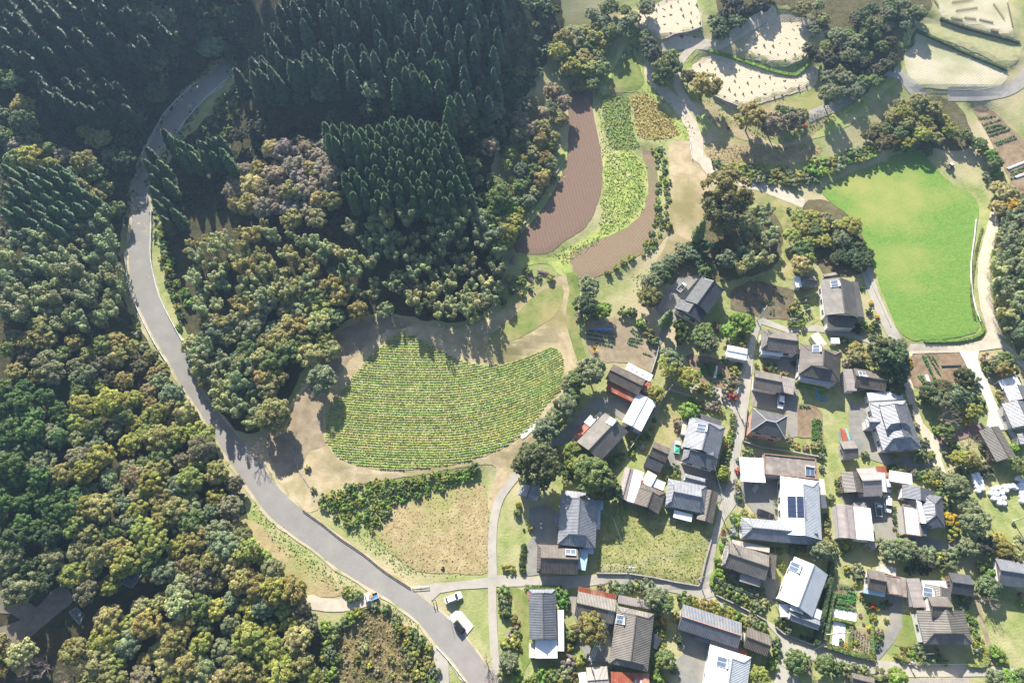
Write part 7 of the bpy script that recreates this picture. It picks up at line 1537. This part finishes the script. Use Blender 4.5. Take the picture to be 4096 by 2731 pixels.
    for s in (-1, 1):
        g = MB(); g.box(h - .1, h + .01, s * (w - .32) - .14, s * (w - .32) + .14, .58, .7); g.build('headlight', LAMP, e)
        g = MB(); g.box(-h - .01, -h + .08, s * (w - .28) - .1, s * (w - .28) + .1, .6, .74); g.build('tail_light', REDL, e)
    wheels(e, L, W); return e
WHT = ('white', (.74,.74,.73)); BLK = ('black', (.015,.016,.018)); SIL = ('silver', (.45,.45,.50))
vehicle('truck', 'U7', (838,553), (770,580), WHT, 'white kei pickup with a blue tarpaulin load at the track turning', 3.35, 1.5, 1.78, 'blue')
vehicle('car', 'W3', (620,215), (745,165), WHT, 'white car parked on the grass verge near the road junction', 4.4, 1.72, 1.45)
vehicle('van', 'W3', (710,635), (770,710), BLK, 'black car parked on the concrete apron by the main road', 3.5, 1.5, 1.65)
vehicle('truck', 'T2', (357,415), (395,375), WHT, 'white kei pickup beside the black tiled house', 3.35, 1.5, 1.78)
vehicle('car', 'T5', (1468,430), (1460,500), WHT, 'white sedan parked in front of the garage', 4.4, 1.72, 1.45)
vehicle('car', 'T8', (1298,440), (1380,470), BLK, 'black car parked in the yard of the L shaped house', 4.5, 1.75, 1.55)
vehicle('truck', 'U1', (1237,540), (1230,470), WHT, 'white kei pickup with an empty bed in the shed yard', 3.35, 1.5, 1.78)
vehicle('car', 'U1', (1378,450), (1385,560), WHT, 'white wagon beside the kei pickup in the shed yard', 4.4, 1.74, 1.5)
vehicle('van', 'U1', (1372,155), (1385,230), SIL, 'silver grey van half under the pale lean-to roof', 3.6, 1.5, 1.7)
vehicle('truck', 'T5', (305,945), (310,890), WHT, 'white kei pickup under a green cover beside the silver roofed farmhouse', 3.35, 1.5, 1.78, 'green')

# small tractor in the weeds
q = ground(px('V5', [(645,268)])[0]); e = empty('tractor', (q.x, q.y, q.z), .6); tag(e, 'small tractor half hidden in weeds above the bright green field', 'tractor')
g = MB(); loft(g, [(1.1, .3, .5, .95), (.9, .34, .45, 1.05), (-.1, .36, .45, 1.1)]); g.build('bonnet', mat('tractor_red', (.4,.10,.08), .5), e)
g = MB(); g.box(-.9, .0, -.5, .5, 1.75, 1.82); g.build('canopy', METALW, e)
for x in (-.85, -.05):
    for y in (-.45, .45): g = MB(); g.tube([(x, y, .6), (x, y, 1.76)], .03, 5); g.build('canopy_post', ALU, e)
for x, r, y in ((-.5, .55, .6), (.75, .36, .5)):
    for s in (-1, 1): g = MB(); g.tube([(x, s * y - .13, r), (x, s * y + .13, r)], r, 12); g.build('wheel', TYRE, e)
g = MB(); g.box(-.7, -.25, -.22, .22, .8, .92); g.box(-.75, -.65, -.22, .22, .9, 1.25); g.build('seat', TYRE, e)
g = MB(); g.box(-1.6, -1.0, -.7, .7, .2, .6); g.build('tiller', BED, e)

# ------------------------------------------------------------------ people at the junction
def person(p, rz, shirt, trousers, label):
    q = ground(px('W3', [p])[0], .1); e = empty('person', (q.x, q.y, hgt(q.x, q.y) + .17), rz); tag(e, label, 'person', None)
    V = [(0,0,.92),(0,.01,1.1),(0,.0,1.3),(0,0,1.42),(0,.01,1.5),(0,.02,1.6),(0,.02,1.7),(-.09,0,.86),(-.1,.02,.48),(-.1,-.01,.08),(-.1,.14,.04),(.09,0,.86),(.1,.02,.48),(.1,-.01,.08),(.1,.14,.04),(-.19,0,1.38),(-.25,-.01,1.12),(-.22,.12,.92),(-.21,.18,.84),(.19,0,1.38),(.25,-.01,1.12),(.22,.12,.92),(.21,.18,.84)]
    E = [(0,1),(1,2),(2,3),(3,4),(4,5),(5,6),(0,7),(7,8),(8,9),(9,10),(0,11),(11,12),(12,13),(13,14),(3,15),(15,16),(16,17),(17,18),(3,19),(19,20),(20,21),(21,22)]
    Rr = [.15,.135,.15,.11,.06,.095,.085,.095,.07,.045,.04,.095,.07,.045,.04,.065,.05,.04,.035,.065,.05,.04,.035]
    me = bpy.data.meshes.new('body'); me.from_pydata(V, E, []); me.update(); o = link(bpy.data.objects.new('body', me), e)
    sk = o.modifiers.new('skin', 'SKIN'); ss = o.modifiers.new('smooth', 'SUBSURF'); ss.levels = 1; ss.render_levels = 1
    for i, v in enumerate(me.skin_vertices[0].data): v.radius = (Rr[i], Rr[i] * .8); v.use_root = (i == 0)
    m = bpy.data.materials.new('clothing'); m.use_nodes = True; nt = m.node_tree; b = nt.nodes['Principled BSDF']; b.inputs['Roughness'].default_value = .9
    tc = nt.nodes.new('ShaderNodeTexCoord'); sp = nt.nodes.new('ShaderNodeSeparateXYZ'); nt.links.new(tc.outputs['Object'], sp.inputs[0])
    cr = nt.nodes.new('ShaderNodeValToRGB'); cr.color_ramp.interpolation = 'CONSTANT'; el = cr.color_ramp.elements
    el[0].position = 0; el[0].color = (.03,.03,.03,1); el[1].position = .05; el[1].color = (*trousers, 1)
    for pos, c in ((.51, shirt), (.80, (.50,.33,.25))): n_ = el.new(pos); n_.color = (*c, 1)
    dv = nt.nodes.new('ShaderNodeMath'); dv.operation = 'DIVIDE'; dv.inputs[1].default_value = 1.8; nt.links.new(sp.outputs['Z'], dv.inputs[0]); nt.links.new(dv.outputs[0], cr.inputs['Fac']); nt.links.new(cr.outputs['Color'], b.inputs['Base Color'])
    me.materials.append(m)
    hm = MB(); hm.lathe([(.10, 1.62), (.112, 1.68), (.1, 1.75), (.05, 1.79)], 10, (0, 0, 0)); hm.build('hair', mat('dark_hair', (.02,.017,.015), .6), e, True)
person((330,262), 2.4, (.06,.07,.12), (.03,.03,.04), 'person in dark clothes standing at the road junction')
person((365,250), -2.0, (.62,.60,.58), (.05,.05,.07), 'person in a pale top standing at the road junction')

# ------------------------------------------------------------------ poles and wires
TOPS = {}
def pole(key, tile, b, t, label, arm=True, rad=.15, cap=None):
    bb = px(tile, [b])[0]; tp = px(tile, [t])[0]; g = ground(bb); rx, ry, rz = ray(tp)
    s = (g.x * rx + g.y * ry) / (rx * rx + ry * ry); h = CAM_H + rz * s - g.z; h = max(3.5, min(cap or 12.5, h))
    e = empty('utility_pole', g, 0); tag(e, label, 'utility pole')
    m = MB(); m.tube([(0, 0, -.5), (0, 0, h)], [rad, rad * .7], 8); m.build('shaft', POLE, e, True)
    if arm:
        an = rnd.uniform(0, 3.1); c, s_ = math.cos(an), math.sin(an)
        for z, l in ((h - .35, .9), (h - 1.0, .7)):
            m = MB(); m.tube([(-c * l, -s_ * l, z), (c * l, s_ * l, z)], .05, 5); ar = m.build('crossarm', ALU, e)
            for k in (-.9, -.3, .3, .9):
                i_ = MB(); i_.lathe([(.05, 0), (.07, .06), (.04, .12), (.05, .2)], 6, (c * l * k, s_ * l * k, z + .05)); i_.build('insulator', METALW, ar)
        m = MB(); m.lathe([(.2, 0), (.22, .1), (.22, .55), (.15, .65)], 8, (c * .35, s_ * .35, h - 2.2)); m.build('transformer', ALU, e)
    TOPS[key] = (g + Vector((0, 0, h - .2)))
pole('A', 'T7', (1425,1075), (1495,1040), 'utility pole with many wires at the lower edge of the village meadow')
pole('B', 'U4', (780,1130), (1135,1100), 'tall utility pole leaning across the white sheets')
pole('C', 'U2', (770,125), (985,40), 'pole beside the lane end near the hay bales', False)
pole('D', 'U2', (1785,915), (2040,840), 'pole on the lawn at the right edge', False)
pole('E', 'T8', (745,325), (828,250), 'pole beside the brown side roof at the lane', False)
pole('F', 'T8', (850,705), (965,640), 'utility pole with crossarm at the corner of the L shaped house')
pole('G', 'T2', (1195,790), (1285,628), 'utility pole with crossarms above the grey brown outhouse')
pole('H', 'T5', (215,310), (262,255), 'short pole at the top of the block wall', False)
pole('I', 'T5', (915,400), (1000,310), 'utility pole with a long arm over the lane by the red shrub')
pole('J', 'T8', (545,1165), (615,1100), 'pole at the lane fork corner of the meadow', False)
pole('K', 'T6', (1230,310), (1335,258), 'pole among the trees of the garden island')
pole('L', 'T6', (720,1050), (860,975), 'pole below the silver blue tiled house', False)
pole('M', 'U2', (1370,890), (1520,850), 'slim pole beside the big grey green tree', False, .1)
pole('N', 'U3', (1150,610), (1285,598), 'slim pole beside the leafless tree', False, .1)
pole('O', 'U4', (360,1470), (430,1432), 'utility pole rising out of the lane side bush')
pole('P', 'U3', (370,1430), (500,1272), 'slim pole in front of the grey tiled house', False, .09)
pole('Q', 'W1', (775,190), (818,188), 'utility pole with crossarm at the bottom lane')
pole('R', 'U6', (1222,1252), (1262,1235), 'utility pole with crossarm above the beige shed')
pole('S', 'W3', (560,450), (600,315), 'slim sign post beside the white parked car', False, .05, 4)
WIRE = mat('cable', (.10,.16,.18), .6)
def wire(a, b, n, label, off=.45, sag=.7):
    A, Bp = TOPS[a] if isinstance(a, str) else a, TOPS[b] if isinstance(b, str) else b
    d = (Bp - A); nn = Vector((-d.y, d.x, 0)).normalized()
    for k in range(n):
        o = nn * (k - (n - 1) / 2) * off + Vector((0, 0, -.25 * (k % 2)))
        pts = [A + o + d * t + Vector((0, 0, -4 * sag * t * (1 - t))) for t in [i / 10 for i in range(11)]]
        m = MB(); m.tube([p - A for p in pts], .028, 4); w = m.build('power_line', WIRE); w.location = A; tag(w, label, 'wire', label.replace('power line', 'power lines', 1))
def tip(tile, p, h): return ground(px(tile, [p])[0], h)
wire('A', 'F', 3, 'power line crossing the village meadow'); wire('A', tip('T7', (1190,270), 4), 1, 'single cable from the meadow pole to the silver farmhouse')
wire('G', 'I', 4, 'power line running down the lane past the garage'); wire('I', 'F', 3, 'power line along the middle lane'); wire('G', tip('T2', (550,630), 4.5), 1, 'cable to the black tiled house'); wire('G', tip('T2', (1860,480), 4), 1, 'cable to the pale roofed house')
wire('A', 'R', 3, 'power line over the brown tiled houses at the bottom'); wire('B', 'Q', 3, 'power line over the bottom right lane'); wire('B', 'O', 1, 'cable crossing the lane at the bottom'); wire('E', tip('T5', (710,1090), 5), 1, 'cable from the lane pole to the silver farmhouse')
wire('F', 'E', 2, 'short power line at the lane corner'); wire('K', tip('T6', (1535,740), 5), 2, 'cable from the garden pole to the long shed'); wire('Q', tip('U3', (1400,1590), 5), 1, 'cable along the lower right lane'); wire('B', 'J', 2, 'power line to the fork corner pole')

# ------------------------------------------------------------------ guard rails, fences and walls
RAILW = mat('white_rail', (.66,.67,.68), .45, .5, col2=(.52,.53,.55), scale=1.5); RAILB = mat('brown_rail', (.30,.20,.15), .6, .4, col2=(.38,.28,.22), scale=1.5)
def rail(pts, m, label, beams=((.62, .28),), every=2.0, name='guard_rail', cat='guard rail', rad=.055):
    c = spline(gxy(pts), False, every); P = [Vector((p.x, p.y, hgt(p.x, p.y))) for p in c]; o = P[0].copy()
    e = empty(name, o); tag(e, label, cat)
    pm = MB(); pm.tube([(0, 0, -.4), (0, 0, .85)], rad, 6); pme = pm.mesh('post', m)
    for p in P: k = link(bpy.data.objects.new('post', pme), e); k.location = p - o
    for z, h in beams:
        b = MB()
        for a, d in zip(P, P[1:]):
            n = Vector((-(d - a).y, (d - a).x, 0)).normalized() * .07; lo = Vector((0, 0, z - h / 2)); hi = Vector((0, 0, z + h / 2))
            b.hexa([a - n + lo - o, d - n + lo - o, d + n + lo - o, a + n + lo - o], [a - n + hi - o, d - n + hi - o, d + n + hi - o, a + n + hi - o])
        b.build('beam', m, e)
off_ = lambda pts, dx, dy: [(x + dx, y + dy) for x, y in pts]
rail([(1211,2036),(1290,2092),(1357,2146),(1449,2208),(1533,2276),(1640,2346)], RAILB, 'brown guard rail between the main road and the fallow field', ((.75, .14), (.4, .12)))
rail([(1650,2350),(1716,2344)], RAILW, 'short white railing at the road junction', ((.8, .1), (.45, .08)), 1.5)
rail([(503,1012),(510,1100),(522,1160),(558,1250),(610,1355),(668,1450)], RAILW, 'white guard rail on the left side of the sunlit road bend')
rail([(608,845),(606,950),(606,1035),(627,1140),(655,1221),(703,1315),(748,1395)], RAILW, 'white guard rail on the right side of the sunlit road bend')
rail([(569,622),(596,576),(648,478),(700,414),(785,334)], RAILW, 'white guard rail on the left side of the shaded upper road')
rail([(706,543),(749,480),(822,401),(909,324)], RAILW, 'white guard rail on the right side of the shaded upper road')
rail([(1745,2585),(1795,2640),(1860,2722)], RAILW, 'low white rail on the left of the road at the bottom edge', ((.35, .2),), 2.5)
rail(px('V2', [(938,610),(942,660),(948,700)]), RAILW, 'small white railing on the farm road bridge', ((.7, .1),), 1.5, rad=.04)
rail(px('V8', [(300,-30),(290,80),(275,180),(270,280),(278,420),(300,510),(325,580)]), RAILW, 'white pipe fence along the right edge of the bright green field', ((.6, .09), (.3, .07)), 3.0, 'pipe_fence', 'fence', .035)
rail(px('V2', [(985,60),(990,120),(940,145),(870,160),(830,178)]), RAILW, 'white pipe fence below the topmost paddy', ((.6, .08),), 3.0, 'pipe_fence', 'fence', .035)
STONE = mat('stone_wall', (.20,.18,.155), .95, .2, col2=(.33,.30,.265), scale=1.5, bump=.05, bscale=3)
BLOCK = mat('concrete_block', (.30,.285,.26), .9, .2, col2=(.40,.38,.345), scale=1.2, bump=.01)
def wall(tile, pts, h, t, m, label, piece=1.6, drop=0.0, h0=.0):
    """wall laid in single blocks"""
    c = dens(gxy(px(tile, pts)), False, piece); P = [Vector((p.x, p.y, hgt(p.x, p.y) + h0)) for p in c]; o = P[0].copy(); e = empty('block_wall' if m is BLOCK else 'retaining_wall', o)
    tag(e, label, 'wall')
    for i, (a, d) in enumerate(zip(P, P[1:])):
        u = (d - a); g = u.normalized() * .012; n = Vector((-u.y, u.x, 0)).normalized() * t / 2
        rows = max(1, round(h / .55)); 
        for k in range(rows):
            j = rnd.uniform(-.012, .012); z0 = -.4 + drop if k == 0 else h * k / rows + .012; z1 = h * (k + 1) / rows
            b = MB(); nn = n * (1 + j * 2)
            lo, hi = Vector((0, 0, z0)), Vector((0, 0, z1))
            b.hexa([a + g - nn + lo - o, d - g - nn + lo - o, d - g + nn + lo - o, a + g + nn + lo - o], [a + g - nn + hi - o, d - g - nn + hi - o, d - g + nn + hi - o, a + g + nn + hi - o]); b.build('block', m, e)
wall('S', [(2386,2292),(2511,2293),(2600,2306),(2700,2327),(2793,2343),(2800,2330),(2818,2250),(2832,2200),(2850,2132)], 1.0, .35, STONE, 'stone retaining wall round the lane sides of the village meadow', 1.8, -.3, -.45)
wall('T4', [(1890,312),(1720,560),(1540,840),(1432,1003)], 1.4, .18, BLOCK, 'long grey block wall beside the white metal shed')
wall('T5', [(210,310),(330,350),(450,395)], 1.3, .18, BLOCK, 'grey block wall along the lane above the lawn garden')
wall('T1', [(1780,1060),(1745,1220),(1690,1385)], 1.0, .18, BLOCK, 'low block wall right of the earth vegetable garden')
wall('T5', [(1080,500),(1060,700),(1035,880)], 1.0, .2, BLOCK, 'block wall beside the salmon two storey house')
wall('T5', [(1035,890),(1250,960),(1620,1010),(1880,1060)], 1.0, .2, BLOCK, 'block wall between the salmon house and the flat roofed workshop')
wall('U4', [(0,1010),(120,1110),(330,1200),(560,1280),(680,1320),(830,1310)], .9, .3, STONE, 'stone wall along the lane below the white long house')
wall('U5', [(950,290),(1250,430),(1500,560),(1690,670)], .9, .3, STONE, 'stone wall along the lane below the front garden with the slate awning')
wall('V2', [(830,180),(870,160),(935,148),(990,128)], 1.2, .4, STONE, 'dark stone wall below the topmost paddy', 1.8)
wall('V3', [(210,540),(280,575),(355,605)], .9, .3, BLOCK, 'short concrete wall at the lower left corner of the curved paddy')
wall('T3', [(715,200),(830,450),(940,690),(1015,860)], .35, .2, BLOCK, 'long low concrete kerb beside the bright green field', 2.0)
wall('V7', [(200,700),(215,640),(330,490),(440,300),(500,200)], .5, .3, STONE, 'low stone edging left of the ploughed field', 2.2)
wall('V1', [(290,310),(320,410),(370,490),(390,550)], .3, .3, STONE, 'narrow dark drain edge in the dry field margin', 2.0)
# road kerb
wall('S', off_(ROAD_L[19:25], -4, 4), .14, .25, BLOCK, 'concrete kerb along the lower left edge of the main road', 2.2)

# ------------------------------------------------------------------ small things in yards and woods
def brush(tile, p, p2, label):
    a = ground(px(tile, [p])[0]); b = ground(px(tile, [p2])[0]); d = b - a; L = d.length; e = MB(); r = random.Random(p[0])
    u = d.normalized(); n = Vector((-u.y, u.x, 0))
    for k in range(46):
        y = r.uniform(-.75, .75); z = .1 + (.8 - abs(y)) * r.random(); s0 = r.uniform(0, .25) * L; s1 = r.uniform(.75, 1.0) * L
        e.tube([u * s0 + n * y + Vector((0, 0, z)), u * (s0 + s1) / 2 + n * (y + r.uniform(-.1, .1)) + Vector((0, 0, z + .1)), u * s1 + n * (y + r.uniform(-.2, .2)) + Vector((0, 0, z))], .045, 4)
    o = e.build('brush_pile', TWIG); o.location = a; tag(o, label, 'brush pile')
brush('T1', (175,60), (125,170), 'grey brush pile at the lower corner of the ploughed field')
brush('T1', (130,290), (240,400), 'leftmost long brush pile in the small orchard'); brush('T1', (275,265), (375,365), 'second long brush pile in the small orchard')
brush('T1', (410,245), (550,280), 'brush pile behind the orchard shrubs at the top'); brush('T1', (40,350), (120,410), 'short brush pile at the left end of the orchard')
def grave(tile, quad, label):
    P = [ground(q) for q in px(tile, quad)]; o = sum(P, Vector()) / 4; e = empty('grave_plot', o); tag(e, label, 'grave')
    m = mat('dark_granite', (.10,.105,.115), .4, .5, col2=(.17,.175,.185), scale=3)
    for a, b in zip(P, P[1:] + P[:1]):
        k = MB(); k.tube([a - o + Vector((0, 0, .25)), b - o + Vector((0, 0, .25))], .18, 4); k.build('kerb', mat('pale_granite', (.20,.20,.20), .6, col2=(.3,.3,.29), scale=3), e)
    k = MB(); k.add([tuple(p - o + Vector((0, 0, .12))) for p in P], [(0, 1, 2, 3)]); k.build('gravel_bed', m, e)
    s = MB(); s.box(-.6, .6, -.6, .6, 0, .3); s.box(-.42, .42, -.42, .42, .3, .6); s.box(-.2, .2, -.2, .2, .6, 1.6); s.build('gravestone', m, e)
    s = MB(); s.box(.9, 1.3, -.3, .3, 0, .9); s.build('lantern', m, e)
grave('W2', [(1130,585),(1225,635),(1135,755),(1050,710)], 'rectangular stone edged grave plot in the wood clearing')
grave('W2', [(600,960),(660,920),(725,985),(690,1065)], 'dark granite grave beside the forest path')
t = MB(); t.tube([(-.9, 1.6, .2), (-1.1, .4, .2), (-.9, -.9, .2), (0, -1.4, .2), (1.0, -1.3, .2), (1.2, -.9, .2)], .26, 8)
t.tube([(-.9, 1.6, .2), (.3, 1.7, .2), (1.1, 1.6, .2)], .26, 8)
q = ground(px('T5', [(1915,365)])[0]); o = t.build('blue_float', mat('blue_vinyl', (.03,.22,.60), .4, .5), None, True); o.location = q; tag(o, 'blue curved vinyl tube lying in the shaded garden', 'tube')
# laundry frame
q = ground(px('T2', [(1735,700)])[0]); e = empty('laundry_rack', q, .35); tag(e, 'white laundry rack on the sunny dirt yard', 'laundry rack')
for x in (-1.8, 1.8):
    m = MB(); m.tube([(x, -.3, 0), (x, 0, 1.7)], .03, 5); m.tube([(x, .3, 0), (x, 0, 1.7)], .03, 5); m.build('stand', METALW, e)
for z in (1.7, 1.45, 1.2):
    m = MB(); m.tube([(-2, (1.7 - z) * .3, z), (2, (1.7 - z) * .3, z)], .03, 5); m.build('pole', METALW, e)
for k in range(4):
    m = MB(); x = -1.2 + k * .8; m.add([(x - .25, .02, 1.68), (x + .25, .02, 1.68), (x + .25, .06, 1.0), (x - .25, .06, 1.0)], [(0, 1, 2, 3)]); o = m.build('cloth', mat('pale_cloth', (.6,.62,.66), .9), e)
# blue crop net and plot stakes
q = ground(px('T1', [(1150,893)])[0]); m = MB(); r_ = random.Random(2)
pts = [(-2.6 + .4 * k, r_.uniform(-.15, .15), r_.uniform(.2, .5)) for k in range(14)]; m.tube(pts, [.3 + r_.uniform(-.1, .1) for _ in pts], 6)
o = m.build('crop_net', mat('blue_net', (.05,.16,.55), .7, .3, col2=(.15,.30,.7), scale=4)); o.location = q; tag(o, 'bunched blue net at the head of the vegetable rows', 'net')
for n_, (x, y) in enumerate([(968,800),(1020,850),(1275,760),(1262,860)]):
    q = ground(px('T1', [(x, y)])[0]); m = MB(); m.tube([(0, 0, 0), (.03, .02, 1.4)], .035, 5); o = m.build('garden_stake', mat('red_stake', (.5,.12,.12), .6)); o.location = q; tag(o, 'red garden stake at a corner of the blue netted bed', 'stake', 'red stakes round the netted bed')
# poly tunnel and mulch strips
def tunnel(tile, a, b, w, label, m=None, parent=None):
    A, C = ground(px(tile, [a])[0]), ground(px(tile, [b])[0]); d = C - A; n = Vector((-d.y, d.x, 0)).normalized() * w / 2; k = MB(); N = 6; prev = None
    for i in range(N + 1):
        th = math.pi * i / N; o_ = n * math.cos(th) + Vector((0, 0, math.sin(th) * w * .45))
        cur = (o_, d + o_)
        if prev: k.quad(prev[0], prev[1], cur[1], cur[0])
        prev = cur
    o = k.build('row_tunnel', m or WHITE); o.location = A + Vector((0, 0, .1)); tag(o, label, 'row cover')
tunnel('T3', (1415,1400), (1450,1505), .9, 'white row cover tunnel in the roadside vegetable beds')
tunnel('T2', (745,1300), (725,1440), .8, 'pale row cover strip beside the lettuce rows')
tunnel('T3', (1580,1305), (1800,1298), .7, 'black mulch film strip in the roadside vegetable beds', mat('black_mulch', (.03,.03,.035), .4, .5))
tunnel('V5', (1012,285), (1125,240), .9, 'upper silver mulch strip in the right edge vegetable plot'); tunnel('V5', (1060,340), (1130,315), .9, 'lower silver mulch strip in the right edge vegetable plot')
# weathered water tank, propane bottles, stacked timber
q = ground(px('T4', [(1595,955)])[0]); e = MB(); e.lathe([(.75, 0), (.8, .5), (.6, .9), (.2, 1.1)], 12); o = e.build('garden_rock', STONE, None, True); o.location = q; tag(o, 'rounded garden stone mound beside the stepped storehouse', 'stone')
q = ground(px('T4', [(822,878)])[0]); e = empty('water_tank', q); tag(e, 'small white water tank at the corner of the red lean-to', 'tank')
m = MB(); m.lathe([(.4, 0), (.42, .8), (.3, .95)], 10); m.build('tank', METALW, e, True); m = MB(); m.lathe([(.44, .1), (.46, .15), (.44, .2)], 10); m.build('band', R_RUST, e)
q = ground(px('T8', [(1180,150)])[0]); e = empty('timber_pile', q, .9); tag(e, 'grey timber stack lying in the shade of the carport yard', 'timber')
for k in range(5): m = MB(); m.box(-1.2 + .1 * k, 1.0 + .12 * k, -.5 + .22 * k, -.32 + .22 * k, .0, .16 + .05 * (k % 2)); m.build('beam', POLE, e)
# ------------------------------------------------------------------ haze
hz = bpy.data.materials.new('haze_air'); hz.use_nodes = True; nt = hz.node_tree
for n in list(nt.nodes): nt.nodes.remove(n)
ho = nt.nodes.new('ShaderNodeOutputMaterial'); hv = nt.nodes.new('ShaderNodeVolumePrincipled')
hv.inputs['Color'].default_value = (.45, .68, 1.0, 1); hv.inputs['Density'].default_value = 0.00023; hv.inputs['Anisotropy'].default_value = .35
nt.links.new(hv.outputs[0], ho.inputs['Volume'])
b = MB(); b.box(-4100, 4100, -4100, 4500, -30, CAM_H + 12); h = b.build('haze', hz); tag(h, 'thin bluish air between the camera and the valley', 'haze', kind='stuff')
